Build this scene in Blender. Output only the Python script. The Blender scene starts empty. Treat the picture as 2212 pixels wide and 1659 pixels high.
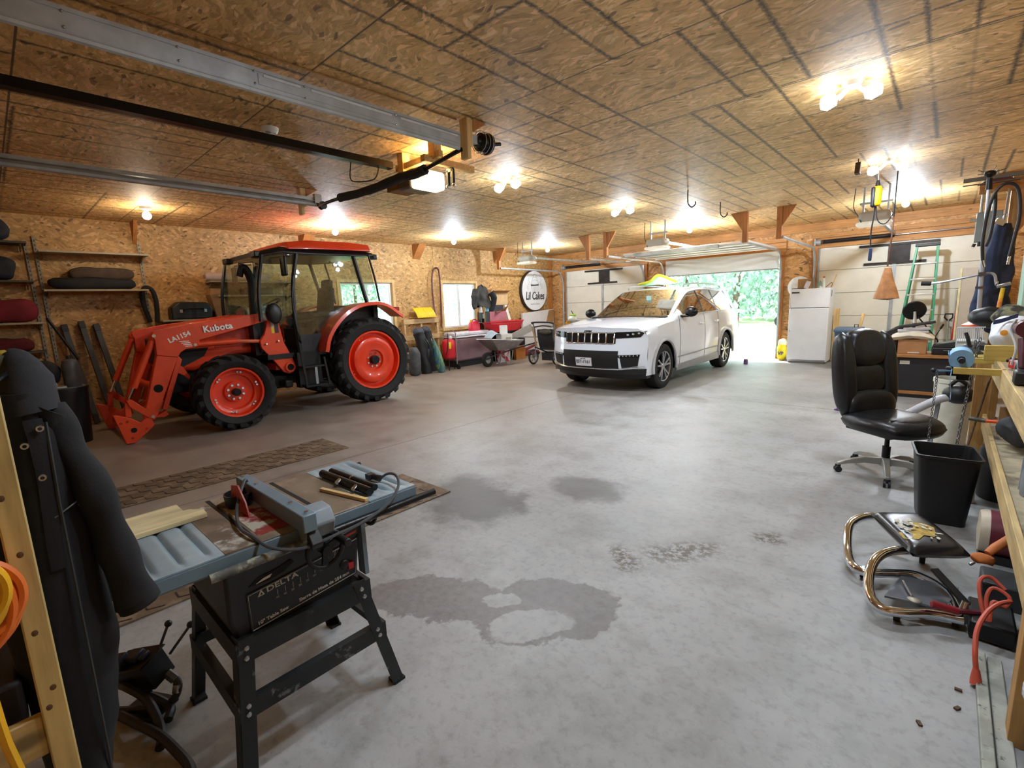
import bpy, bmesh, math, random
from mathutils import Vector, Matrix, Euler
SC = bpy.context.scene
COL = SC.collection
PI = math.pi
random.seed(7)
# ---------------------------------------------------------------- camera
CH = 1.55                                   # eye height
YAW, PITCH, ROLL, FPX = 0.74157, 0.16535, -0.039208, 1024.3
_fw = Vector((-math.sin(YAW)*math.cos(PITCH), math.cos(YAW)*math.cos(PITCH), -math.sin(PITCH)))
_r0 = Vector((math.cos(YAW), math.sin(YAW), 0)); _u0 = _r0.cross(_fw)
_r = _r0*math.cos(ROLL)+_u0*math.sin(ROLL); _u = -_r0*math.sin(ROLL)+_u0*math.cos(ROLL)
cam = bpy.data.cameras.new('camera'); camo = bpy.data.objects.new('camera', cam); COL.objects.link(camo)
_m = Matrix((_r, _u, -_fw)).transposed().to_4x4(); _m.translation = (0, 0, CH); camo.matrix_world = _m
cam.sensor_fit = 'HORIZONTAL'; cam.sensor_width = 36; cam.lens = FPX/2212*36; cam.clip_start = .02; cam.clip_end = 300
SC.camera = camo
# ---------------------------------------------------------------- sky, sun, exposure
SC.view_settings.view_transform = 'Standard'; SC.view_settings.look = 'None'
SC.view_settings.gamma = 1; SC.view_settings.exposure = 0.82; SC.view_settings.use_curve_mapping = False
wd = bpy.data.worlds.new('world'); SC.world = wd; wd.use_nodes = True
bg = wd.node_tree.nodes['Background']; bg.inputs[0].default_value = (.80, .92, 1.0, 1); bg.inputs[1].default_value = 3.7
SC.cycles.max_bounces = 8; SC.cycles.diffuse_bounces = 4; SC.cycles.glossy_bounces = 3; SC.cycles.transparent_max_bounces = 8; SC.cycles.caustics_reflective = False; SC.cycles.caustics_refractive = False
SUN_STRENGTH = 9.0
sl = bpy.data.lights.new('sun', 'SUN'); sl.energy = SUN_STRENGTH; sl.angle = math.radians(.6); sl.color = (1, .95, .86)
so = bpy.data.objects.new('sun', sl); COL.objects.link(so); so.location = (-14, 22, 16)
so.rotation_euler = Vector((.42, -.36, -.95)).to_track_quat('-Z', 'Y').to_euler()
LAMP_W = 84.0                               # watts of one ceiling bulb
LAMP_COL = (.77, .885, 1.0)
# ---------------------------------------------------------------- materials
def lin(h):
    if isinstance(h, (tuple, list)): return tuple(h)[:3]
    h = h.lstrip('#'); c = [int(h[i:i+2], 16)/255 for i in (0, 2, 4)]
    return tuple(x/12.92 if x <= .04045 else ((x+.055)/1.055)**2.4 for x in c)
class NT:
    """small wrapper for building node trees"""
    def __init__(s, name):
        s.m = bpy.data.materials.new(name); s.m.use_nodes = True; s.t = s.m.node_tree; s.n = s.t.nodes
        s.b = s.n['Principled BSDF']
    def new(s, typ, **kw):
        n = s.n.new('ShaderNode'+typ)
        for k, v in kw.items():
            if k.startswith('i_'):
                n.inputs[k[2:].replace('_', ' ')].default_value = v
            else: setattr(n, k, v)
        return n
    def link(s, a, b): s.t.links.new(a, b)
    def math(s, op, a, b=None, c=None, clamp=False):
        n = s.n.new('ShaderNodeMath'); n.operation = op; n.use_clamp = clamp
        for i, v in enumerate((a, b, c)):
            if v is None: continue
            if isinstance(v, (int, float)): n.inputs[i].default_value = v
            else: s.link(v, n.inputs[i])
        return n.outputs[0]
    def sstep(s, v, lo, hi):
        n = s.n.new('ShaderNodeMapRange'); n.interpolation_type = 'SMOOTHSTEP'
        s.link(v, n.inputs[0]); n.inputs[1].default_value = lo; n.inputs[2].default_value = hi
        return n.outputs[0]
    def mix(s, f, a, b, mode='MIX'):
        n = s.n.new('ShaderNodeMix'); n.data_type = 'RGBA'; n.blend_type = mode
        for sock, v in ((n.inputs[0], f), (n.inputs[6], a), (n.inputs[7], b)):
            if isinstance(v, (int, float)): sock.default_value = v
            elif isinstance(v, (tuple, list)): sock.default_value = (*v[:3], 1)
            else: s.link(v, sock)
        return n.outputs[2]
    def vec(s, x, y, z=0.0):
        n = s.n.new('ShaderNodeCombineXYZ')
        for i, v in enumerate((x, y, z)):
            if isinstance(v, (int, float)): n.inputs[i].default_value = v
            else: s.link(v, n.inputs[i])
        return n.outputs[0]
    def ramp(s, v, stops):
        n = s.n.new('ShaderNodeValToRGB'); e = n.color_ramp.elements
        while len(e) < len(stops): e.new(.5)
        for i, (p, c) in enumerate(stops): e[i].position = p; e[i].color = (*c, 1)
        s.link(v, n.inputs[0]); return n.outputs[0]
    def noise(s, v, scale, detail=3, rough=.5):
        n = s.n.new('ShaderNodeTexNoise'); n.inputs['Scale'].default_value = scale; n.inputs['Detail'].default_value = detail
        n.inputs['Roughness'].default_value = rough
        if v is not None: s.link(v, n.inputs['Vector'])
        return n.outputs[0]
    def bump(s, h, strength=.3, dist=.01):
        n = s.n.new('ShaderNodeBump'); n.inputs['Strength'].default_value = strength; n.inputs['Distance'].default_value = dist
        s.link(h, n.inputs['Height']); s.link(n.outputs[0], s.b.inputs['Normal'])
MATS = {}
def M(name, col, rough=.5, metal=0., var=.12, scale=9., bump=0., emit=0., alpha=None, spec=None, coat=0., streak=None, trans=0., dirt=None, bscale=None):
    """procedural material: a base colour broken up by noise, optional relief and dirt"""
    if name in MATS: return MATS[name]
    t = NT(name); c = lin(col); b = t.b
    b.inputs['Roughness'].default_value = rough; b.inputs['Metallic'].default_value = metal
    if spec is not None: b.inputs['Specular IOR Level'].default_value = spec
    if coat: b.inputs['Coat Weight'].default_value = coat; b.inputs['Coat Roughness'].default_value = .06
    if trans: b.inputs['Transmission Weight'].default_value = trans; b.inputs['IOR'].default_value = 1.3
    if alpha is not None: b.inputs['Alpha'].default_value = alpha
    tc = t.new('TexCoord').outputs['Object']
    if streak:
        mp = t.new('Mapping'); mp.inputs['Scale'].default_value = streak; t.link(tc, mp.inputs[0]); tc = mp.outputs[0]
    nz = t.noise(tc, scale, 4, .55)
    cc = t.mix(t.sstep(nz, .3, .7), tuple(x*(1-var) for x in c), tuple(min(1, x*(1+var)) for x in c))
    if dirt:
        dc, lo, hi, ds = dirt
        cc = t.mix(t.sstep(t.noise(tc, ds, 5, .6), lo, hi), cc, lin(dc))
    t.link(cc, b.inputs['Base Color'])
    if emit:
        b.inputs['Emission Color'].default_value = (*c, 1); b.inputs['Emission Strength'].default_value = emit
    if bump: t.bump(t.noise(tc, bscale or scale*4, 4, .6), bump, .01)
    MATS[name] = t.m; return t.m
# ---------------------------------------------------------------- mesh building
class B:
    def __init__(s): s.bm = bmesh.new()
    def faces(s, vs, fs):
        v = [s.bm.verts.new(p) for p in vs]
        for f in fs:
            try: s.bm.faces.new([v[i] for i in f])
            except ValueError: pass
        return s
    def box(s, x0, x1, y0, y1, z0, z1, M4=None):
        p = [Vector((x, y, z)) for z in (z0, z1) for y in (y0, y1) for x in (x0, x1)]
        if M4: p = [M4 @ q for q in p]
        return s.faces(p, [(0, 2, 3, 1), (4, 5, 7, 6), (0, 1, 5, 4), (2, 6, 7, 3), (0, 4, 6, 2), (1, 3, 7, 5)])
    def cbox(s, c, d, rot=(0, 0, 0)):
        m = Matrix.Translation(c) @ Euler(rot).to_matrix().to_4x4()
        return s.box(-d[0]/2, d[0]/2, -d[1]/2, d[1]/2, -d[2]/2, d[2]/2, m)
    def beam(s, p, q, w, h, up=(0, 0, 1)):
        p = Vector(p); q = Vector(q); d = q-p; L = d.length; d.normalize(); up = Vector(up)
        if abs(d.dot(up)) > .98: up = Vector((1, 0, 0))
        x = d.cross(up).normalized(); z = x.cross(d)
        m = Matrix((x, d, z)).transposed().to_4x4(); m.translation = p
        return s.box(-w/2, w/2, 0, L, -h/2, h/2, m)
    def prism(s, poly, ax, a, b):
        f = {'x': lambda u, v, t: (t, u, v), 'y': lambda u, v, t: (u, t, v), 'z': lambda u, v, t: (u, v, t)}[ax]
        n = len(poly); vs = [f(u, v, a) for u, v in poly]+[f(u, v, b) for u, v in poly]
        return s.faces(vs, [tuple(range(n))[::-1], tuple(range(n, 2*n))]+[(i, (i+1) % n, n+(i+1) % n, n+i) for i in range(n)])
    def cyl(s, p, q, r, r2=None, n=14, caps=True):
        return s.tube([p, q], [r, r if r2 is None else r2], n, caps=caps)
    def tube(s, pts, r, n=8, closed=False, caps=True):
        pts = [Vector(p) for p in pts]; N = len(pts); rs = r if isinstance(r, (list, tuple)) else [r]*N
        rings = []; prev = None
        for i, p in enumerate(pts):
            a = pts[i-1] if (i > 0 or closed) else p; b = pts[(i+1) % N] if (i < N-1 or closed) else p
            d = (b-a); d = d.normalized() if d.length > 1e-9 else Vector((0, 0, 1))
            if prev is None: x = d.orthogonal().normalized()
            else:
                x = prev-d*prev.dot(d); x = x.normalized() if x.length > 1e-6 else d.orthogonal().normalized()
            prev = x; y = d.cross(x)
            rings.append([p+(x*math.cos(2*PI*k/n)+y*math.sin(2*PI*k/n))*rs[i] for k in range(n)])
        return s.loft(rings, closed, caps)
    def loft(s, rings, closed=False, caps=True, ringclosed=True):
        n = len(rings[0]); V = [[s.bm.verts.new(p) for p in r] for r in rings]; N = len(V)
        for i in range(N if closed else N-1):
            a, b = V[i], V[(i+1) % N]
            for k in range(n if ringclosed else n-1):
                try: s.bm.faces.new((a[k], a[(k+1) % n], b[(k+1) % n], b[k]))
                except ValueError: pass
        if caps and not closed and n > 2:
            for r in (V[0][::-1], V[-1]):
                try: s.bm.faces.new(r)
                except ValueError: pass
        return s
    def lathe(s, prof, c, ax='z', n=24, M4=None, caps=None):
        """prof: list of (radius, height along axis)"""
        c = Vector(c); rings = []
        f = {'z': lambda a, b, h: (a, b, h), 'x': lambda a, b, h: (h, a, b), 'y': lambda a, b, h: (b, h, a)}[ax]
        for r, h in prof:
            ring = [Vector(f(r*math.cos(2*PI*k/n), r*math.sin(2*PI*k/n), h)) for k in range(n)]
            rings.append([(M4 @ q if M4 else q)+c for q in ring])
        return s.loft(rings, caps=(prof[0][0] < .003) if caps is None else caps)
    def ball(s, c, r, sc=(1, 1, 1), n=14, m=9, rot=None):
        c = Vector(c); rings = []
        for i in range(m+1):
            a = -PI/2+PI*i/m; rr = max(1e-4, math.cos(a))*r; z = math.sin(a)*r
            ring = [Vector((rr*math.cos(2*PI*k/n)*sc[0], rr*math.sin(2*PI*k/n)*sc[1], z*sc[2])) for k in range(n)]
            if rot: e = Euler(rot).to_matrix(); ring = [e @ q for q in ring]
            rings.append([q+c for q in ring])
        return s.loft(rings)
    def grid(s, f, nu, nv):
        V = [[s.bm.verts.new(f(i/nu, j/nv)) for j in range(nv+1)] for i in range(nu+1)]
        for i in range(nu):
            for j in range(nv): s.bm.faces.new((V[i][j], V[i+1][j], V[i+1][j+1], V[i][j+1]))
        return s
    def slab(s, f, nu, nv, t):
        """a grid surface with thickness t (a vector or a function of u,v giving the back point)"""
        g = (lambda u, v: f(u, v)+Vector(t)) if not callable(t) else t
        s.grid(lambda u, v: Vector(f(u, v)), nu, nv); s.grid(lambda u, v: Vector(g(u, v)), nu, nv)
        for k in range(nu):
            for v in (0, 1): s.faces([f(k/nu, v), f((k+1)/nu, v), g((k+1)/nu, v), g(k/nu, v)], [(0, 1, 2, 3)])
        for k in range(nv):
            for u in (0, 1): s.faces([f(u, k/nv), f(u, (k+1)/nv), g(u, (k+1)/nv), g(u, k/nv)], [(0, 1, 2, 3)])
        return s
    def rough(s, amt, scale, seed=0):
        from mathutils import noise
        for v in s.bm.verts: v.co += noise.noise_vector(v.co*scale+Vector((seed*7.3, seed*3.1, seed)))*amt
        return s
    def xf(s, m):
        for v in s.bm.verts: v.co = m @ v.co
        return s
    def obj(s, name, mat, parent=None, bev=0., smooth=35., local=False, sub=0, solid=0., seg=2, recalc=True):
        bm = s.bm
        bmesh.ops.remove_doubles(bm, verts=bm.verts, dist=1e-5)
        if recalc: bmesh.ops.recalc_face_normals(bm, faces=bm.faces)
        me = bpy.data.meshes.new(name); bm.to_mesh(me); bm.free()
        o = bpy.data.objects.new(name, me); COL.objects.link(o); me.materials.append(mat)
        if parent is not None:
            o.parent = parent
            if not local:
                r = parent
                while r.parent: r = r.parent
                off = r.location.copy()
                for v in me.vertices: v.co -= off
        if smooth:
            for p in me.polygons: p.use_smooth = True
            me.set_sharp_from_angle(angle=math.radians(smooth))
        if solid:
            d = o.modifiers.new('thickness', 'SOLIDIFY'); d.thickness = solid; d.offset = 0
        if bev:
            d = o.modifiers.new('edge', 'BEVEL'); d.width = bev; d.segments = seg; d.limit_method = 'ANGLE'; d.angle_limit = math.radians(40)
        if sub:
            d = o.modifiers.new('smooth', 'SUBSURF'); d.levels = d.render_levels = sub
        return o
def tag(o, label, cat, group=None, kind=None):
    if label: o['label'] = label
    if cat: o['category'] = cat
    if group: o['group'] = group
    if kind: o['kind'] = kind
    return o
def thing(name, label, cat, loc=(0, 0, 0), rz=0., group=None):
    o = bpy.data.objects.new(name, None); COL.objects.link(o); o.empty_display_size = .1
    o.location = loc; o.rotation_euler = (0, 0, rz); return tag(o, label, cat, group)
def single(b, name, mat, label, cat, group=None, **kw):
    """a thing that is one mesh: its origin goes to the middle of its base"""
    o = b.obj(name, mat, **kw); vs = [v.co for v in o.data.vertices]
    lo = Vector([min(v[i] for v in vs) for i in range(3)]); hi = Vector([max(v[i] for v in vs) for i in range(3)])
    c = Vector(((lo.x+hi.x)/2, (lo.y+hi.y)/2, lo.z))
    for v in o.data.vertices: v.co -= c
    o.location = c; return tag(o, label, cat, group)
def struct(b, name, mat, **kw):
    o = b.obj(name, mat, **kw); o['kind'] = 'structure'; return o
def dup(root, loc, rz=None, label=None, group=None):
    r = root.copy(); COL.objects.link(r); r.location = loc
    if rz is not None: r.rotation_euler = (0, 0, rz)
    if label: r['label'] = label
    if group: r['group'] = group
    for ch in root.children:
        c = ch.copy(); COL.objects.link(c); c.parent = r
        for g in ch.children:
            d = g.copy(); COL.objects.link(d); d.parent = c
    return r
def text(body, size, M4, name, mat, parent, depth=.002, bold=0., shear=0., align='CENTER', spacing=1., local=False, xs=1.):
    """raised lettering; M4 places the text plane (x right, y up, z out)"""
    cu = bpy.data.curves.new('t', 'FONT'); cu.body = body; cu.size = size; cu.extrude = depth; cu.offset = bold; cu.shear = shear
    cu.align_x = align; cu.align_y = 'CENTER'; cu.space_character = spacing; cu.resolution_u = 3
    o = bpy.data.objects.new('t', cu); COL.objects.link(o); dg = bpy.context.evaluated_depsgraph_get()
    me = bpy.data.meshes.new_from_object(o.evaluated_get(dg)); bpy.data.objects.remove(o); bpy.data.curves.remove(cu)
    me.name = name; b = B(); b.bm.from_mesh(me); bpy.data.meshes.remove(me)
    b.xf(M4 @ Matrix.Diagonal((xs, 1, 1, 1)))
    return b.obj(name, mat, parent, smooth=0, local=local)
def frame(o, x, y):
    """matrix with origin o, x axis x, y axis y (made square)"""
    x = Vector(x).normalized(); y = Vector(y); z = x.cross(y).normalized(); y = z.cross(x)
    m = Matrix((x, y, z)).transposed().to_4x4(); m.translation = o; return m
def arc(c, r, a0, a1, n, f):
    return [f(c[0]+r*math.cos(a0+(a1-a0)*i/n), c[1]+r*math.sin(a0+(a1-a0)*i/n)) for i in range(n+1)]
def spline(pts, n=8):
    """Catmull-Rom through the points"""
    P = [Vector(p) for p in pts]; P = [P[0]*2-P[1]]+P+[P[-1]*2-P[-2]]; out = []
    for i in range(1, len(P)-2):
        a, b, c, d = P[i-1:i+3]
        for k in range(n):
            t = k/n; out.append(.5*((2*b)+(c-a)*t+(2*a-5*b+4*c-d)*t*t+(3*b-a-3*c+d)*t**3))
    out.append(P[-2]); return out
# ---------------------------------------------------------------- board, concrete and other surface materials
def osb(name, uv, base, fl=(1., 1.), grid=None, dark=1.):
    """oriented strand board: overlapping stretched flakes in two directions, dark flecks, optional printed nail lines"""
    t = NT(name); g = t.new('NewGeometry'); sp = t.new('SeparateXYZ'); t.link(g.outputs['Position'], sp.inputs[0])
    U, V = sp.outputs[uv[0]], sp.outputs[uv[1]]
    p = t.vec(U, V); w = t.new('TexNoise'); w.inputs['Scale'].default_value = 2.2; w.inputs['Detail'].default_value = 2; t.link(p, w.inputs['Vector'])
    wc = t.new('SeparateColor'); t.link(w.outputs['Color'], wc.inputs[0])
    u2 = t.math('ADD', U, t.math('MULTIPLY', wc.outputs[0], .30)); v2 = t.math('ADD', V, t.math('MULTIPLY', wc.outputs[1], .30))
    def vor(su, sv, rot, sh):
        ca, sa = math.cos(rot), math.sin(rot)
        a = t.math('ADD', t.math('MULTIPLY', u2, ca*su), t.math('MULTIPLY', v2, sa*su)); b = t.math('ADD', t.math('MULTIPLY', u2, -sa*sv), t.math('MULTIPLY', v2, ca*sv))
        n = t.new('TexVoronoi'); n.inputs['Scale'].default_value = 1; n.inputs['Randomness'].default_value = 1
        t.link(t.vec(a, b, sh), n.inputs['Vector']); s = t.new('SeparateColor'); t.link(n.outputs['Color'], s.inputs[0]); return s.outputs
    A = vor(9*fl[0], 30*fl[1], .25, 0); C = vor(8*fl[0], 26*fl[1], -.5, 3.7); D = vor(11*fl[0], 34*fl[1], .05, 8.1)
    c = lin(base); k = lambda f, r=1., b=1.: (min(1, c[0]*f*r), min(1, c[1]*f), min(1, c[2]*f*b))
    st = [(0, k(.66, 1.02, .92)), (.3, k(.92)), (.65, k(1.04)), (.85, k(1.15, 1, 1.1)), (1, k(1.42, .97, 1.25))]
    ca = t.ramp(A[0], st); cb = t.ramp(C[0], st)
    col = t.mix(t.sstep(t.math('ADD', A[1], t.math('MULTIPLY', C[1], .6)), .75, .8), ca, cb)
    big = t.noise(p, .9, 3, .5)
    col = t.mix(1., col, t.ramp(big, [(.3, (.82, .8, .78)), (.7, (1.12, 1.12, 1.12))]), 'MULTIPLY')
    fine = t.noise(t.vec(t.math('MULTIPLY', u2, 14*fl[0]), t.math('MULTIPLY', v2, 60*fl[1])), 1, 3, .6)
    col = t.mix(1., col, t.ramp(fine, [(.25, (.78, .76, .74)), (.75, (1.16, 1.16, 1.16))]), 'MULTIPLY')
    fk = t.math('MULTIPLY', t.sstep(D[0], .955, .965), t.sstep(t.noise(p, 3.1, 2, .5), .42, .52))
    col = t.mix(t.math('MULTIPLY', fk, .85*dark), col, k(.16, 1.15, .9))
    lt = t.math('MULTIPLY', t.sstep(D[1], .955, .965), .55)
    col = t.mix(lt, col, k(1.75, .95, 1.5))
    if grid:
        # printed nail lines: pitch along x and y, a darker subset per sheet, sheet joints
        (x0, px), (y0, py) = grid
        def ln(Q, o, pitch, width, cell, thr):
            q = t.math('DIVIDE', t.math('SUBTRACT', Q, o), pitch); wob = t.math('MULTIPLY', t.math('SUBTRACT', t.noise(p, 26, 2, .6), .5), .16*.22/pitch)
            d = t.math('ABSOLUTE', t.math('SUBTRACT', t.math('FRACT', t.math('ADD', t.math('ADD', q, .5), wob)), .5))
            i = t.math('FLOOR', t.math('ADD', q, .5)); n = t.new('TexWhiteNoise'); n.noise_dimensions = '2D'
            t.link(t.vec(i, t.math('FLOOR', cell)), n.inputs['Vector']); r = n.outputs['Value']
            wv = t.math('MULTIPLY', t.math('ADD', .45, t.math('MULTIPLY', r, .9)), width/pitch)
            l = t.math('SUBTRACT', 1, t.math('MULTIPLY', t.math('DIVIDE', d, wv), 1, clamp=True))
            l = t.math('MULTIPLY', t.math('POWER', l, .7), t.sstep(r, thr, thr+.25))
            return t.math('MULTIPLY', l, t.sstep(t.noise(p, 34, 3, .7), .18, .52))
        cy = t.math('DIVIDE', t.math('SUBTRACT', V, .345), 1.325); cx = t.math('DIVIDE', t.math('SUBTRACT', U, .22), 2.66)
        L1 = ln(U, x0, px, .019, cy, .33); L2 = ln(V, y0, py, .015, cx, .38)
        dj = t.math('ABSOLUTE', t.math('SUBTRACT', t.math('FRACT', t.math('ADD', cy, .5)), .5))
        J = t.math('MULTIPLY', t.math('SUBTRACT', 1, t.sstep(dj, .003, .006)), .85)
        f = t.math('MAXIMUM', t.math('MULTIPLY', t.math('MAXIMUM', L1, L2), .93), J)
        col = t.mix(f, col, (.018, .015, .012))
    t.link(col, t.b.inputs['Base Color']); t.b.inputs['Roughness'].default_value = .62
    t.bump(t.math('ADD', A[0], fine), .18, .004)
    return t.m
def floor_mat():
    t = NT('polished_concrete'); g = t.new('NewGeometry'); P = g.outputs['Position']; sp = t.new('SeparateXYZ'); t.link(P, sp.inputs[0]); X, Y = sp.outputs[0], sp.outputs[1]
    n1 = t.noise(P, .55, 5, .55); n2 = t.noise(P, 3.2, 6, .62); n3 = t.noise(P, 22, 5, .7)
    col = t.ramp(n1, [(.30, (.25, .25, .245)), (.5, (.33, .332, .328)), (.7, (.40, .404, .40))])
    col = t.mix(1., col, t.ramp(n2, [(.3, (.72, .71, .69)), (.52, (1, 1, 1)), (.75, (1.12, 1.12, 1.12))]), 'MULTIPLY')
    col = t.mix(1., col, t.ramp(n3, [(.28, (.74, .73, .71)), (.5, (1, 1, 1))]), 'MULTIPLY')
    # brown wear on the side where the vehicles are driven in
    side = t.sstep(t.math('ADD', X, t.math('MULTIPLY', n1, 2.5)), -1.4, -4.6)
    side = t.math('SUBTRACT', 1, t.sstep(t.math('ADD', X, t.math('MULTIPLY', n1, 2.2)), -4.4, -1.6))
    col = t.mix(t.math('MULTIPLY', side, .78), col, t.mix(n2, (.15, .112, .082), (.35, .285, .225)))
    wn = t.new('TexNoise'); wn.inputs['Scale'].default_value = 3.2; wn.inputs['Detail'].default_value = 8; wn.inputs['Roughness'].default_value = .68; t.link(P, wn.inputs['Vector'])
    wsp = t.new('SeparateColor'); t.link(wn.outputs['Color'], wsp.inputs[0])
    def blob(cx, cy, rx, ry, rot, warp, lo=.75, hi=1.05):
        dx = t.math('ADD', t.math('SUBTRACT', X, cx), t.math('MULTIPLY', t.math('SUBTRACT', wsp.outputs[0], .5), warp))
        dy = t.math('ADD', t.math('SUBTRACT', Y, cy), t.math('MULTIPLY', t.math('SUBTRACT', wsp.outputs[1], .5), warp))
        ca, sa = math.cos(rot), math.sin(rot)
        a = t.math('DIVIDE', t.math('ADD', t.math('MULTIPLY', dx, ca), t.math('MULTIPLY', dy, sa)), rx)
        b = t.math('DIVIDE', t.math('SUBTRACT', t.math('MULTIPLY', dy, ca), t.math('MULTIPLY', dx, sa)), ry)
        return t.math('SUBTRACT', 1, t.sstep(t.math('SQRT', t.math('ADD', t.math('MULTIPLY', a, a), t.math('MULTIPLY', b, b))), lo, hi))
    oil = t.math('MAXIMUM', t.math('MAXIMUM', blob(-2.66, 2.42, .46, .42, .6, .7, .55, 1.2), blob(-2.95, 2.5, .34, .45, .6, .7, .45, 1.2)), t.math('MULTIPLY', blob(-2.12, 3.18, .37, .33, 0, .5, .6, 1.1), .85))
    oil = t.math('MULTIPLY', oil, t.math('SUBTRACT', 1, t.math('MULTIPLY', blob(-2.22, 2.78, .22, .2, 0, .3, .6, 1.1), .9)))
    col = t.mix(t.math('MULTIPLY', oil, t.ramp(n2, [(.3, (.92, .92, .92)), (.7, (.7, .7, .7))])), col, (.058, .050, .047))
    wet = t.math('MAXIMUM', blob(-1.93, 1.42, .19, .44, -1.05, .36, .9, 1.0), blob(-1.40, 1.72, .27, .39, -.62, .36, .93, 1.0))
    wet = t.math('MULTIPLY', wet, t.math('SUBTRACT', 1, blob(-1.385, 1.575, .12, .22, -.62, .25, .9, 1.0)))
    wet = t.math('MULTIPLY', wet, t.math('SUBTRACT', 1, blob(-1.64, 1.63, .06, .13, -.75, .2, .9, 1.0)))
    col = t.mix(t.math('MULTIPLY', wet, t.ramp(n3, [(.3, (.85, .85, .85)), (.7, (.62, .62, .62))])), col, (.135, .118, .116))
    mud = t.math('MAXIMUM', blob(-1.08, 2.72, .16, .30, -.6, .4, .3, 1.1), t.math('MAXIMUM', blob(-1.33, 2.42, .13, .17, .6, .4, .3, 1.1), blob(-.73, 3.18, .1, .12, .5, .4, .3, 1.1)))
    col = t.mix(t.math('MULTIPLY', mud, t.sstep(t.noise(P, 24, 5, .7), .42, .55)), col, (.085, .065, .045))
    dots = t.new('TexVoronoi'); dots.inputs['Scale'].default_value = 5.5; t.link(P, dots.inputs['Vector']); ds = t.new('SeparateColor'); t.link(dots.outputs['Color'], ds.inputs[0])
    dd = t.math('MULTIPLY', t.math('SUBTRACT', 1, t.sstep(dots.outputs['Distance'], .03, .11)), t.sstep(ds.outputs[0], .72, .8))
    col = t.mix(t.math('MULTIPLY', dd, .5), col, (.16, .15, .145))
    # sawn control joints
    j = t.math('ABSOLUTE', t.math('ADD', X, 4.62)); j = t.math('MINIMUM', j, t.math('ABSOLUTE', t.math('SUBTRACT', Y, 7.45)))
    jn = t.math('SUBTRACT', 1, t.sstep(t.math('ADD', j, t.math('MULTIPLY', n3, .006)), .006, .014))
    col = t.mix(t.math('MULTIPLY', jn, .8), col, (.075, .06, .05))
    t.link(col, t.b.inputs['Base Color'])
    rg = t.math('ADD', .27, t.math('MULTIPLY', n2, .42)); t.link(rg, t.b.inputs['Roughness'])
    t.b.inputs['Specular IOR Level'].default_value = .5
    t.bump(t.math('ADD', t.math('MULTIPLY', n3, .4), t.math('MULTIPLY', t.noise(P, 7, 4, .6), 1.0)), .16, .012)
    return t.m
def wood(name, base, ax='y', rough=.6, knots=True):
    if name in MATS: return MATS[name]
    t = NT(name); tc = t.new('TexCoord').outputs['Object']; mp = t.new('Mapping'); t.link(tc, mp.inputs[0])
    s = {'x': (1.2, 16, 16), 'y': (16, 1.2, 16), 'z': (16, 16, 1.2)}[ax]; mp.inputs['Scale'].default_value = s
    n = t.noise(mp.outputs[0], 2.2, 5, .6); c = lin(base)
    col = t.ramp(n, [(.3, tuple(x*.72 for x in c)), (.5, c), (.72, tuple(min(1, x*1.25) for x in c))])
    col = t.mix(1., col, t.ramp(t.noise(tc, 3, 3), [(.3, (.8, .77, .72)), (.7, (1.1, 1.1, 1.1))]), 'MULTIPLY')
    if knots:
        m2 = t.new('Mapping'); t.link(tc, m2.inputs[0]); m2.inputs['Scale'].default_value = tuple(9 if q > 2 else 5 for q in s)
        v = t.new('TexVoronoi'); v.inputs['Scale'].default_value = 1; t.link(m2.outputs[0], v.inputs['Vector']); sc = t.new('SeparateColor'); t.link(v.outputs['Color'], sc.inputs[0])
        k = t.math('MULTIPLY', t.math('SUBTRACT', 1, t.sstep(v.outputs['Distance'], .1, .22)), t.sstep(sc.outputs[0], .86, .88))
        col = t.mix(t.math('MULTIPLY', k, .8), col, tuple(x*.25 for x in c))
    t.link(col, t.b.inputs['Base Color']); t.b.inputs['Roughness'].default_value = rough; t.bump(n, .15, .004)
    MATS[name] = t.m; return t.m
def glass(name, tint=(.9, .97, .95), alpha=.25, rough=.02, gc=1.):
    if name in MATS: return MATS[name]
    t = NT(name); n = t.n; out = n['Material Output']; n.remove(t.b)
    tr = n.new('ShaderNodeBsdfTransparent'); tr.inputs[0].default_value = (*tint, 1); gl = n.new('ShaderNodeBsdfGlossy'); gl.inputs['Roughness'].default_value = rough; gl.inputs[0].default_value = (gc, gc, gc*1.02, 1)
    nz = t.noise(t.new('TexCoord').outputs['Object'], 3, 2); fr = n.new('ShaderNodeFresnel'); fr.inputs[0].default_value = 1.45
    f = t.math('ADD', t.math('MULTIPLY', fr.outputs[0], 1.0), t.math('MULTIPLY', nz, alpha*.2), clamp=True)
    mx = n.new('ShaderNodeMixShader'); t.link(f, mx.inputs[0]); t.link(tr.outputs[0], mx.inputs[1]); t.link(gl.outputs[0], mx.inputs[2]); t.link(mx.outputs[0], out.inputs[0])
    MATS[name] = t.m; return t.m
OSB_CEIL = osb('strand_board_ceiling', (0, 1), '#d8b073', (1.5, 1.35), grid=((-.2185, .2185), (.372, .4355)), dark=.9)
OSB_LEFT = osb('strand_board_left', (1, 2), '#bd9459', (1.9, 1.1), dark=.9)
OSB_FAR = osb('strand_board_far', (0, 2), '#c7955a', (1.3, 1.1))
FLOOR = floor_mat()
PINE = wood('pine_lumber', '#d8b67c', 'z'); PINEX = wood('pine_lumber_x', '#d8b67c', 'x'); PINEY = wood('pine_lumber_y', '#d8b67c', 'y')
HEAD = wood('header_lumber', '#bd8448', 'x'); BRK = wood('bracket_lumber', '#b5763c', 'z')
GALV = M('galvanised_steel', '#aeb4b8', .42, .45, .15, 6)
STEEL = M('bright_steel', '#b9bcc0', .25, .9, .1, 20)
CHROME = M('chrome', '#e4e9f0', .08, 1., .05, 5)
BLACKP = M('black_plastic', '#17171a', .45, 0, .2, 12)
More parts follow.
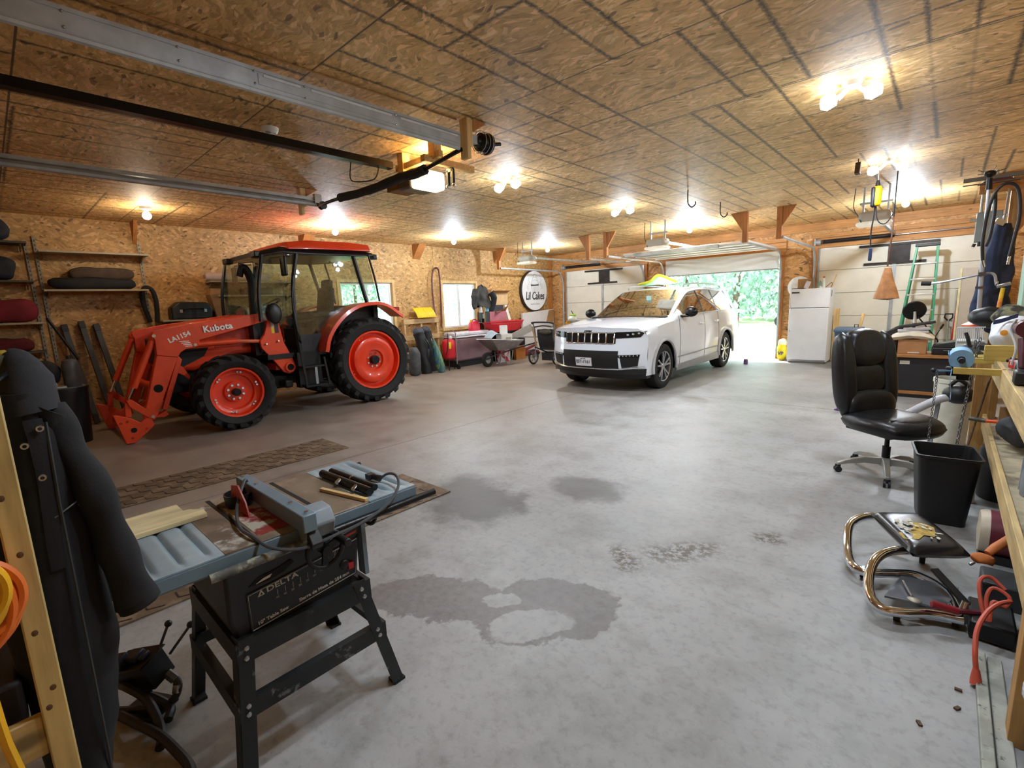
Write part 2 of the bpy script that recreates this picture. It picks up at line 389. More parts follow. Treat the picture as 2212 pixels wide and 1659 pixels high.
BLACKM = M('black_metal', '#121214', .38, .3, .2, 14)
RUBBER = M('rubber', '#151515', .75, 0, .25, 20, bump=.15)
WHITEP = M('white_plastic', '#e6e6e2', .4, 0, .05, 8)
# ---------------------------------------------------------------- room shell
XL, XR, YN, YF, ZC = -9.9, 1.1, -1.2, 12.95, 3.1
struct(B().box(XL-.15, XR+.15, YN-.15, YF+.15, -.15, 0), 'floor', FLOOR, smooth=0)
struct(B().box(XL-.15, XR+.15, YN-.15, YF+.15, ZC, ZC+.05), 'ceiling', OSB_CEIL, smooth=0)
def wall_with_holes(plane, pos, th, a0, a1, z0, z1, holes):
    """wall slab split in boxes around rectangular holes (a0,a1,z0,z1)"""
    b = B(); cuts = sorted({a0, a1, *[h[0] for h in holes], *[h[1] for h in holes]})
    for p, q in zip(cuts, cuts[1:]):
        hs = sorted([(h[2], h[3]) for h in holes if h[0] <= p+1e-6 and h[1] >= q-1e-6]); z = z0; segs = []
        for h0, h1 in hs:
            if h0 > z+1e-6: segs.append((z, h0))
            z = h1
        if z < z1: segs.append((z, z1))
        for s0, s1 in segs:
            if plane == 'x': b.box(pos, pos+th, p, q, s0, s1)
            else: b.box(p, q, pos, pos+th, s0, s1)
    return b
WIN = [(5.35, 6.68, 1.0, 2.18), (8.24, 9.44, 1.0, 2.18)]
struct(wall_with_holes('x', XL-.15, .15, YN, YF, 0, ZC, WIN), 'wall_left', OSB_LEFT, smooth=0)
DOORS = [(-9.30, -6.53), (-5.87, -3.03), (-2.27, .50)]; DZ = 2.55
struct(wall_with_holes('y', YF, .15, XL, XR, 0, ZC, [(a, b, 0, DZ) for a, b in DOORS]), 'wall_far', OSB_FAR, smooth=0)
struct(B().box(XR, XR+.15, YN, YF, 0, ZC), 'wall_right', OSB_LEFT, smooth=0)
struct(B().box(XL, XR, YN-.15, YN, 0, ZC), 'wall_near', OSB_FAR, smooth=0)
# header beams and jambs of the far wall
for i, (a, b) in enumerate(DOORS):
    struct(B().box(a-.12, b+.12, YF-.04, YF+.0, DZ-.01, DZ+.2).box(a-.12, b+.12, YF-.045, YF, DZ+.21, DZ+.30), 'trim_%d' % (i+1), HEAD, bev=.004)
    struct(B().box(a-.10, a, YF-.04, YF, 0, DZ).box(b, b+.10, YF-.04, YF, 0, DZ), 'trim_%d' % (i+4), BRK, bev=.004)
struct(B().box(XL, XR, YF-.035, YF, DZ+.38, ZC), 'trim_7', HEAD, bev=.003)
struct(B().box(XL, XL+.08, YF-.16, YF-.04, 0, ZC), 'trim_8', BRK)
struct(B().box(.205, .240, YN, 2.62, 0, .03).box(.246, .29, YN, 2.62, 0, .018), 'trim_9', M('old_sill', '#9a9c92', .7, 0, .2, 12, dirt=('#4a4740', .58, .7, 30)), bev=.004)
# windows
WFR = M('window_vinyl', '#f0f0ee', .35, 0, .03, 5); WGL = glass('window_glass', (.97, 1, .99), .1)
for i, (a, b, z0, z1) in enumerate(WIN):
    f = B(); x0, x1 = XL-.11, XL-.04; w = .05; m = (a+b)/2
    f.box(x0, x1, a, b, z0, z0+w).box(x0, x1, a, b, z1-w, z1).box(x0, x1, a, a+w, z0+w, z1-w).box(x0, x1, b-w, b, z0+w, z1-w).box(x0+.01, x1-.005, m-.03, m+.03, z0+w, z1-w)
    o = struct(f, 'window_%d' % (i+1), WFR, bev=.004)
    g = B().box(x0+.03, x0+.036, a+w, m-.03, z0+w, z1-w).box(x0+.03, x0+.036, m+.03, b-w, z0+w, z1-w).obj('glass', WGL, o, smooth=0)
    c = .07
    j = B().box(XL-.005, XL+.02, a-c, a, z0-c, z1+c).box(XL-.005, XL+.02, b, b+c, z0-c, z1+c).box(XL-.005, XL+.02, a, b, z1, z1+c).box(XL-.005, XL+.03, a, b, z0-c, z0)
    j.box(XL-.04, XL, a-.001, a+.012, z0, z1).box(XL-.04, XL, b-.012, b+.001, z0, z1).obj('casing', PINE, o, bev=.003)
# sectional doors: closed panels in the left and right openings
DPAN = M('door_panel_cream', '#e4dfd0', .55, 0, .05, 3, bump=.05)
def hinge_strut(b, x, z): b.box(x-.03, x+.03, YF-.012, YF-.002, z-.05, z+.05)
def closed_door(n, a, b):
    NP = 5; h = DZ/NP; p = B()
    for k in range(NP):
        p.box(a-.02, b+.02, YF+.005, YF+.05, k*h+.004, (k+1)*h-.004)
    p.box(a-.06, b+.06, YF+.03, YF+.06, 0, DZ+.03)
    d = struct(p, 'door_%d' % n, DPAN, bev=.006)
    s = B(); m = (a+b)/2
    s.box(m-.03, m+.03, YF-.025, YF+.006, .05, DZ-.3)
    for xx in (a+.015, b-.045): s.box(xx, xx+.03, YF-.01, YF+.006, .02, DZ-.02)
    s.obj('stile', GALV, d)
    k = B().box(m-.62, m+.68, YF-.05, YF+.004, DZ-.085, DZ-.04).box(m-.52, m+.5, YF-.04, YF+.004, DZ-.46, DZ-.415).box(m-.12, m+.24, YF-.03, YF+.006, DZ-.42, DZ-.08)
    k.obj('opener_bracket', M('oily_black_steel', '#2b2420', .5, .5, .4, 9), d)
    return d
closed_door(1, *DOORS[0]); closed_door(2, *DOORS[2])
# the open door: its sections hang under the ceiling from the header back
a, b = DOORS[1]; p = B(); zt = 2.60
WDOOR = M('door_panel_white', '#eceeee', .5, 0, .03, 3)
for k in range(4):
    y1 = YF-.32-k*.535; p.box(a+.02, b-.02, y1-.525, y1, zt+.0, zt+.045)
    for q in range(1): p.box(a+.05, b-.05, y1-.50, y1-.46, zt-.03, zt)
p.box(a+.02, b-.02, YF-.10, YF-.05, 2.16, 2.56)
od = struct(p, 'door_3', WDOOR, bev=.006)
B().box(a+.3, b-.6, YF-.32-2.16, YF-.32-2.11, zt-.05, zt+.03).obj('strut', GALV, od)
B().box(a+.02, b-.02, YF-.105, YF-.045, 2.14, 2.165).obj('bottom_seal', M('seal_grey', '#8f9494', .6), od)
# ---------------------------------------------------------------- door tracks, springs and brackets
def gusset(b, x, y, z, dx=0., dy=0., w=.30, h=.24, th=.045):
    """triangular knee block under the ceiling, running along dx or dy"""
    if dy: b.prism([(y, z), (y+dy*w, z), (y, z-h)], 'x', x-th/2, x+th/2)
    else: b.prism([(x, z), (x+dx*w, z), (x, z-h)], 'y', y-th/2, y+th/2)
    return b
def track(name, label, x, y0, rise, grp='garage door tracks'):
    t = thing(name, label, 'door track', (x, YF-.1, 0), 0, grp)
    pts = [(x, YF-.10, .12)]+[(x, YF-.10, 2.05)]+[(x, YF-.10-.32*(1-math.cos(q)), 2.05+rise*math.sin(q)) for q in [i*PI/12 for i in range(1, 7)]]+[(x, y0, 2.05+rise+.02)]
    B().tube(pts, .026, 6).obj('rail', GALV, t)
    for z in (.5, 1.2, 1.9): B().box(x-.02, x+.02, YF-.1, YF-.002, z, z+.05).obj('wall_clip', GALV, t)
    return t
for i, (a, b) in enumerate(DOORS):
    nm = ('left closed door', 'open door behind the white car', 'right closed door')[i]
    for x, sd in ((a+.0, 'left'), (b-.0, 'right')):
        track('door_track', 'galvanised curved track on the %s side of the %s' % (sd, nm), x+(-.035 if sd == 'left' else .035), 9.9, .50)
        t = thing('track_hanger', 'wooden post holding the %s track of the %s' % (sd, nm), 'hanger bracket', (x, 9.9, 0), 0, 'track hangers')
        s = -1 if sd == 'left' else 1; xx = x+s*.09
        B().box(xx-.045, xx+.045, 9.86, 9.94, 2.54, ZC).obj('post', BRK, t, bev=.003)
        gusset(B(), xx-s*.045, 9.9, ZC, dx=-s, w=.22, h=.34).obj('knee_block', BRK, t)
    m = (a+b)/2
    if i != 1:
        t = thing('torsion_spring', 'dark spring shaft on the header above the %s' % nm, 'spring', (a+.1, YF-.1, DZ+.1), 0, 'torsion springs')
        B().cyl((a-.1, YF-.1, DZ+.12), (b+.05, YF-.1, DZ+.12), .012).obj('shaft', STEEL, t)
        B().cyl((a+.10, YF-.1, DZ+.12), (a+1.35, YF-.1, DZ+.12), .04).obj('coil', M('spring_steel', '#2b2a2a', .5, .6, .3, 60), t)
        B().cyl((a-.03, YF-.1, DZ+.12), (a+.06, YF-.1, DZ+.12), .06).box(a-.06, a-.03, YF-.16, YF, DZ+.05, DZ+.19).obj('drum', GALV, t)
# knee blocks along the left wall
for y, where in ((1.84, 'above the end of the long wall shelf'), (4.65, 'above the tractor cab'), (7.46, 'above the hanging hose loop'), (10.35, 'near the round sign')):
    single(gusset(B(), XL+.001, y, ZC-.001, dx=1, w=.30, h=.34, th=.22 if y > 3 else .05), 'knee_block', BRK, 'triangular wooden knee block under the ceiling %s' % where, 'wood block', 'knee blocks of the left wall')
# ---------------------------------------------------------------- ceiling lamps (a grid of twin flood lamps) and single bulbs
BULB = M('lit_bulb', '#f4f6ff', .3, emit=14., var=.01); LWH = M('lamp_body', '#dfe0e0', .4, 0, .05)
def lamp_light(t, loc, w, col=LAMP_COL, r=.05):
    l = bpy.data.lights.new('lamp_glow', 'POINT'); l.energy = w; l.color = col; l.shadow_soft_size = r
    o = bpy.data.objects.new('lamp_glow', l); COL.objects.link(o); o.parent = t; o.location = loc; return o
def twin_lamp(x, y, label, twin=True, pw=1., col=LAMP_COL):
    t = thing('ceiling_lamp', label, 'lamp', (x, y, ZC), 0, 'ceiling lamps')
    B().cyl((0, 0, -.03), (0, 0, 0), .065, .075).obj('lamp_base', LWH, t, local=True)
    if twin:
        for s in (-1, 1):
            B().cyl((s*.03, 0, -.03), (s*.10, 0, -.07), .02, .04).obj('socket', LWH, t, local=True)
            B().lathe([(.001, -.07), (.04, -.06), (.058, -.02), (.05, .0), (.035, .04), (.001, .045)], (s*.14, 0, -.095), 'x', 14).obj('bulb', BULB, t, local=True)
    else:
        B().cyl((0, 0, -.06), (0, 0, -.03), .028).obj('socket', LWH, t, local=True)
        B().ball((0, 0, -.115), .055).obj('bulb', BULB, t, local=True)
    lamp_light(t, (0, 0, -.26), LAMP_W*.09*pw if twin else LAMP_W*.7*pw, col)
    if twin:
        for s in (-1, 1):
            l = bpy.data.lights.new('flood_glow', 'SPOT'); l.energy = LAMP_W*.64*pw; l.color = col; l.shadow_soft_size = .05; l.spot_size = 2.75; l.spot_blend = .6
            o = bpy.data.objects.new('flood_glow', l); COL.objects.link(o); o.parent = t; o.location = (s*.22, 0, -.13); o.rotation_euler = (0, -s*.35, 0)
    return t
LAMPS = [(-.66, 4.65, 1, 'twin flood lamp nearest the camera on the right of the board ceiling'), (-.66, 7.62, 1, 'twin flood lamp behind the hanging yellow cord reel'), (-4.15, 4.6, 1, 'twin flood lamp in the middle of the ceiling past the black sagging bar'),
 (-4.12, 7.4, 1, 'twin flood lamp in the middle of the ceiling in front of the white car'), (-4.25, 10.5, 0, 'bare bulb over the rear of the white car by the open door'), (-8.4, 4.55, 0, 'bare bulb right above the orange tractor cab'), (-8.28, 7.3, 0, 'bare bulb on the ceiling above the hanging hose'),
 (-8.45, 1.76, 0, 'bare bulb on the ceiling above the loader arms of the tractor'), (-.66, 10.8, 0, 'bare bulb near the header above the fridge'),
 (-.66, 1.7, 1, 'twin flood lamp straight above the shelf posts, over the near floor'), (-8.2, 10.6, 0, 'bare bulb on the ceiling near the round sign')]
DIM = {(-8.45, 1.76): (.22, (1, .8, .55)), (-8.4, 4.55): (.8, LAMP_COL), (-.66, 1.7): (.9, LAMP_COL), (-4.15, 4.6): (1.25, LAMP_COL), (-.66, 7.62): (.85, LAMP_COL), (-.66, 10.8): (1.5, LAMP_COL), (-4.25, 10.5): (1.7, LAMP_COL), (-4.12, 7.4): (1.05, LAMP_COL), (-8.2, 10.6): (1.2, LAMP_COL), (-.66, 4.65): (.8, LAMP_COL)}
for x, y, tw, lb in LAMPS: twin_lamp(x, y, lb, tw, *DIM.get((x, y), (1., LAMP_COL)))
# ---------------------------------------------------------------- door openers
OPB = M('opener_shell', '#b9b4a8', .45, 0, .05); OPL = M('opener_lens', '#e9e4d4', .4, emit=.25)
def opener(x, y, z, label, lit=False):
    t = thing('garage_door_opener', label, 'door opener', (x, y, z), 0, 'garage door openers')
    B().box(-.20, .20, -.16, .14, -.10, .05).obj('housing', OPB, t, bev=.05, local=True)
    B().box(-.22, .22, -.18, .12, -.16, -.10).obj('light_lens', OPL, t, bev=.03, local=True)
    for s in (-1, 1): B().box(s*.15-.012, s*.15+.012, -.01, .01, .05, ZC-z).obj('hanger_strap', GALV, t, local=True)
    B().box(-.20, .20, -.012, .012, ZC-z-.25, ZC-z-.22).obj('cross_strap', GALV, t, local=True)
    B().box(-.025, .025, .14, YF-y-.22, -.02, .03).obj('drive_rail', GALV, t, local=True)
    B().tube(spline([(-.26, -.05, ZC-z), (-.27, -.05, .15), (-.2, -.12, .0), (-.14, -.165, -.12)], 5), .006, 5).obj('power_cord', BLACKP, t, local=True)
    return t
opener(-7.92, 9.4, 2.70, 'garage door opener hanging before the left closed door near the round sign')
opener(-4.45, 9.4, 2.70, 'garage door opener hanging above the white car by the open door')
opener(-.92, 9.3, 2.68, 'garage door opener hanging behind the yellow cord reel before the right door')
# ---------------------------------------------------------------- tracks of the near door, running over the camera's left
XA, XB, YE = -3.13, -6.08, 2.955
t = thing('door_track', 'broad galvanised track under the near ceiling, ending at a square wooden hanger', 'door track', (XA, 2.3, 2.9), 0, 'near door tracks')
b = B(); b.box(XA-.004, XA, YN+.02, YE-.06, 2.875, 2.985).box(XA-.06, XA, YN+.02, YE-.06, 2.871, 2.876).box(XA, XA+.006, YN+.02, YE-.06, 2.965, 2.985)
b.obj('rail', GALV, t)
B().tube([(XA-.02, YN+.02, 2.868), (XA-.02, YE-.06, 2.868)], .020, 8).obj('roller_channel', GALV, t)
B().box(XA, XA+.004, 1.30, YE-.06, 2.895, 2.955).obj('splice_plate', GALV, t, bev=.001)
for y0, y1 in ((1.33, 1.55), (1.62, 2.22), (2.30, 2.86)): B().box(XA+.004, XA+.010, y0, y1, 2.942, 2.955).obj('slot_highlight', M('slot_highlight_pale', '#d5dbe0', .3, .3), t)  # paler strips paint in the highlights of the track slots
for y in (.05, .45, .9, 1.28, 1.58, 2.26):
    for z in (2.895, 2.962): B().ball((XA+.004, y, z), .007, n=8, m=5).obj('track_bolt', STEEL, t)
t = thing('door_track', 'slim galvanised track under the near ceiling, farther of the near pair', 'door track', (XB, 2.4, 2.9), 0, 'near door tracks')
B().tube([(XB-.02, YN+.02, 2.92), (XB-.02, YE+.14, 2.92)], .032, 8).box(XB-.03, XB+.02, YN+.02, YE+.14, 2.955, 2.99).obj('rail', GALV, t)
B().box(XB-.0, XB+.05, YE+.08, YE+.17, 2.92, 3.03).obj('end_plate', STEEL, t); B().lathe([(.001, -.03), (.05, -.03), (.05, .03), (.001, .03)], (XB+.03, YE+.18, 2.90), 'x', 16).obj('pulley', BLACKM, t)
for x, y, lb in ((XA, YE, 'square wooden hanger post at the end of the broad near track'), (XB-.09, YE-.04, 'square wooden hanger post behind the slim near track')):
    t = thing('track_hanger', lb, 'hanger bracket', (x, y, 0), 0, 'near track hangers')
    B().box(x-.045, x+.045, y-.02, y+.02, 2.785, ZC).box(x+.0, x+.04, y+.02, y+.05, 2.88, ZC).obj('post', PINE, t, bev=.003)
    gusset(B(), x+.02, y+.05, ZC, dy=1, w=.16, h=.10, th=.04).obj('knee_block', BRK, t)
t = thing('sagging_bar', 'black sagging bar wrapped thick in the middle, slung between the near tracks', 'bar', (-4.6, YE, 2.8), 0)
P = spline([(XA-.02, YE-.035, 2.862), (-3.45, YE-.03, 2.832), (-3.76, YE-.03, 2.80), (-4.05, YE-.03, 2.812), (-4.64, YE-.02, 2.80), (-5.27, YE, 2.835), (-5.66, YE, 2.838), (XB+.06, YE+.13, 2.90)], 6)
B().tube(P, .019, 8).obj('bar', BLACKM, t)
Q = [p for p in P if -5.3 < p.x < -3.62]; B().tube(Q, [.045]*len(Q), 9).rough(.008, 12).obj('wrapping', M('black_foam', '#191a1c', .8, 0, .3, 20, bump=.4), t)
t = thing('cable_drum', 'black grooved cable drum on a short shaft beyond the wooden track hanger', 'cable drum', (XA, 3.2, 2.95), 0)
c = Vector((XA-.0, 3.17, 2.955))
B().lathe([(.001, -.10), (.045, -.10), (.05, -.06), (.075, -.05), (.06, -.03), (.075, -.01), (.06, .01), (.085, .03), (.085, .06), (.03, .062), (.03, .07)], c, 'y', 22).obj('drum', BLACKM, t)
B().cyl(c+Vector((0, .06, 0)), c+Vector((0, .21, .035)), .018).obj('shaft', BLACKM, t)
for q in (-.05, .0, .04): B().tube([c+Vector((.088*math.cos(a), q, .088*math.sin(a))) for a in [i*PI/8 for i in range(16)]], .004, 5, closed=True).obj('cable_turn', STEEL, t)
B().box(c.x-.03, c.x+.03, YE+.055, c.y-.09, 2.92, 2.99).obj('mount_plate', GALV, t)
t = thing('garage_door_opener', 'near door opener with a glowing warm lamp behind the sagging black bar', 'door opener', (-4.1, 3.15, 2.8), 0, 'garage door openers')
B().box(-4.22, -4.02, 3.02, 3.34, 2.73, 2.87).obj('housing', M('opener_shell_dark', '#6a625a', .5), t, bev=.02)
B().box(-4.02, -3.86, 3.02, 3.34, 2.715, 2.89).obj('lit_lens', M('warm_lens', '#ffe3a6', .4, emit=5.), t, bev=.03)
B().box(-4.46, -4.28, 3.04, 3.30, 2.76, 2.87).box(-4.29, -4.21, 3.06, 3.28, 2.77, 2.86).obj('end_box', M('cardboard_brown', '#8b5f35', .8), t, bev=.01)
lamp_light(t, (.16, .03, .17), 9., (1, .66, .28), .05)
B().box(-4.19, -4.11, YN+.05, 2.90, 2.905, 2.965).obj('drive_rail', BLACKM, t)
B().tube(spline([(-4.20, 2.5, 2.93), (-4.27, 2.52, 2.78), (-4.22, 2.58, 2.755), (-4.08, 2.65, 2.76), (-4.10, 2.72, 2.86), (-4.16, 2.75, 2.93)], 6), .006, 5).obj('cord', BLACKP, t)
b = B()
for dx in (-4.22, -3.72): b.box(dx-.045, dx+.045, 3.06, 3.15, 2.87 if dx < -4 else 2.93, ZC)
b.box(-4.32, -3.62, 3.07, 3.12, 2.94, 3.0).box(-3.76, -3.70, 2.96, 3.6, 2.90, 2.96).obj('timber_cradle', PINEX, t, bev=.003)
t = thing('relay_clamp', 'small dark twin clamp hanging from the timber by the lit opener', 'clamp', (-3.73, 3.3, 2.7), 0)
b = B(); b.box(-3.77, -3.69, 3.28, 3.31, 2.86, 2.895)
for s in (-.035, .035): b.box(-3.73+s-.012, -3.73+s+.012, 3.28, 3.31, 2.74, 2.88)
b.obj('arms', BLACKM, t)
for s in (-.045, .045): B().ball((-3.73+s, 3.295, 2.735), .02, n=8, m=6).obj('jaw', CHROME, t)
single(B().tube([(-3.2, YN+.02, ZC-.006), (-3.19, 1.0, ZC-.006), (-3.17, 2.9, ZC-.006)], .006, 6), 'ceiling_cable', M('cable_tan', '#a5793f', .6), 'thin tan cable stapled along the ceiling beside the broad near track', 'cable')
# smoke alarm
t = thing('smoke_alarm', 'round white smoke alarm on the near left ceiling', 'smoke alarm', (-4.36, 1.86, ZC), 0)
B().lathe([(.001, -.045), (.05, -.045), (.065, -.02), (.07, 0)], (-4.36, 1.86, ZC), 'z', 24).obj('housing', WHITEP, t)
B().lathe([(.001, -.006), (.022, -.006), (.022, .0)], (-4.33, 1.83, ZC-.045), 'z', 12).obj('test_button', M('grey_plastic', '#8a8c8c', .5), t)
for x, y, lb in ((-2.93, 7.15, 'black steel storage hook in the ceiling, nearer of the two'), (-2.93, 8.5, 'black steel storage hook in the ceiling, farther of the two')):
    single(B().tube(spline([(x, y, ZC), (x, y, ZC-.12), (x+.01, y, ZC-.2), (x+.06, y, ZC-.25), (x+.11, y, ZC-.22), (x+.11, y, ZC-.18)], 5), .009, 6), 'ceiling_hook', BLACKM, lb, 'hook', 'ceiling hooks')
t = thing('pulley_block', 'small rusty pulley hanging on the ceiling near the twin lamp', 'pulley', (-.92, 7.25, 2.9), 0)
B().tube([(-.92, 7.25, ZC), (-.92, 7.25, ZC-.06)], .006).obj('eye', BLACKM, t); B().lathe([(.001, -.025), (.045, -.025), (.045, .025), (.001, .025)], (-.92, 7.25, 2.97), 'x', 16).prism([(7.19, 2.93), (7.31, 2.93), (7.27, 3.06), (7.23, 3.06)], 'x', -.945, -.895).obj('block', M('rusty_iron', '#5a4434', .7, .4, .3, 30), t)
# hoist/cord reel with pendant and the leather pouch on a rope
t = thing('cord_reel', 'black and yellow cord reel hanging from a ceiling hook with a pendant lead', 'cord reel', (-.79, 8.0, 2.6), 0)
B().box(-.84, -.74, 7.95, 8.05, 2.63, 2.88).obj('body', M('reel_yellow', '#e3b400', .4), t, bev=.03)
B().box(-.85, -.80, 7.94, 8.06, 2.62, 2.87).obj('black_side', BLACKP, t, bev=.02); B().cyl((-.79, 8, 2.87), (-.79, 8, 2.95), .03, .015).obj('neck', BLACKP, t)
B().tube([(-.79, 8, 2.93), (-.79, 8, ZC)], .007).obj('hook', STEEL, t)
B().tube(spline([(-.80, 8, 2.63), (-.805, 8, 2.5), (-.82, 8, 2.3), (-.81, 8, 2.10)], 6), .009, 6).tube(spline([(-.79, 8, 2.63), (-.76, 8, 2.45), (-.68, 8.01, 2.40), (-.61, 8.02, 2.52), (-.62, 8.03, 2.66)], 6), .007, 6).obj('lead', BLACKP, t)
B().box(-.83, -.79, 7.98, 8.02, 1.94, 2.11).obj('pendant', M('pendant_navy', '#22304f', .4), t, bev=.012)
t = thing('leather_pouch', 'tan leather tapering bag hanging on a rope in front of the right door', 'bag', (-.6, 8.05, 1.45), 0)
B().tube(spline([(-.60, 8.05, 2.48), (-.605, 8.05, 2.2), (-.62, 8.05, 1.86)], 5), .011, 6).obj('rope', M('rope_brown', '#5b3d2c', .8), t)
B().tube([(-.60, 8.05, 2.44), (-.60, 8.05, ZC)], .007).obj('hook_rod', BLACKM, t)
def pouch(u, v):
    z = 1.84-.40*v; w = .035+.105*v**1.1; a = 2*PI*u; return Vector((-.615+.01*v+w*math.cos(a), 8.05+w*.5*math.sin(a), z))
B().grid(pouch, 20, 12).loft([[pouch(k/20, 1)+Vector((0, 0, 0)) for k in range(20)], [Vector((-.605+.02*math.cos(2*PI*k/20), 8.05, 1.43+.012*math.sin(k*2.3))) for k in range(20)]], caps=True).rough(.008, 9).obj('pouch', M('tan_leather', '#b07848', .65, 0, .18, 14, bump=.2), t)
# ---------------------------------------------------------------- outdoors
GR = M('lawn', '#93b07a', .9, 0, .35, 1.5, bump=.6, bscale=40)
struct(B().box(-60, 40, YF+.15, 75, -.22, -.03), 'ground', GR, smooth=0)
struct(B().box(-60, XL-.15, -25, YF+.15, -.22, -.03), 'ground_side', GR, smooth=0)
struct(B().box(-12, 6, YF+.15, 19.2, -.1, -.018), 'driveway', M('gravel', '#c9b99c', .9, 0, .2, 30, bump=.5), smooth=0)
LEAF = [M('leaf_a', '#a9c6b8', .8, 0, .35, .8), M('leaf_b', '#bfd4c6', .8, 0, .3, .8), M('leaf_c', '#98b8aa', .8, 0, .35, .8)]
BARK = M('bark', '#6b5b4b', .9, 0, .3, 8)
def tree(x, y, h, r, seed, label):
    rnd = random.Random(seed); t = thing('tree', label, 'tree', (x, y, -.03), 0, 'trees beyond the lawn')
    B().tube(spline([(0, 0, 0), (rnd.uniform(-.1, .1), 0, h*.35), (rnd.uniform(-.3, .3), 0, h*.8)], 4), [.16*h/9, .15*h/9, .14*h/9, .13*h/9, .11*h/9, .09*h/9, .07*h/9, .06*h/9, .04*h/9], 8).obj('trunk', BARK, t, local=True)
    b = B()
    for k in range(2200):
        a = rnd.uniform(0, 2*PI); q = rnd.random(); z = h*(.02+.98*q); rr = r*(1.05-.75*q)*math.sqrt(rnd.random()); s = rnd.uniform(.08, .20)*h/9
        c = Vector((rr*math.cos(a), rr*math.sin(a), z)); m = Euler((rnd.uniform(0, 6), rnd.uniform(0, 6), rnd.uniform(0, 6))).to_matrix()
        b.faces([c+m @ Vector(p)*s for p in ((-1, 0, 0), (-.2, -.6, .1), (1, 0, 0), (-.2, .6, .1))], [(0, 1, 2, 3)])
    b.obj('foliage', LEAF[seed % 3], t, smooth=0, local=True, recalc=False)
TR = [(-13.5, 33), (-11, 36), (-9.6, 31), (-8, 35), (-6.3, 32), (-4.8, 36), (-3.2, 33), (-1.5, 35), (-15, 39), (-12, 42), (-7, 41), (-3, 42), (-18, 34), (-20, 40), (-16.5, 31)]
nt = ['a young', 'a bushy', 'a dark']
for i, (x, y) in enumerate(TR): tree(x, y, 9+(i*37 % 5)*.8, 1.9+(i*13 % 4)*.3, i, 'green leafy tree in the line of woods seen through the open door')
for i, (x, y) in enumerate([(-24, 11), (-26, 15), (-22, 18), (-29, 20), (-33, 13)]): tree(x, y, 7.5, 2.2, 20+i, 'leafy tree outside the left windows')
t = thing('flatbed_trailer', 'small dark trailer parked on the lawn before the woods', 'trailer', (-5.2, 27, 0), 0)
B().box(-6.1, -4.4, 26, 27.8, .5, 1.05).obj('bed', M('trailer_blue', '#2d3e58', .5), t, bev=.03)
for xx in (-5.9, -4.6): B().lathe([(.001, -.08), (.3, -.08), (.3, .08), (.001, .08)], (xx, 26.0, .27), 'y', 16).obj('wheel', RUBBER, t)
B().box(-6.1, -6.05, 26, 27.8, 1.05, 1.3).box(-4.45, -4.4, 26, 27.8, 1.05, 1.3).obj('side_rail', BLACKM, t)
def shrub(x, y, r, seed, lb):
    rnd = random.Random(seed); b = B()
    for k in range(260):
        a = rnd.uniform(0, 2*PI); q = rnd.random(); c = Vector((x+r*q*math.cos(a), y+r*q*math.sin(a), -.02+r*1.1*rnd.random()*(1.1-q))); m = Euler((rnd.uniform(0, 6), rnd.uniform(0, 6), 0)).to_matrix()
        b.faces([c+m @ Vector(p)*.09 for p in ((-1, 0, 0), (0, -.5, 0), (1, 0, 0), (0, .5, 0))], [(0, 1, 2, 3)])
    single(b, 'shrub', LEAF[1], lb, 'shrub', smooth=0, recalc=False)
shrub(-3.4, 19.4, .75, 3, 'leafy shrub at the lawn edge outside the open door')
# ---------------------------------------------------------------- tractor with front loader
ORANGE = M('tractor_orange', '#e04018', .32, 0, .06, 4, coat=.35)
ORANGE2 = M('loader_orange', '#e0461a', .42, 0, .08, 5)
RIMC = M('rim_orange_red', '#e63a14', .3, 0, .05, 5, coat=.4)
CABG = glass('cab_glass', (.80, .87, .84), .25)
TBLK = M('tractor_black', '#141415', .42, .1, .2, 10); DARKG = M('tractor_grey', '#2b2c2d', .6, 0, .2, 10)
TX = -8.15
tr = thing('tractor', 'orange farm tractor with enclosed cab and front loader arms, parked along the board wall', 'tractor', (TX, 3.3, 0))
def lugged_tyre(name, xo, y, R, W, rimR, side, nl):
    """tyre of radius R whose outer face is at xo; side=+1 faces the camera side"""
    w = B()
    xi = xo-side*W; xm = (xo+xi)/2; h = W/2; r0 = rimR
    prof = [(r0, -h*.70), (r0+.02, -h*.86), ((r0+R)/2, -h*1.0), (R-.075, -h*.92), (R-.045, -h*.70), (R-.035, 0), (R-.045, h*.70), (R-.075, h*.92), ((r0+R)/2, h*1.0), (r0+.02, h*.86), (r0, h*.70)]
    w.lathe(prof, (xm, y, R), 'x', 48)
    t = w.obj(name, RUBBER, tr)
    b = B()
    for k in range(nl*2):
        s = 1 if k % 2 else -1; a = 2*PI*k/(nl*2); ring = []
        da = .34/R*.55; n = 4
        sec = []
        for i in range(n+1):
            q = i/n; aa = a+da*(1-q)*1.0; xx = xm+s*h*(-.02+.98*q); rr = R-.0 if q < .8 else R-.03; rb = R-.06 if q < .8 else R-.11
            th = .030/R+.012*q
            P = []
            for (ra, ta) in ((rb, -1.25), (rr, -1), (rr, 1), (rb, 1.25)):
                P.append(Vector((xx, y+ra*math.cos(aa+ta*th), R+ra*math.sin(aa+ta*th))))
            sec.append(P)
        b.loft(sec)
    b.obj('tread', RUBBER, t, smooth=20)
    return t
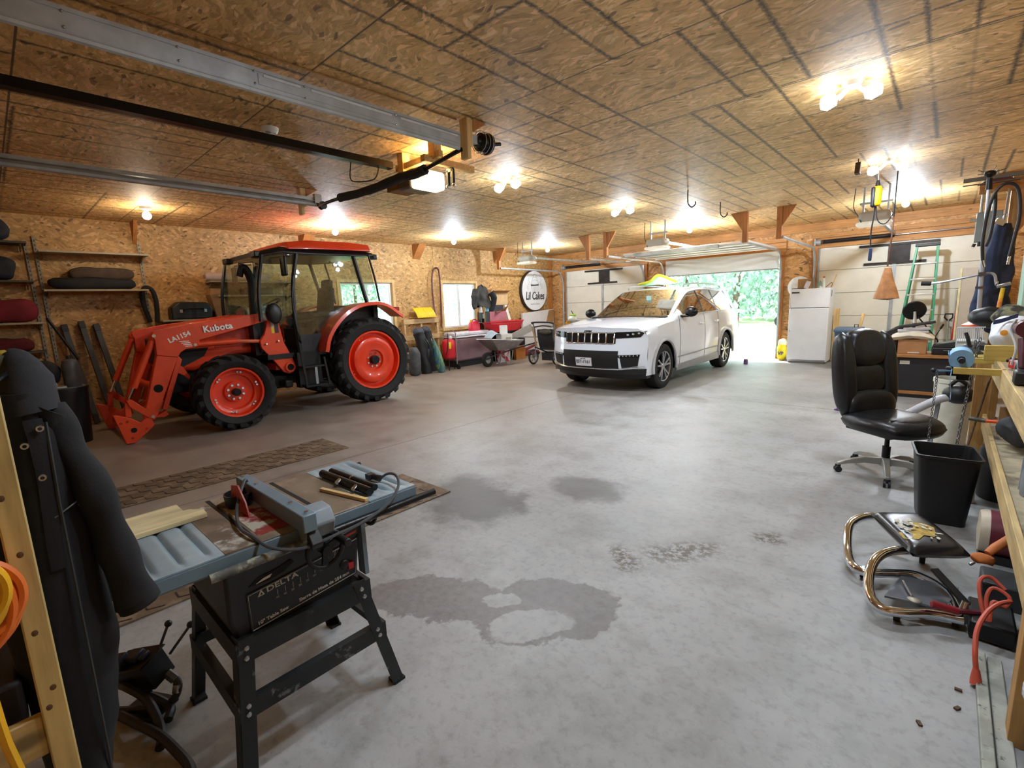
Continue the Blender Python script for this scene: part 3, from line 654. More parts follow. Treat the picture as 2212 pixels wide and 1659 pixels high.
def rim(xo, y, R, rimR, side, dish, nb, bc):
    """dished disc wheel; dish = list of (radius fraction, depth behind the tyre face)"""
    prof = [(rimR*f, -d) for f, d in dish]
    b = B(); P = [(r, h) for r, h in prof]+[(r, h-.012) for r, h in prof[::-1]]
    if side < 0: P = [(r, -h) for r, h in P]
    b.lathe(P, (xo, y, R), 'x', 40)
    o = b.obj('wheel_disc', RIMC, tr)
    d0 = dish[-1][1]; s = side
    hub = B().cyl((xo-s*(d0+.02), y, R), (xo-s*(d0-.085), y, R), rimR*.155, n=20).obj('hub', BLACKM, o, bev=.006)
    b = B()
    for k in range(8):
        a = 2*PI*(k+.5)/8; c = Vector((xo-s*(d0-.005), y+bc*math.cos(a), R+bc*math.sin(a))); b.cyl(c-Vector((s*.01, 0, 0)), c+Vector((s*.02, 0, 0)), .016, n=8)
    b.obj('wheel_bolt', CHROME, o)
    b = B()
    for k in range(nb):
        for dk in (-.07, .07):
            a = 2*PI*(k+.3)/nb+dk; c = Vector((xo-s*(dish[2][1]-.002), y+rimR*.84*math.cos(a), R+rimR*.84*math.sin(a))); b.cyl(c, c+Vector((s*.015, 0, 0)), .014, n=8)
    b.obj('rim_bolt', CHROME, o); return o
REARD = [(1.03, .045), (.97, .05), (.93, .15), (.86, .155), (.80, .06), (.74, .045), (.60, .045), (.56, .055), (.36, .06), (.33, .10), (.20, .105), (.001, .105)]
FRNTD = [(1.03, .035), (.96, .04), (.92, .10), (.84, .12), (.74, .125), (.70, .17), (.45, .18), (.40, .14), (.2, .14), (.001, .14)]
for s in (1, -1):
    xo = TX+s*1.06
    lugged_tyre('rear_tyre', xo, 4.37, .72, .42, .49, s, 21); rim(xo, 4.37, .72, .475, s, REARD, 4, .115)
    xo = TX+s*1.10
    lugged_tyre('front_tyre', xo, 2.19, .515, .34, .335, s, 18); rim(xo, 2.19, .515, .33, s, FRNTD, 6, .10)
# chassis, axles, engine block
B().box(TX-.28, TX+.28, 1.95, 4.75, .42, .85).box(TX-.2, TX+.2, 1.6, 2.2, .5, .8).cyl((TX-.7, 4.37, .72), (TX+.7, 4.37, .72), .15).cyl((TX-.8, 2.19, .515), (TX+.8, 2.19, .515), .09).obj('chassis', TBLK, tr, bev=.02)
B().box(TX-.36, TX+.52, 2.62, 3.1, .40, .62).box(TX+.5, TX+.75, 2.95, 3.08, .42, .55).obj('fuel_tank', TBLK, tr, bev=.03)
# hood: rounded orange bonnet with black side grille
HP = [(1.52, .86), (1.50, 1.10), (1.60, 1.36), (1.95, 1.48), (2.75, 1.56), (2.75, .98), (2.45, .98), (2.12, .88), (1.9, .80)]
B().prism(HP, 'x', TX-.36, TX+.36).obj('bonnet', ORANGE, tr, bev=.06, seg=3)
for s in (1, -1):
    B().prism([(1.60, .92), (1.62, 1.12), (2.10, 1.12), (2.03, 1.0), (1.72, .86)], 'x', TX+s*.355, TX+s*.375).obj('side_grille', M('grille_black', '#0c0c0d', .7, 0, .3, 60), tr)
    B().prism([(2.18, 1.10), (2.24, 1.38), (2.70, 1.45), (2.70, 1.10)], 'x', TX+s*.355, TX+s*.366).obj('side_panel', M('panel_red', '#b12c16', .4), tr, bev=.004)
B().box(TX-.26, TX+.26, 1.49, 1.53, .92, 1.28).obj('front_grille', TBLK, tr, bev=.02)
# exhaust stack and grab rail at the front pillar
B().tube(spline([(-7.72, 2.74, 1.45), (-7.72, 2.75, 1.9), (-7.73, 2.76, 2.08), (-7.75, 2.72, 2.22), (-7.76, 2.66, 2.24), (-7.77, 2.62, 2.12)], 5), [.05]*10+[.055]*16, 10).obj('exhaust_stack', M('heat_black', '#19191a', .6, .2), tr)
B().tube([(-7.72, 2.62, 2.15), (-7.72, 2.62, 2.30), (-7.72, 2.82, 2.33), (-7.72, 2.82, 2.12)], .010, 6).obj('exhaust_guard', TBLK, tr)
# cab
cw = .75; cx0, cx1 = TX-cw, TX+cw
roof = []
def roofring(y, w, zb, zt): return [Vector((TX-w, y, zb)), Vector((TX-w, y, zb+.03)), Vector((TX-w*.93, y, zt-.012)), Vector((TX-w*.6, y, zt)), Vector((TX+w*.6, y, zt)), Vector((TX+w*.93, y, zt-.012)), Vector((TX+w, y, zb+.03)), Vector((TX+w, y, zb))]
B().loft([roofring(3.14, .70, 2.52, 2.56), roofring(3.20, .82, 2.50, 2.62), roofring(3.5, .84, 2.515, 2.66), roofring(4.2, .84, 2.53, 2.675), roofring(4.58, .80, 2.54, 2.66), roofring(4.64, .74, 2.54, 2.60)]).obj('roof', ORANGE, tr, bev=.012)
B().loft([roofring(2.82, .72, 2.37, 2.47), roofring(3.1, .80, 2.44, 2.55), roofring(3.5, .82, 2.43, 2.53), roofring(4.3, .82, 2.44, 2.545), roofring(4.68, .74, 2.47, 2.54)]).obj('roof_underside', TBLK, tr, bev=.01)
for s in (1, -1):
    B().cbox((TX+s*.6, 2.80, 2.42), (.18, .09, .09)).obj('work_lamp', TBLK, tr, bev=.015)
    B().cbox((TX+s*.66, 4.72, 2.46), (.14, .08, .09)).obj('work_lamp', TBLK, tr, bev=.015)
    x = TX+s*cw; e = s*.03
    def bar(P, w=.035): 
        return B().tube(spline([(x+e*(1 if k else 1), a, b_) for k, (a, b_) in enumerate(P)], 6), w, 6)
    bar([(2.70, 1.45), (2.72, 1.9), (2.82, 2.40)], .028).obj('front_pillar', TBLK, tr)
    bar([(3.22, .92), (3.20, 1.35), (3.22, 1.95), (3.32, 2.44)], .032).obj('door_pillar', TBLK, tr)
    bar([(4.45, 1.68), (4.36, 2.05), (4.26, 2.46)], .034).obj('rear_pillar', TBLK, tr)
    bar([(4.70, 1.70), (4.64, 2.1), (4.55, 2.48)], .018).obj('rear_edge', TBLK, tr)
    g = B().prism([(2.72, 1.48), (2.80, 2.38), (3.29, 2.43), (3.20, 1.95), (3.18, 1.35)], 'x', x, x+s*.006).obj('quarter_glass', CABG, tr, smooth=0)
    g = B().prism([(3.24, .98), (3.23, 1.9), (3.33, 2.42), (4.25, 2.44), (4.40, 1.72), (4.05, 1.62), (3.80, 1.44), (3.63, 1.2), (3.55, .98)], 'x', x, x+s*.006).obj('door_glass', CABG, tr, smooth=0)
    B().prism([(4.30, 2.44), (4.48, 1.72), (4.68, 1.72), (4.54, 2.45)], 'x', x, x+s*.006).obj('rear_side_glass', CABG, tr, smooth=0)
    # curved fender over the rear wheel
    F = [(3.51, .94), (3.60, 1.20), (3.82, 1.46), (4.10, 1.63), (4.40, 1.69), (4.70, 1.65), (5.02, 1.44)]
    rings = []
    for (a, b_), (nx, nz) in zip([(p.x, p.y) for p in [Vector((q[0], q[1], 0)) for q in spline([(u, v, 0) for u, v in F], 5)]], [(0, 0)]*99):
        cy, cz = 4.37, .72; dy, dz = a-cy, b_-cz; L = math.hypot(dy, dz); dy /= L; dz /= L
        x0, x1 = TX+s*.62, TX+s*1.02
        rings.append([Vector((x0, a, b_)), Vector((x1, a, b_)), Vector((x1+s*.015, a-dy*.05, b_-dz*.05)), Vector((x1, a-dy*.06, b_-dz*.06)), Vector((x1-s*.02, a-dy*.03, b_-dz*.03)), Vector((x0, a-dy*.02, b_-dz*.02))])
    fo = B().loft(rings).obj('fender', ORANGE, tr)
    B().prism([(3.56, .94), (3.66, 1.18), (3.88, 1.42), (4.12, 1.57), (4.40, 1.62), (4.62, 1.60), (4.7, 1.2), (4.5, .8)], 'x', TX+s*.60, TX+s*.63).obj('fender_liner', TBLK, tr)
    B().cbox((TX+s*.85, 4.95, 1.56), (.16, .10, .07)).obj('tail_lamp', M('tail_red', '#a1150f', .3), tr, bev=.01)
    # grab rail beside the door and the mirror
    B().tube(spline([(x+s*.10, 3.21, 2.10), (x+s*.12, 3.15, 1.75), (x+s*.12, 3.17, 1.3), (x+s*.06, 3.24, 1.1)], 6), .012, 6).obj('grab_rail', TBLK, tr)
    m = B().cbox((x+s*.26, 3.02, 2.23), (.16, .05, .28)).obj('mirror', TBLK, tr, bev=.02)
    B().tube([(x+s*.02, 3.22, 2.40), (x+s*.26, 3.04, 2.39), (x+s*.26, 3.03, 2.3)], .012, 6).obj('mirror_arm', TBLK, m)
    # steps
    st = B().box(x+s*.02, x+s*.24, 3.15, 3.5, .72, .745).box(x+s*.02, x+s*.24, 3.18, 3.54, .42, .45).beam((x+s*.24, 3.14, .94), (x+s*.24, 3.18, .42), .03, .02).beam((x+s*.24, 3.49, .86), (x+s*.24, 3.54, .42), .03, .02).box(x-s*.1, x+s*.05, 3.16, 3.52, .40, .95)
    st.obj('steps', M('step_black', '#191a1b', .5, .3, .2, 30), tr)
    B().box(x+s*.245, x+s*.25, 3.32, 3.36, .46, .72).obj('step_reflector', M('reflector', '#8d9297', .4), tr)
    B().prism([(3.26, .94), (3.55, .94), (3.62, 1.2), (3.58, 1.22), (3.26, 1.22)], 'x', x-s*.02, x+s*.01).obj('sill_panel', DARKG, tr)
# windscreen and rear glass, floor, cowl
B().faces([(cx0, 2.70, 1.46), (cx1, 2.70, 1.46), (cx1, 2.81, 2.40), (cx0, 2.81, 2.40)], [(0, 1, 2, 3)]).obj('windscreen', CABG, tr, smooth=0)
B().faces([(cx0, 4.71, 1.66), (cx1, 4.71, 1.66), (cx1, 4.55, 2.47), (cx0, 4.55, 2.47)], [(0, 1, 2, 3)]).obj('rear_glass', CABG, tr, smooth=0)
B().box(cx0+.03, cx1-.03, 2.76, 4.6, .88, .95).box(TX-.56, TX+.56, 2.66, 2.74, .95, 1.46).box(cx0+.02, cx1-.02, 4.6, 4.68, .95, 1.66).obj('cab_floor', TBLK, tr)
B().prism([(2.78, .95), (2.78, 1.52), (2.95, 1.58), (3.08, 1.45), (3.06, .95)], 'x', TX-.2, TX+.2).obj('dashboard', DARKG, tr, bev=.02)
sw = B(); sc = Vector((TX, 3.13, 1.70)); A1 = Vector((1, 0, 0)); A2 = Vector((0, .88, .47)).normalized()
sw.tube([sc+A1*.2*math.cos(a)+A2*.2*math.sin(a) for a in [2*PI*i/20 for i in range(20)]], .016, 6, closed=True).cyl(sc, (TX, 3.02, 1.45), .02).beam(sc-A1*.2, sc+A1*.2, .03, .02).obj('steering_wheel', TBLK, tr)
st = B().cbox((TX, 3.82, 1.36), (.50, .48, .14), (.08, 0, 0)).obj('seat', M('seat_grey', '#242527', .7, 0, .2, 20), tr, bev=.05, seg=3)
B().cbox((TX, 4.10, 1.72), (.44, .13, .52), (-.16, 0, 0)).obj('seat_back', MATS['seat_grey'], tr, bev=.05, seg=3); B().cbox((TX, 4.16, 2.02), (.28, .11, .18), (-.1, 0, 0)).obj('head_rest', MATS['seat_grey'], tr, bev=.04)
for s in (1, -1): B().cbox((TX+s*.36, 3.9, 1.52), (.12, .5, .1), (.05, 0, 0)).obj('arm_rest', DARKG, tr, bev=.03)
B().box(TX+.40, TX+.60, 3.6, 4.35, 1.1, 1.46).box(TX-.60, TX-.40, 3.6, 4.35, 1.1, 1.46).obj('side_console', DARKG, tr, bev=.04)
B().box(TX-.3, TX+.3, 3.45, 4.0, .95, 1.3).obj('seat_base', TBLK, tr)
B().ball((-7.36, 2.90, 1.56), .13, (.35, .8, 1.2)).obj('joystick_boot', TBLK, tr)
# loader: both arms, masts, cylinders, couplers
PIN = M('pin_steel', '#c9b9a6', .3, .8, .1, 20); HOLE = M('hole_dark', '#0a0909', .9)
def arm(xo, near):
    s = 1 if near else -1; xi = xo-s*.10; p = lambda a: 0
    B().prism([(1.88, 1.463), (2.846, 1.58), (2.832, 1.458), (1.915, 1.237)], 'x', xi, xo).obj('boom_rear', ORANGE2, tr, bev=.008)
    B().prism([(1.404, 1.349), (1.43, 1.385), (1.498, 1.405), (1.874, 1.468), (1.905, 1.44), (1.925, 1.24), (1.90, 1.16), (1.855, 1.149), (1.75, 1.135), (1.690, 1.098), (1.651, 1.039), (1.427, 1.087), (1.433, 1.276)], 'x', xi-s*.012, xo+s*.012).obj('knuckle_plate', ORANGE2, tr, bev=.006)
    B().prism([(1.427, 1.087), (1.651, 1.039), (1.345, .325), (1.30, .26), (1.19, .30), (1.236, .455)], 'x', xi, xo).obj('boom_front', ORANGE2, tr, bev=.008)
    B().prism([(1.66, 1.06), (1.70, 1.0), (1.455, .36), (1.40, .38)], 'x', xi+s*.02, xo-s*.02).prism([(1.37, .33), (1.44, .36), (1.455, .30), (1.41, .275), (1.30, .29)], 'x', xi, xo).prism([(1.648, .95), (1.70, .90), (1.765, .77), (1.755, .72), (1.70, .78), (1.63, .83)], 'x', xi+s*.03, xo-s*.03).obj('levelling_rod', ORANGE2, tr, bev=.005)
    b = B().cyl((xo+s*.001, 1.389, .659), (xo+s*.004, 1.389, .659), .052, n=20).obj('tube_hole', HOLE, tr)
    m = B().prism([(2.845, 1.60), (2.955, 1.605), (2.985, 1.42), (3.03, 1.12), (3.12, .90), (3.155, .80), (3.16, .70), (3.12, .65), (3.06, .635), (2.98, .665), (2.85, .86), (2.70, 1.06), (2.690, 1.16), (2.76, 1.26), (2.80, 1.375)], 'x', xo-s*.04, xo+s*.02).obj('mast', ORANGE2, tr, bev=.006)
    if near:
        B().lathe([(.05, 0), (.078, 0), (.078, .03), (.05, .03)], (xo+s*.02, 3.075, .735), 'x', 22).obj('mast_ring', ORANGE2, m)
        B().cyl((xo+s*.021, 3.075, .735), (xo+s*.024, 3.075, .735), .052, n=20).obj('mast_hole', HOLE, m)
        B().box(xo+s*.0205, xo+s*.0225, 2.865, 2.905, 1.27, 1.45).obj('warning_decal', M('decal_yellow', '#e2c51a', .5, var=.02), m)
        B().box(xo+s*.0205, xo+s*.0225, 2.865, 2.905, 1.355, 1.45).xf(Matrix.Translation((.001, 0, 0))).obj('decal_grey', M('decal_grey', '#b9b9b4', .5), m)
        B().box(xo+s*.0205, xo+s*.0225, 2.915, 2.97, 1.27, 1.45).obj('decal_dark', M('decal_dark', '#2b2420', .5), m)
        for y, z in ((2.745, 1.10), (2.92, 1.13)): B().cyl((xo+s*.0, y, z), (xo+s*.06, y+.02, z+.02), .014, n=8).obj('mast_pin', PIN, m)
        B().cyl((xo+s*.02, 2.90, 1.53), (xo+s*.03, 2.90, 1.53), .022, n=12).obj('pivot_pin', PIN, m)
    B().cyl((xo-s*.05, 1.425, 1.30), (xo-s*.05, 1.146, .697), .038, n=16).ball((xo-s*.05, 1.428, 1.31), .055).obj('bucket_cylinder', ORANGE2, tr)
    B().cyl((xo-s*.05, 1.146, .697), (xo-s*.05, 1.075, .545), .016, n=10).obj('cylinder_rod', CHROME, tr)
    B().cyl((xo-s*.05, 1.87, 1.185), (xo-s*.05, 2.40, 1.19), .042, n=16).obj('lift_cylinder', ORANGE2, tr); B().cyl((xo-s*.05, 2.40, 1.19), (xo-s*.05, 2.72, 1.16), .028, n=12).obj('lift_rod', M('rod_orange', '#d9603a', .3), tr)
    B().prism([(1.045, .55), (1.075, .575), (1.11, .55), (1.30, .335), (1.29, .29), (1.25, .29), (1.07, .47)], 'x', xo-s*.02, xo+s*.02).prism([(1.03, .53), (1.085, .50), (1.075, .34), (1.01, .35)], 'x', xo-s*.06, xo-s*.01).obj('coupler_link', ORANGE2, tr, bev=.005)
    c = B().prism([(.892, .397), (.93, .39), (1.057, .335), (1.15, .255), (1.20, .30), (1.264, .304), (1.289, .201), (1.25, .16), (1.066, .012), (.975, .015)], 'x', xo-s*.05, xo+s*.012).obj('coupler_plate', ORANGE2, tr, bev=.006)
    B().cyl((xo+s*.013, 1.07, .176), (xo+s*.016, 1.07, .176), .032, n=18).obj('coupler_hole', HOLE, c)
    for y, z in ((1.02, .295), (.955, .285), (1.20, .17), (1.045, .08)): B().cyl((xo+s*.01, y, z), (xo+s*.02, y, z), .014, n=10).obj('coupler_pin', M('pin_orange', '#a8300f', .4), c)
    for y, z in ((1.426, 1.335), (1.862, 1.185), (1.283, .31)): B().cyl((xo+s*.01, y, z), (xo+s*.028, y, z), .021, n=12).obj('loader_pin', PIN, tr)
arm(-7.48, True); arm(-8.82, False)
B().cyl((-7.5, 1.389, .659), (-8.8, 1.389, .659), .05, n=16).cyl((-7.5, 1.07, .176), (-8.8, 1.07, .176), .03, n=12).box(-8.75, -7.55, 2.90, 3.0, .70, .80).obj('cross_tube', ORANGE2, tr)
WDEC = M('decal_white', '#eceae4', .4, var=.02)
text('Kubota', .118, frame((-7.466, 2.165, 1.395), (0, 1, .105), (0, 0, 1)), 'maker_lettering', WDEC, tr, bold=.004, spacing=1.06)
text('LA1154', .085, frame((-7.466, 1.70, 1.30), (0, 1, .36), (0, 0, 1)), 'model_lettering', WDEC, tr, bold=.003)
for k in range(4): B().box(-7.468, -7.466, 1.69+.02*k, 1.80+.015*k, 1.235-.022*k, 1.245-.022*k).obj('caption_lettering', WDEC, tr)
# ---------------------------------------------------------------- white sport utility car
CARW = M('car_white', '#e8f0fa', .16, 0, .01, 3, coat=.8); CGL = glass('car_glass', (.5, .55, .53), .2, gc=.5); TINT = glass('car_glass_tint', (.5, .58, .58), .3, gc=.75)
CBLK = M('car_black_trim', '#0d0d0f', .3, 0, .1, 20); CGRAY = M('car_lower_grey', '#8b8d90', .35, .1, .06, 8); LAMPG = M('lamp_dark', '#1b1d20', .12, .2, .2, 14)
CX, CY = -4.53, 6.95
car = thing('car', 'white sport utility car with black grille, parked facing the camera in the open doorway', 'car', (CX, CY+2.5, 0))
SA1, SA2 = .92, 4.01
def lerp(a, b, t): t = max(0, min(1, t)); return a+(b-a)*t
def c_w(s): return .965-(.11*((.5-s)/.5)**2 if s < .5 else 0)-(.09*((s-4.5)/.65)**2 if s > 4.5 else 0)
def c_top(s):
    if s < 1.42: q = s/1.42; return 1.055+.185*(1-(1-q)**1.7)
    if s < 2.32: q = (s-1.42)/.9; return 1.24+.50*(1.12*q-.12*q*q)
    if s < 3.2: q = (s-2.32)/.88; return 1.74+.06*(1-(1-q)**2)
    if s < 4.72: q = (s-3.2)/1.52; return 1.80-.055*q*q
    q = min(1, (s-4.72)/.33); return 1.745-.42*q
def c_zb(s):
    z = .30
    for a in (SA1, SA2):
        d = abs(s-a)
        if d < .455: z = max(z, .385+math.sqrt(.455**2-d*d)*1.02)
    return z
def c_rows(s):
    w, zt, zb = c_w(s), c_top(s), c_zb(s); belt = 1.235+.012*max(0, s-1.4)
    hood = lerp(1, 0, (s-1.30)/.15); sh = min(1.17, zt-.085)
    R = [(w-.02, zb), (w-.004, max(.50, zb+.015)), (w+.004, max(.74, zb+.03)), (w-.002, max(.93, zb+.05)), (w-.028, max(sh, .90))]
    t = max(0, min(1, (s-1.42)/.9)); z7 = max(zt-.085, min(belt, zt-.02)+.004) if s >= 1.3 else zt-.012
    z5 = min(belt, zt-.03); x5 = lerp(w-.055, w-.13, hood); x7 = lerp(w-.15-.10*t, w-.36, hood); x8 = lerp(w-.19-.13*t, w-.52, hood)
    R += [(x5, z5), ((x5+x7)/2+.012, (z5+z7)/2+.01*(1-hood)), (x7, z7), (x8, max(zt-.03, z7+.002)), (.36, zt-.006), (0, zt)]
    return R
def c_pt(s, x, z):
    sh = .30*(1-min(1, abs(x)/.954)**3.2)*lerp(1, 0, (s-.3)/.95)
    if s > 4.6: sh = -.10*(1-min(1, abs(x)/.9)**2.5)*lerp(0, 1, (s-4.6)/.5)
    return Vector((CX+x, CY+s-sh, z))
def fr(a, b, n): return [a+(b-a)*i/n for i in range(n)]
ST = sorted({round(v, 4) for v in fr(.3, .46, 3)+fr(.465, 1.375, 18)+[1.30, 1.40, 1.42]+fr(1.5, 2.32, 8)+[2.32, 1.78, 2.72, 2.80, 3.50, 3.58, 4.38]+fr(2.45, 3.55, 8)+fr(3.555, 4.465, 18)+[4.47, 4.6, 4.72, 4.83, 4.94, 5.05]})
parts = {k: B() for k in ('body', 'ws', 'w1', 'w2', 'w3', 'rear', 'pb1', 'pb-1', 'pc1', 'pc-1')}
ROWS = [c_rows(s) for s in ST]
for i in range(len(ST)-1):
    sm = (ST[i]+ST[i+1])/2
    for j in range(10):
        for sg in (1, -1):
            q = [c_pt(ST[i], sg*ROWS[i][j][0], ROWS[i][j][1]), c_pt(ST[i+1], sg*ROWS[i+1][j][0], ROWS[i+1][j][1]), c_pt(ST[i+1], sg*ROWS[i+1][j+1][0], ROWS[i+1][j+1][1]), c_pt(ST[i], sg*ROWS[i][j+1][0], ROWS[i][j+1][1])]
            k = 'body'
            if j >= 8 and 1.42 <= sm <= 2.30: k = 'ws'
            elif j >= 8 and sm > 4.72: k = 'rear'
            elif j in (5, 6):
                if 1.78 < sm < 2.72: k = 'w1'
                elif 2.80 < sm < 3.50: k = 'w2'
                elif 3.58 < sm < 4.38: k = 'w3'
                elif 2.72 < sm < 2.80: k = 'pb%d' % sg
                elif 3.50 < sm < 3.58: k = 'pc%d' % sg
            v = parts[k]; vs = [v.bm.verts.new(p) for p in q]
            try: v.bm.faces.new(vs if sg > 0 else vs[::-1])
            except ValueError: pass
# front mask and tailgate closing faces
F0 = c_rows(.3)
def ztop(x):
    x = abs(x); P = sorted((a, b) for a, b in F0[3:])
    for (a, za), (b, zb_) in zip(P, P[1:]):
        if a <= x <= b: return za+(zb_-za)*(x-a)/max(1e-6, b-a)
    return P[-1][1] if x > P[-1][0] else P[0][1]
def mask_y(x, z): return CY+.30*min(1, abs(x)/.954)**3.2+.10*max(0, z-.86)**1*1.0-.035*math.exp(-((z-.62)/.16)**2)
def mp(x, z, off=0.): return Vector((CX+x, mask_y(x, z)-off, z))
xs = [-.945+1.89*i/36 for i in range(37)]
b = parts['body']
def mfun(u, v):
    x = -.954+1.908*u; z = .36+(ztop(x)-.36)*v; p = mp(x, z); 
    e = max(0, (v-.9)/.1); q = c_pt(.3, x, ztop(x)); return p.lerp(Vector((p.x, q.y, q.z)), e)
b.grid(mfun, 36, 16)
L = c_rows(5.05); tg = [c_pt(5.05, x, z) for x, z in L]; tgm = [c_pt(5.05, -x, z) for x, z in L]
for j in range(10): b.faces([tg[j], tg[j+1], tgm[j+1], tgm[j]], [(0, 1, 2, 3)])
body = b.obj('body_shell', CARW, car, smooth=50)
parts['ws'].obj('windscreen', CGL, car, smooth=50); parts['rear'].obj('rear_window', TINT, car, smooth=50); [parts[k].obj('door_pillar', CBLK, car, smooth=50) for k in ('pb1', 'pb-1', 'pc1', 'pc-1')]
for k, nm in (('w1', 'front_side_window'), ('w2', 'rear_side_window'), ('w3', 'quarter_window')): parts[k].obj(nm, CGL if k == 'w1' else TINT, car, smooth=50)
def patch(c, off, th, n=8, m=4, bld=None):
    """slab over four corners (x,z) of the front mask, standing off by off"""
    (a0, a1), (b0, b1), (d0, d1), (e0, e1) = c
    def f(u, v, o=off):
        x = (a0*(1-u)+b0*u)*(1-v)+(e0*(1-u)+d0*u)*v; z = (a1*(1-u)+b1*u)*(1-v)+(e1*(1-u)+d1*u)*v; return mp(x, z, o)
    return (bld or B()).slab(lambda u, v: f(u, v), n, m, lambda u, v: f(u, v, off-th))
patch([(-.55, .42), (.55, .42), (.55, .725), (-.55, .725)], .010, .03, 14, 5).obj('lower_intake', M('intake_black', '#0b0b0c', .6, 0, .3, 90), car)
b = patch([(-.50, .845), (.50, .845), (.50, 1.03), (-.50, 1.03)], .006, .02, 12, 4); b.obj('grille_back', CBLK, car)
for k in range(7):
    x0 = -.485+k*.1395; x1 = x0+.128
    g = B(); w = .013
    P = [(x0, .86), (x0+.02, .85), (x1-.02, .85), (x1, .86), (x1, 1.015), (x1-.02, 1.025), (x0+.02, 1.025), (x0, 1.015)]
    g.tube([mp(x, z, .016) for x, z in P], .008, 6, closed=True); g.obj('grille_slot', CHROME, car)
for s in (1, -1):
    patch([(s*.50, .93), (s*.86, .945), (s*.93, 1.045), (s*.50, 1.035)], .008, .03, 10, 4).obj('headlamp', LAMPG, car)
    h = B()
    for k in range(3): h.ball(mp(s*(.68+.075*k), .988+.010*k, .002), .017, (1.5, 1, 1), 10, 6)
    h.obj('lamp_dot', M('lamp_clear', '#c8d2da', .08, .5), car)
    patch([(s*.60, .44), (s*.83, .47), (s*.86, .635), (s*.58, .62)], .006, .02, 6, 4).obj('side_intake', MATS['intake_black'], car)
    patch([(s*.56, .615), (s*.86, .63), (s*.865, .665), (s*.555, .655)], .014, .02, 6, 2).obj('fog_lamp', LAMPG, car)
    f = B()
    for k in range(6): f.ball(mp(s*(.585+.05*k), .638+.002*k, .016), .012, n=8, m=5)
    f.obj('fog_dot', M('lamp_clear', '#c8d2da', .08, .5), car)
patch([(-.93, .33), (.93, .33), (.94, .42), (-.94, .42)], .012, .05, 20, 3).obj('lower_bumper', CBLK, car)
B().slab(lambda u, v: Vector((CX-.9+1.8*u, CY+.12+.25*abs(2*u-1)**3+.5*v, .24+.0*v)), 16, 2, lambda u, v: Vector((CX-.9+1.8*u, CY+.08+.25*abs(2*u-1)**3+.5*v, .36))).obj('air_dam', CBLK, car)
b = B(); b.tube([mp(x, .415+.045*max(0, abs(x)-.55)/.4, .016) for x in [-.92+1.84*i/30 for i in range(31)]], .013, 6); b.obj('chrome_strip', CHROME, car)
pl = patch([(-.245, .455), (.075, .455), (.075, .60), (-.245, .60)], .03, .02, 4, 2).obj('number_plate', M('plate_white', '#dcdde0', .4, var=.03), car)
text('EST-7161', .075, frame(mp(-.085, .53, .033), (1, 0, 0), (0, 0, 1)), 'plate_lettering', M('plate_ink', '#4a4f58', .5), car, bold=.001)
text('NEW YORK', .02, frame(mp(-.085, .583, .033), (1, 0, 0), (0, 0, 1)), 'plate_caption', M('plate_ink', '#4a4f58', .5), car)
text('Jeep', .085, frame(mp(-.02, 1.03, 0)+Vector((0, -.0, .035)), (1, 0, 0), (0, .55, 1)), 'hood_lettering', M('emblem_dark', '#2a2c2f', .3), car, bold=.002, depth=.004)
# arches, rocker, wheels
def tyre_wheel(side, s):
    y = CY+s; R = .39; xo = CX+side*.955; W = .25; xm = xo-side*W/2
    B().lathe([(.26, -.10), (.29, -.122), (.35, -.125), (.385, -.105), (.39, -.07), (.39, .07), (.385, .105), (.35, .125), (.29, .122), (.26, .10)], (xm, y, R), 'x', 40).obj('tyre', RUBBER, car)
    f = side
    al = B().lathe([(.265, f*.118), (.25, f*.11), (.243, f*.06), (.24, -f*.1), (.25, -f*.11)], (xm, y, R), 'x', 40).obj('rim', M('alloy', '#b4b7ba', .28, .8, .06, 10), car)
    for k in range(5):
        for d in (-.20, .20):
            a = 2*PI*k/5+PI/2; a0 = a+d*.45; a1 = a+d*1.05
            p = Vector((xo-f*.035, y+.05*math.cos(a0), R+.05*math.sin(a0))); q = Vector((xo-f*.015, y+.247*math.cos(a1), R+.247*math.sin(a1)))
            B().beam(p, q, .032, .03, (f, 0, 0)).obj('spoke', MATS['alloy'], al, bev=.005)
    B().lathe([(.001, f*.012), (.045, f*.008), (.062, -f*.01), (.062, -f*.04)], (xo-f*.02, y, R), 'x', 20).obj('hub_cap', MATS['alloy'], al)
    B().lathe([(.001, 0), (.24, 0)], (xo-f*.12, y, R), 'x', 30).obj('brake_disc', M('brake_dark', '#3a3b3d', .5, .5), al)
    w = B(); th = [PI*i/20 for i in range(21)]
    w.loft([[Vector((xo+f*.012, y+.455*math.cos(a), .385+.465*math.sin(a))) for a in th], [Vector((xo-f*.40, y+.455*math.cos(a), .385+.465*math.sin(a))) for a in th]], caps=False, ringclosed=False)
    w.obj('wheel_well', CBLK, car)
    w = B(); pts = [Vector((CX+side*(c_w(s+.46*math.cos(a))+.006), y+.462*math.cos(a), max(.30, .385+.472*math.sin(a)))) for a in [PI*(i-1)/20 for i in range(23)]]
    w.tube(pts, .026, 6); w.obj('arch_trim', M('arch_light', '#c6c9cd', .3, 0, .02), car)
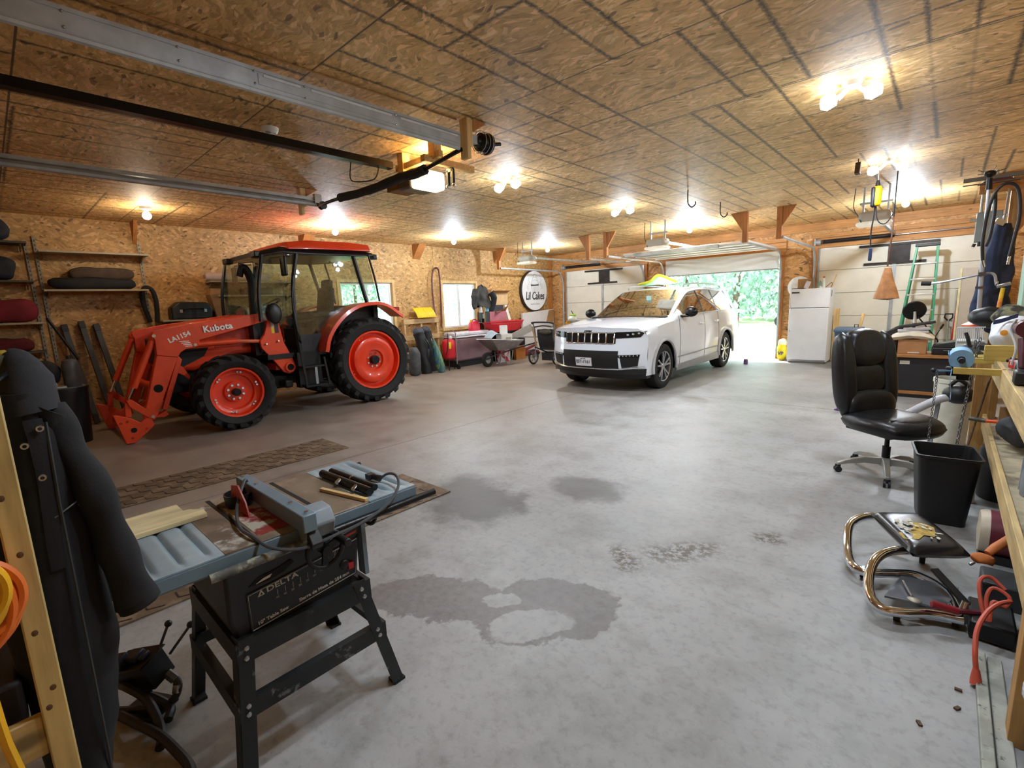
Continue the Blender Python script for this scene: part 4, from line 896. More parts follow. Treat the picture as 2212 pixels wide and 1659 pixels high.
for s in (1, -1):
    for a in (SA1, SA2): tyre_wheel(s, a)
    b = B(); x = CX+s*.945
    b.prism([(CY+SA1+.46, .25), (CY+SA2-.46, .25), (CY+SA2-.46, .40), (CY+SA1+.46, .36)], 'x', x, x+s*.035).obj('rocker_panel', CGRAY, car, bev=.01)
    B().tube([(CX+s*.972, CY+SA1+.5, .50), (CX+s*.975, CY+SA2-.5, .53)], .008, 5).obj('sill_crease', CGRAY, car)
    for q in (2.76, 1.55, 3.54):
        R_ = c_rows(q); b = B(); pts = [c_pt(q, s*(x_+.001), z_) for x_, z_ in R_[0:6]]
        b.tube(pts, .0045, 5); b.obj('door_seam', CBLK, car)
    for q in (2.52, 3.34):
        b = B(); p = c_pt(q, s*(c_w(q)+.02), 1.06); b.cbox(p, (.03, .20, .035)).obj('door_handle', CARW, car, bev=.01)
    # window surround
    b = B(); tops = [c_pt(q, s*(c_rows(q)[7][0]+.004), c_rows(q)[7][1]) for q in [1.62, 1.8, 2.0, 2.2, 2.4, 2.7, 3.0, 3.4, 3.8, 4.2, 4.40]]; bots = [c_pt(q, s*(c_rows(q)[5][0]+.004), c_rows(q)[5][1]) for q in [4.48, 4, 3.5, 3, 2.5, 2.0, 1.62]]
    b.tube(tops+bots, .011, 5, closed=True); b.obj('window_surround', M('satin_trim', '#a5a8ad', .3, .7), car)
    m = B().ball((CX+s*1.08, CY+1.74, 1.30), .13, (.95, .55, .72), 16, 10); m = m.obj('mirror', CBLK, car)
    B().beam((CX+s*.90, CY+1.72, 1.22), (CX+s*1.05, CY+1.72, 1.225), .1, .035).obj('mirror_foot', CBLK, m, bev=.01)
    b = B(); b.tube(spline([(CX+s*.60, CY+2.5, 1.77), (CX+s*.61, CY+2.6, 1.83), (CX+s*.61, CY+3.4, 1.845), (CX+s*.60, CY+4.4, 1.82), (CX+s*.59, CY+4.6, 1.765)], 5), .016, 6); b.obj('roof_rail', M('satin_trim', '#a5a8ad', .3, .7), car)
    B().cbox((CX+s*.955, CY+.47, .74), (.02, .06, .13)).obj('side_marker', M('marker_red', '#a5121a', .3), car, bev=.006)
    B().cbox((CX+s*.80, CY+5.02, 1.0), (.22, .08, .13)).obj('tail_lamp', M('tail_red', '#a1150f', .3), car, bev=.02)
# underbody and cabin
CIN = M('cabin_dark', '#1d1b1a', .7, 0, .2, 12); CBE = M('cabin_seat', '#3b3733', .7, 0, .15, 12)
B().box(CX-.60, CX+.60, CY+.3, CY+4.9, .26, .50).box(CX-.88, CX+.88, CY+1.5, CY+3.4, .28, .50).obj('underbody', CBLK, car)
B().box(CX-.88, CX+.88, CY+1.40, CY+4.6, .50, .58).box(CX-.86, CX+.86, CY+1.36, CY+1.85, .58, 1.20).obj('dashboard', CIN, car, bev=.03)
for s in (.40, -.40):
    for y in (2.35, 3.45):
        B().cbox((CX+s, CY+y, .82), (.5, .5, .18)).obj('seat', CBE, car, bev=.05); B().cbox((CX+s, CY+y+.30, 1.18), (.48, .14, .62), (-.2, 0, 0)).obj('seat_back', CBE, car, bev=.05); B().cbox((CX+s, CY+y+.38, 1.54), (.26, .1, .17), (-.15, 0, 0)).obj('head_rest', CBE, car, bev=.04)
c = Vector((CX+.40, CY+1.98, 1.10)); A2 = Vector((0, .45, .9)).normalized()
B().tube([c+Vector((.18*math.cos(a), 0, 0))+A2*.18*math.sin(a) for a in [2*PI*i/20 for i in range(20)]], .015, 6, closed=True).obj('steering_wheel', CIN, car)
B().cbox((CX, CY+2.12, 1.60), (.24, .03, .07)).obj('inner_mirror', CIN, car, bev=.01)
B().box(CX+.10, CX+.20, CY+1.93, CY+1.935, 1.38, 1.62).obj('window_sticker', M('sticker', '#9fc4bd', .5), car)
for p in ('x',): B().prism([(CY+1.40, 1.25), (CY+1.43, 1.215), (CY+1.36, 1.20), (CY+1.30, 1.235)], 'x', CX-.78, CX+.78).obj('wiper_cowl', CBLK, car)
# bright float resting on the roof
def flt(u, v):
    a = 2*PI*u; r = .30*(1-v)**.7*(1+.12*math.sin(3*a)); return Vector((CX-.42+r*1.6*math.cos(a)+.12*v, CY+3.5+r*.7*math.sin(a), 1.86+.23*v**1.3))
t = thing('pool_float', 'crumpled pale green and yellow pool float lying on the white car roof', 'pool float', (CX-.42, CY+3.5, 1.835))
B().grid(flt, 18, 8).rough(.02, 6).obj('float_body', M('float_aqua', '#b9e6cf', .3, 0, .2, 5), t)
B().tube(spline([(CX-.82, CY+3.4, 1.90), (CX-.5, CY+3.3, 1.95), (CX-.3, CY+3.3, 2.07), (CX+.1, CY+3.35, 1.91)], 5), .03, 8).obj('float_band', M('float_yellow', '#e6ee4a', .3, 0, .1), t)
# ---------------------------------------------------------------- table saw
SAWB = M('saw_grey', '#6d818e', .45, .1, .08, 8); SAWT = M('saw_cast_iron', '#7d6f5e', .5, .15, .25, 5, dirt=('#a08a76', .5, .7, 7)); SAWW = M('saw_wing', '#93a6b0', .45, .1, .15, 6, dirt=('#c3c6c2', .55, .75, 9))
SAWD = M('saw_cabinet', '#2f3234', .5, .2, .12, 6); STAND = M('saw_stand', '#26292b', .5, .3, .25, 9, dirt=('#777a78', .62, .72, 14))
saw = thing('table_saw', 'grey table saw on a dark splayed steel stand in the near floor', 'table saw', (-1.82, .62, 0))
X0, X1 = -2.08, -1.555; TZ = .84
B().box(X0, X1, .385, .875, TZ-.035, TZ).obj('table_top', SAWT, saw, bev=.003)
B().box(X0, X1, .375, .885, TZ-.05, TZ-.034).box(X1-.002, X1+.006, .18, 1.085, TZ-.045, TZ-.006).obj('table_edge', SAWB, saw, bev=.002)
for y0, y1, nm in ((.18, .384, 'extension_wing'), (.876, 1.085, 'extension_wing')):
    def wf(u, v, y0=y0, y1=y1):
        q = v*3.0; e = .012*math.exp(-((q-math.floor(q)-.5)/.11)**2) if .08 < u < .93 else 0; return Vector((X0+(X1-X0)*u, y0+(y1-y0)*v, TZ-e))
    w = B().slab(wf, 16, 36, lambda u, v: Vector((X0+(X1-X0)*u, y0+(y1-y0)*v, TZ-.04))); w.obj(nm, SAWW, saw, smooth=60)
    B().box(X1-.004, X1+.004, y0, y1, TZ-.048, TZ-.002).obj('wing_skirt', SAWB, saw)
b = B().box(X0+.0, X1+.007, .474, .489, TZ-.004, TZ+.0006).box(X0, X1+.007, .712, .728, TZ-.004, TZ+.0006); b.obj('mitre_groove', M('groove_black', '#0e0d0c', .7), saw)
B().box(-1.96, -1.60, .497, .60, TZ-.002, TZ+.0015).obj('insert_plate', M('red_insert', '#8a2d2a', .55, 0, .2, 8, dirt=('#b9b4a2', .42, .52, 9)), saw)
B().box(X0+.05, X1, .385, .47, TZ, TZ+.0008).xf(Matrix.Translation((0, 0, 0))).obj('rust_smear', M('smear', '#7b6a5a', .6, .2, .3, 12, dirt=('#cfd0c8', .55, .7, 10)), saw)
B().prism([(-1.97, TZ+.001), (-1.78, TZ+.001), (-1.80, TZ+.05), (-1.86, TZ+.10), (-1.93, TZ+.085)], 'y', .53, .535).obj('blade_guard', M('guard_red', '#b3433c', .4), saw)
# fence
f = B().box(-2.06, -1.46, .585, .632, TZ+.012, TZ+.072); f = f.obj('rip_fence', SAWB, saw, bev=.004)
b = B()
for x in (-2.04, -1.90, -1.6, -1.48): b.cyl((x, .608, TZ+.072), (x, .608, TZ+.078), .008, n=8)
b.obj('fence_bolt', CHROME, f)
B().prism([(-1.565, TZ+.005), (-1.565, TZ+.065), (-1.50, TZ+.062), (-1.47, TZ+.02), (-1.49, TZ-.03), (-1.53, TZ-.05), (-1.55, TZ-.01)], 'y', .60, .70).obj('fence_head', M('head_grey', '#7d8890', .45), f, bev=.006)
B().prism([(-1.475, TZ+.01), (-1.445, TZ-.03), (-1.455, TZ-.05), (-1.485, TZ-.02)], 'y', .60, .64).obj('lock_lever', BLACKP, f, bev=.004)
# front rail tube and its sawdusted left half
B().cyl((-1.525, .33, TZ-.045), (-1.525, .62, TZ-.045), .0145, n=14).obj('front_rail', M('rail_dusty', '#5c5d58', .7, .1, .3, 20, dirt=('#a9a692', .5, .65, 25)), saw)
B().cyl((-1.525, .66, TZ-.045), (-1.525, 1.155, TZ-.045), .0145, n=14).obj('front_rail', BLACKM, saw)
B().cyl((-2.10, .33, TZ-.045), (-2.10, 1.15, TZ-.045), .0145, n=14).obj('rear_rail', BLACKM, saw)
# cabinet
CB = [(.385, .52), (.815, .52), (.845, .79), (.385, .79)]
def ring(z, y0, y1, x0, x1): return [Vector((x0, y0, z)), Vector((x1, y0, z)), Vector((x1, y1, z)), Vector((x0, y1, z))]
B().loft([ring(.50, .40, .80, -2.03, -1.60), ring(.60, .375, .805, -2.04, -1.585), ring(.795, .375, .845, -2.05, -1.565)]).obj('cabinet', SAWD, saw, bev=.012)
B().box(-1.60, -1.555, .832, .848, .56, .80).obj('cabinet_edge', SAWB, saw)
def pf(y, z, o=0.): return Vector((-1.585+(z-.60)/.195*.02+o, y, z))
def fp(P, o, th, name, mat, par=saw):
    b = B(); n = len(P); b.faces([pf(y, z, o) for y, z in P]+[pf(y, z, o-th) for y, z in P], [tuple(range(n)), tuple(range(n, 2*n))[::-1]]+[(i, n+i, n+(i+1) % n, (i+1) % n) for i in range(n)]); return b.obj(name, mat, par, smooth=0)
lab = fp([(.435, .530), (.812, .565), (.822, .715), (.675, .695), (.430, .672)], .004, .004, 'name_plate', M('plate_black', '#101113', .4, var=.05))
b = B(); Pq = [(.440, .536), (.807, .570), (.817, .709), (.675, .690), (.435, .667)]
b.tube([pf(y, z, .0045) for y, z in Pq], .0014, 4, closed=True).obj('plate_border', M('line_white', '#c6c8c6', .5), lab)
tt = math.atan2(.035, .377); SL = M('line_white', '#c6c8c6', .5)
def lett(s, size, y, z, al='LEFT', bold=.0003, tilt=.035/.377, sp=1.0, xs=1.0):
    return text(s, size, frame(pf(y, z, .0046), (.1026*tilt, 1, tilt), (.1026, 0, 1)), 'plate_lettering', SL, lab, depth=.0006, bold=bold, align=al, spacing=sp, xs=xs)
lett('DELTA', .026, .490, .660, xs=1.35); lett('10" Table Saw', .0175, .455, .5525, bold=.0006); lett('Sierra de Mesa de 254 mm', .0175, .592, .566, bold=.0005)
B().faces([pf(.463, .648, .0046), pf(.485, .650, .0046), pf(.474, .672, .0046)], [(0, 1, 2)]).obj('plate_logo', SL, lab, smooth=0)
B().faces([pf(.470, .652, .0052), pf(.479, .653, .0052), pf(.4745, .662, .0052)], [(0, 1, 2)]).obj('plate_logo_core', MATS['plate_black'], lab, smooth=0)
for k, n in enumerate(('45', '40', '35', '30', '25', '20', '15', '10', '5', '0')):
    y = .525+.0255*k; z = .622-.0048*(k-1)+.0009*k*k+.004*k
    b = B(); b.tube([pf(y, z, .0046), pf(y+.003*(k-3)/6, z+.020, .0046)], .0009, 4); b.obj('scale_marking', SL, lab); lett(n, .011, y-.002, z-.009, 'CENTER', 0)
fp([(.690, .705), (.824, .728), (.838, .785), (.700, .78)], .004, .004, 'warning_plate', M('warn_plate', '#1a1a1b', .4))
for k in range(3): fp([(.715, .722+.021*k), (.815, .736+.019*k), (.817, .746+.019*k), (.716, .732+.021*k)], .0055, .002, 'warning_stripe', M('warn_red', '#a83a22', .5) if k % 2 == 0 else M('warn_text', '#8e8e8c', .6))
sl_ = fp([(.44, .695), (.47, .716), (.53, .722), (.575, .735), (.585, .722), (.55, .70), (.50, .690)], .003, .004, 'tilt_groove', M('slot_black', '#070707', .8))
fp([(.462, .697), (.505, .702), (.512, .712), (.485, .708)], .0045, .002, 'paper_scrap', M('paper', '#d9d5c8', .8), sl_)
# hand wheels
def handwheel(c, ax, r, nm):
    c = Vector(c); b = B(); e = {'x': (Vector((0, 1, 0)), Vector((0, 0, 1)), Vector((1, 0, 0))), 'y': (Vector((1, 0, 0)), Vector((0, 0, 1)), Vector((0, 1, 0)))}[ax]
    b.tube([c+e[0]*r*math.cos(a)+e[1]*r*math.sin(a) for a in [2*PI*i/24 for i in range(24)]], .0085, 8, closed=True)
    for k in range(3):
        a = 2*PI*k/3+.4; b.beam(c, c+(e[0]*math.cos(a)+e[1]*math.sin(a))*r, .02, .01, e[2])
    b.cyl(c-e[2]*.05, c+e[2]*.02, .018)
    w = b.obj(nm, M('handwheel_black', '#121214', .35, .1, .1, 8), saw)
    g = c+e[0]*r*.75+e[1]*r*.45; B().cyl(g, g+e[2]*.075, .012, .014).obj('crank_grip', BLACKP, w, bev=.003)
handwheel((-1.50, .665, .755), 'x', .062, 'hand_wheel'); handwheel((-1.72, .955, .735), 'y', .062, 'hand_wheel')
B().cyl((-1.565, .665, .755), (-1.50, .665, .755), .014).cyl((-1.72, .80, .735), (-1.72, .96, .735), .014).obj('wheel_shaft', STEEL, saw)
B().ball(pf(.765, .625, .006), .02, (.5, 1, 1)).obj('tilt_lock_knob', BLACKP, saw); B().cbox(pf(.785, .615, .01), (.012, .02, .025)).obj('power_switch', M('switch_red', '#b4202a', .4), saw)
# stand: angle iron legs, rails, stretchers
def leg(p, q, w=.048):
    p = Vector(p); q = Vector(q); sx = -1 if p.x > -1.85 else 1; sy = 1 if p.y < .6 else -1
    b = B(); b.faces([p, p+Vector((0, sy*w, 0)), q+Vector((0, sy*w, 0)), q], [(0, 1, 2, 3)]); b.faces([p, p+Vector((sx*w, 0, 0)), q+Vector((sx*w, 0, 0)), q], [(0, 1, 2, 3)])
    return b.obj('leg', STAND, saw, solid=.004, smooth=0, recalc=False)
TL = {'fl': ((-1.565, .385, .54), (-1.585, .345, 0)), 'fr': ((-1.565, .830, .54), (-1.585, .975, 0)), 'bl': ((-2.05, .385, .54), (-2.17, .345, 0)), 'br': ((-2.05, .830, .54), (-2.17, .975, 0))}
for k in TL: leg(*TL[k])
for k in TL:
    q = TL[k][1]; B().cbox((q[0]+(-.02 if q[0] > -1.85 else .02), q[1]+(.02 if q[1] < .6 else -.02), .006), (.05, .05, .012)).obj('foot', RUBBER, saw)
def lp(k, z):
    a, b = Vector(TL[k][0]), Vector(TL[k][1]); t = (a.z-z)/(a.z-b.z); return a.lerp(b, t)
def rail(k1, k2, z, h, nm, z2=None):
    p, q = lp(k1, z), lp(k2, z if z2 is None else z2); d = (q-p).normalized(); n = Vector((d.y, -d.x, 0))
    if (n.x+n.y if True else 0) and ((p+q)/2+n*.1-Vector((-1.84, .6, 0))).length < ((p+q)/2-Vector((-1.84, .6, 0))).length: n = -n
    b = B(); up = Vector((0, 0, h)); b.faces([p, q, q+up, p+up], [(0, 1, 2, 3)]); b.faces([p+up, q+up, q+up-n*.028, p+up-n*.028], [(0, 1, 2, 3)])
    return b.obj(nm, STAND, saw, solid=.004, smooth=0, recalc=False)
for a, b_ in (('fl', 'fr'), ('bl', 'br'), ('fl', 'bl'), ('fr', 'br')):
    rail(a, b_, .452, .075, 'top_rail'); rail(a, b_, .25, .062, 'stretcher')
b = B()
for k in TL:
    for z in (.505, .47, .30, .27):
        p = lp(k, z); s = 1 if p.x > -1.85 else -1; sy = 1 if p.y < .6 else -1; B().ball(p+Vector((s*.004, sy*.025, 0)), .009, (.6, 1, 1), 8, 5).obj('stand_bolt', STEEL, saw)
# mains lead looping over the table
P = [(-1.965, .60, TZ+.055), (-1.95, .585, TZ+.085), (-1.90, .55, TZ+.06), (-1.80, .50, TZ+.03), (-1.68, .47, TZ+.015), (-1.58, .475, TZ+.012), (-1.50, .50, TZ-.01), (-1.47, .58, TZ-.035), (-1.46, .68, TZ-.03), (-1.475, .80, TZ-.03), (-1.50, .92, TZ-.01), (-1.545, 1.0, TZ+.02), (-1.60, 1.03, TZ+.045), (-1.66, 1.03, TZ+.04), (-1.70, 1.015, TZ+.015)]
ld = B().tube(spline(P, 6), .0055, 7).obj('mains_lead', M('lead_grey', '#43464b', .5, 0, .1), saw); B().cyl((-1.70, 1.015, TZ+.015), (-1.745, 1.005, TZ+.018), .014, .011).cbox((-1.75, 1.0, TZ+.018), (.03, .03, .022)).obj('plug', BLACKP, ld)
# things lying on the table
t = thing('wrench_tube', 'black two-piece tube with knobs lying on the saw table wing, nearer one', 'tube', (-1.78, .90, TZ))
B().cyl((-1.96, .893, TZ+.017), (-1.60, .908, TZ+.017), .0165, n=16).obj('pipe', BLACKM, t)
for x, y in ((-1.80, .9), (-1.68, .905)): B().cyl((x, y-.01, TZ+.025), (x+.01, y-.03, TZ+.02), .009, n=10).obj('clamp_knob', CHROME, t)
t = thing('wrench_tube', 'plain black tube lying on the saw table wing, behind the knobbed one', 'tube', (-1.79, .94, TZ))
B().cyl((-1.965, .937, TZ+.014), (-1.63, .948, TZ+.014), .0135, n=16).obj('pipe', BLACKM, t); B().cyl((-1.80, .9425, TZ+.014), (-1.79, .9428, TZ+.014), .0142, n=16).obj('joint_ring', STEEL, t)
single(B().beam((-1.81, .812, TZ+.007), (-1.56, .868, TZ+.007), .016, .012), 'wood_strip', PINEX, 'thin pale wood strip lying on the saw table beside the black tubes', 'wood strip', bev=.001)
single(B().prism([(-2.085, .195), (-1.895, .195), (-1.905, .435), (-1.965, .438), (-1.968, .425), (-1.995, .405), (-2.0, .385), (-2.09, .385)], 'z', TZ+.002, TZ+.018), 'notched_board', wood('board_cream', '#d9cba0', 'y', .55, False), 'cream notched board lying on the saw table wing beside the hanging coat', 'board', bev=.001)
t = thing('dust_cup', 'black plastic cap standing on the saw table behind the blade insert', 'cap', (-1.93, .545, TZ))
B().lathe([(.001, .006), (.04, .006), (.046, .05), (.05, .05), (.044, 0), (.001, 0)], (-1.93, .55, TZ+.001), 'z', 22).obj('cup_wall', BLACKP, t); B().cbox((-1.955, .52, TZ+.006), (.06, .05, .01), (0, 0, .4)).obj('bracket', M('rust_brown', '#5a3a28', .7), t)
# ---------------------------------------------------------------- rubber track mats on the floor
RM = M('mat_rubber', '#66533f', .8, 0, .25, 4, dirt=('#86725c', .45, .65, 7), bump=.15)
def mat(x0, x1, y0, y1, lb):
    t = thing('rubber_mat', lb, 'floor mat', ((x0+x1)/2, (y0+y1)/2, 0), 0, 'ribbed mats')
    B().box(x0, x1, y0, y1, 0.001, .010).obj('base_sheet', RM, t, bev=.002)
    b = B(); ny = int((y1-y0)/.145); w = (x1-x0)/5
    for i in range(5):
        for k in range(ny):
            cx = x0+w*(i+.5); cy = y0+.07+k*.145+(.07 if i % 2 else 0)
            if cy > y1-.04: continue
            b.beam((cx-w*.36, cy-.035, .0105), (cx+w*.14, cy-.035, .0105), .008, .004).beam((cx+w*.14, cy-.035, .0105), (cx+w*.34, cy+.04, .0105), .008, .004)
    b.obj('tread_pattern', M('mat_rib', '#2e241d', .8), t)
mat(-5.60, -4.96, .25, 2.60, 'brown ribbed rubber mat on the floor before the tractor, farther one'); mat(-3.70, -3.0, -.4, 2.45, 'brown ribbed rubber mat on the floor behind the table saw')
# ---------------------------------------------------------------- post with lumber shelf, cords, coat
YPINE = wood('yellow_pine', '#cfb777', 'z'); YPINEX = wood('yellow_pine_y', '#c4ab72', 'y')
rk = thing('lumber_rack', 'rough yellow pine post with a low plank shelf at the near edge of the room', 'rack', (-1.33, -.35, 0))
B().box(-1.362, -1.318, -.040, .0, 0.0, 2.3).obj('post', YPINE, rk, bev=.003, seg=1); B().box(-1.7, -1.3, -.9, -.86, 0, 2.3).obj('post', YPINE, rk, bev=.003)
B().box(-1.72, -1.375, -.86, -.085, .655, .695).box(-1.345, -1.325, -.9, -.04, .655, .745).obj('plank_shelf', YPINEX, rk, bev=.003)
b = B()
for z in (1.22, 1.10, .93, .80, .76, .6): b.ball((-1.319, -.02+.008*math.sin(z*40), z), .007, (.25, 1, 1.2), 10, 6)
b.obj('knot_speck', M('knot_brown', '#5e4224', .7), rk)
single(B().box(-1.66, -1.40, -.62, -.06, .697, .80), 'tool_case', M('case_dark_brown', '#1e1512', .6), 'dark case lying on the plank shelf behind the pine post', 'case', bev=.01)
CO = M('cord_orange', '#e8762a', .4, 0, .1); CY_ = M('cord_yellow', '#eeb41c', .4, 0, .08)
def coil(name, mat, cx, cy, z, rx, rz, n, lb, tail=None, seed=1):
    rnd = random.Random(seed); P = []
    for k in range(n*14+1):
        a = 2*PI*k/14; j = k//14; P.append(Vector((cx+.012*math.sin(j*2.1)+.006*j, cy+rx*(1+.12*math.sin(j*1.7))*math.sin(a), z-rz*(1+.1*math.cos(j*2.3))*(1-math.cos(a)))))
    if tail: P += [Vector(p) for p in tail]
    single(B().tube(spline(P, 3), .0085, 7), name, mat, lb, 'extension cord')
coil('extension_lead', CO, -1.30, -.10, 1.125, .066, .085, 4, 'orange extension cord coiled on the near pine post', seed=2)
coil('extension_lead', CY_, -1.275, -.10, 1.135, .050, .070, 3, 'yellow extension cord coiled on the near pine post with a hanging tail', [(-1.275, -.10, 1.0), (-1.28, -.095, .88), (-1.275, -.09, .75), (-1.28, -.075, .6), (-1.28, -.08, .45)], 3)
t = thing('lantern', 'yellow framed work light hanging behind the pine post', 'work light', (-1.45, .0, 1.45))
B().box(-1.47, -1.43, -.012, .026, 1.452, 1.498).obj('yellow_frame', M('lantern_yellow', '#a28a1e', .5), t, bev=.006); B().box(-1.429, -1.424, -.004, .020, 1.46, 1.488).obj('lamp_face', M('lantern_glass', '#6a746e', .2), t)
B().box(-1.46, -1.44, .0, .01, 1.498, 1.54).obj('handle', BLACKP, t)
# the coat hanging on the post's far side
CT = M('coat_black', '#131317', .85, 0, .3, 7, bump=.12, bscale=150); CTD = M('coat_lining', '#0c0c0e', .9, 0, .3, 9)
ct = thing('work_coat', 'long black work coat with snap buttons hanging on the pine post', 'coat', (-1.45, .06, .4))
from mathutils import noise as _nz
PROF = [(1.41, -.03, .066), (1.37, -.05, .080), (1.31, -.06, .095), (1.22, -.065, .104), (1.10, -.07, .108), (.98, -.07, .104), (.90, -.07, .108), (.80, -.065, .114), (.72, -.06, .102), (.62, -.06, .088), (.50, -.055, .060), (.40, -.05, .035)]
def body_ring(z, y0, y1, n=40):
    c = (y0+y1)/2; h = (y1-y0)/2; R_ = []
    for k in range(n):
        a = 2*PI*k/n; f = 1+.10*_nz.noise(Vector((math.cos(a)*2.2, math.sin(a)*2.2, z*3.1)))+.05*math.sin(5*a+z*6)
        R_.append(Vector((-1.455+.075*math.sin(a)*f+.0*z, c+h*math.cos(a)*(1+.05*_nz.noise(Vector((a, z*5, 3)))), z)))
    return R_
def inter(z):
    for (za, a0, a1), (zb, b0, b1) in zip(PROF, PROF[1:]):
        if zb <= z <= za: t = (za-z)/(za-zb); t = t*t*(3-2*t); return a0+(b0-a0)*t, a1+(b1-a1)*t
    return PROF[-1][1:]
zs = [1.41-i*(1.01/40) for i in range(41)]
B().loft([body_ring(z, *inter(max(.4, z))) for z in zs]).obj('body', CT, ct, smooth=60)
SP = spline([(-1.44, .066, 1.37), (-1.425, .082, 1.29), (-1.415, .105, 1.20), (-1.41, .122, 1.10), (-1.405, .132, 1.02), (-1.40, .142, .94), (-1.395, .150, .875)], 6)
n = len(SP); sl2 = B(); sl2.tube(SP, [.030+.012*(i/n)+.003*math.sin(i*.55) for i in range(n)], 14).rough(.007, 13); sl2 = sl2.obj('sleeve', CT, ct, smooth=60)
B().tube([SP[-2], SP[-1]+Vector((.002, .003, -.008))], .041, 14).obj('cuff', CTD, sl2, smooth=60)
SP2 = spline([(-1.50, .05, 1.36), (-1.53, .09, 1.25), (-1.53, .12, 1.1), (-1.52, .11, .95), (-1.51, .10, .86)], 6); B().tube(SP2, .032, 12).rough(.006, 14, 4).obj('sleeve', CT, ct, smooth=60)
B().loft([[Vector((-1.445+rx*math.cos(a), .034+oy+ry*math.sin(a)*(1 if math.sin(a) > 0 else .9), z)) for a in [2*PI*k/22 for k in range(22)]] for z, rx, ry, oy in ((1.365, .075, .056, .0), (1.40, .07, .055, .0), (1.44, .055, .046, .002), (1.475, .042, .034, .002), (1.495, .028, .022, .0), (1.500, .01, .008, .0))]).rough(.008, 15, 2).obj('hood', M('coat_hood', '#1e1f24', .85, 0, .2, 9, bump=.12, bscale=150), ct, smooth=60)
B().slab(lambda u, v: Vector((-1.405+.03*math.sin(PI*u)-.02*v, .02+.07*u-.0*v, 1.40-.05*u-.06*v*(1-.4*u))), 8, 5, (-.012, 0, 0)).rough(.004, 20, 5).obj('collar', CTD, ct, smooth=60)
def on(y, z, o=.004):
    y0, y1 = inter(z); c = (y0+y1)/2; h = (y1-y0)/2; q = max(-.95, min(.95, (y-c)/h)); return Vector((-1.455+.078*math.sqrt(1-q*q)+o, y, z))
b = B(); b.slab(lambda u, v: on(.022+.030*u*(1-.15*v)+.012*math.sin(v*5)*.3, 1.355-.33*v, .004+.004*u), 6, 16, (-.006, 0, 0)); b.obj('placket', CT, ct, smooth=60)
b = B(); b.tube([on(.052-.004*v+.02*(v < .2)*(.2-v), 1.345-.9*v, .009) for v in [i/16 for i in range(17)]], .003, 5); b.obj('front_seam', M('coat_edge', '#2e2f33', .8), ct)
for y, z in ((.045, 1.335), (.018, 1.305), (.034, 1.233)): B().lathe([(.0035, 0), (.0035, .003), (.0065, .003), (.0075, 0)], on(y, z, .012), 'x', 12).obj('snap_button', STEEL, ct)
b = B(); b.tube([on(.040, 1.140, .006), on(.060, 1.150, .006), on(.084, 1.160, .006)], .0022, 6).ball(on(.084, 1.150, .008), .004); b.obj('pocket_zip', M('zip_grey', '#55575a', .4, .6), ct)
B().cyl((-1.34, -.02, 1.43), (-1.44, .03, 1.46), .006, n=8).obj('hanging_loop', BLACKM, ct)
# ---------------------------------------------------------------- hydraulic valve block with levers and hoses
vb = thing('hydraulic_valve', 'black hydraulic control valve with two ball-topped levers and thick hoses on the floor', 'control valve', (-2.28, .24, 0))
OILB = M('oily_black', '#0c0c0e', .35, .3, .3, 14)
m4 = Matrix.Translation((-2.27, .225, .165)) @ Euler((.18, -.25, .55)).to_matrix().to_4x4()
B().box(-.075, .075, -.05, .05, -.06, .05, m4).box(-.085, .085, -.06, .06, .05, .058, m4).obj('valve_body', OILB, vb, bev=.006)
B().box(-.05, .03, -.025, .025, .058, .085, m4).box(.035, .055, -.02, .02, .058, .075, m4).box(-.06, -.02, -.05, .0, .05, .10, m4).obj('spool_cap', M('valve_grey', '#3a3a42', .4, .5), vb, bev=.004)
for p, q in (((-2.275, .285, .22), (-2.262, .325, .315)), ((-2.235, .31, .20), (-2.190, .385, .31))):
    l = B().cyl(p, q, .0055, n=10).obj('lever', M('lever_grey', '#5a5a5e', .4, .6), vb); B().ball(q, .014).obj('lever_knob', BLACKP, l)
B().beam((-2.26, .22, .11), (-2.25, .225, .02), .03, .012).cbox((-2.25, .22, .01), (.16, .12, .02), (0, 0, .5)).obj('foot_plate', OILB, vb, bev=.004)
H1 = spline([(-2.20, .29, .14), (-2.17, .31, .10), (-2.165, .29, .05), (-2.20, .24, .022), (-2.28, .16, .02), (-2.4, .05, .02)], 6)
B().tube(H1, .014, 8).obj('hose', M('hose_grey', '#2c2c30', .6, 0, .2, 20), vb)
for P in ([(-2.32, .15, .12), (-2.24, .17, .135), (-2.18, .205, .10), (-2.10, .22, .05), (-2.03, .215, .02), (-1.98, .20, .018)], [(-2.26, .13, .03), (-2.15, .16, .045), (-2.02, .21, .035), (-1.92, .235, .022), (-1.80, .25, .018), (-1.70, .22, .018), (-1.66, .10, .018)], [(-2.30, .2, .06), (-2.22, .24, .05), (-2.15, .27, .03), (-2.1, .25, .02)]):
    B().tube(spline(P, 7), .0165, 9).obj('hose', M('hose_black', '#1c1b1e', .55, 0, .2, 20), vb)
for p, q in (((-2.205, .285, .145), (-2.18, .305, .115)), ((-2.17, .308, .10), (-2.165, .300, .07))): B().cyl(p, q, .018, n=6).obj('hose_fitting', STEEL, vb)
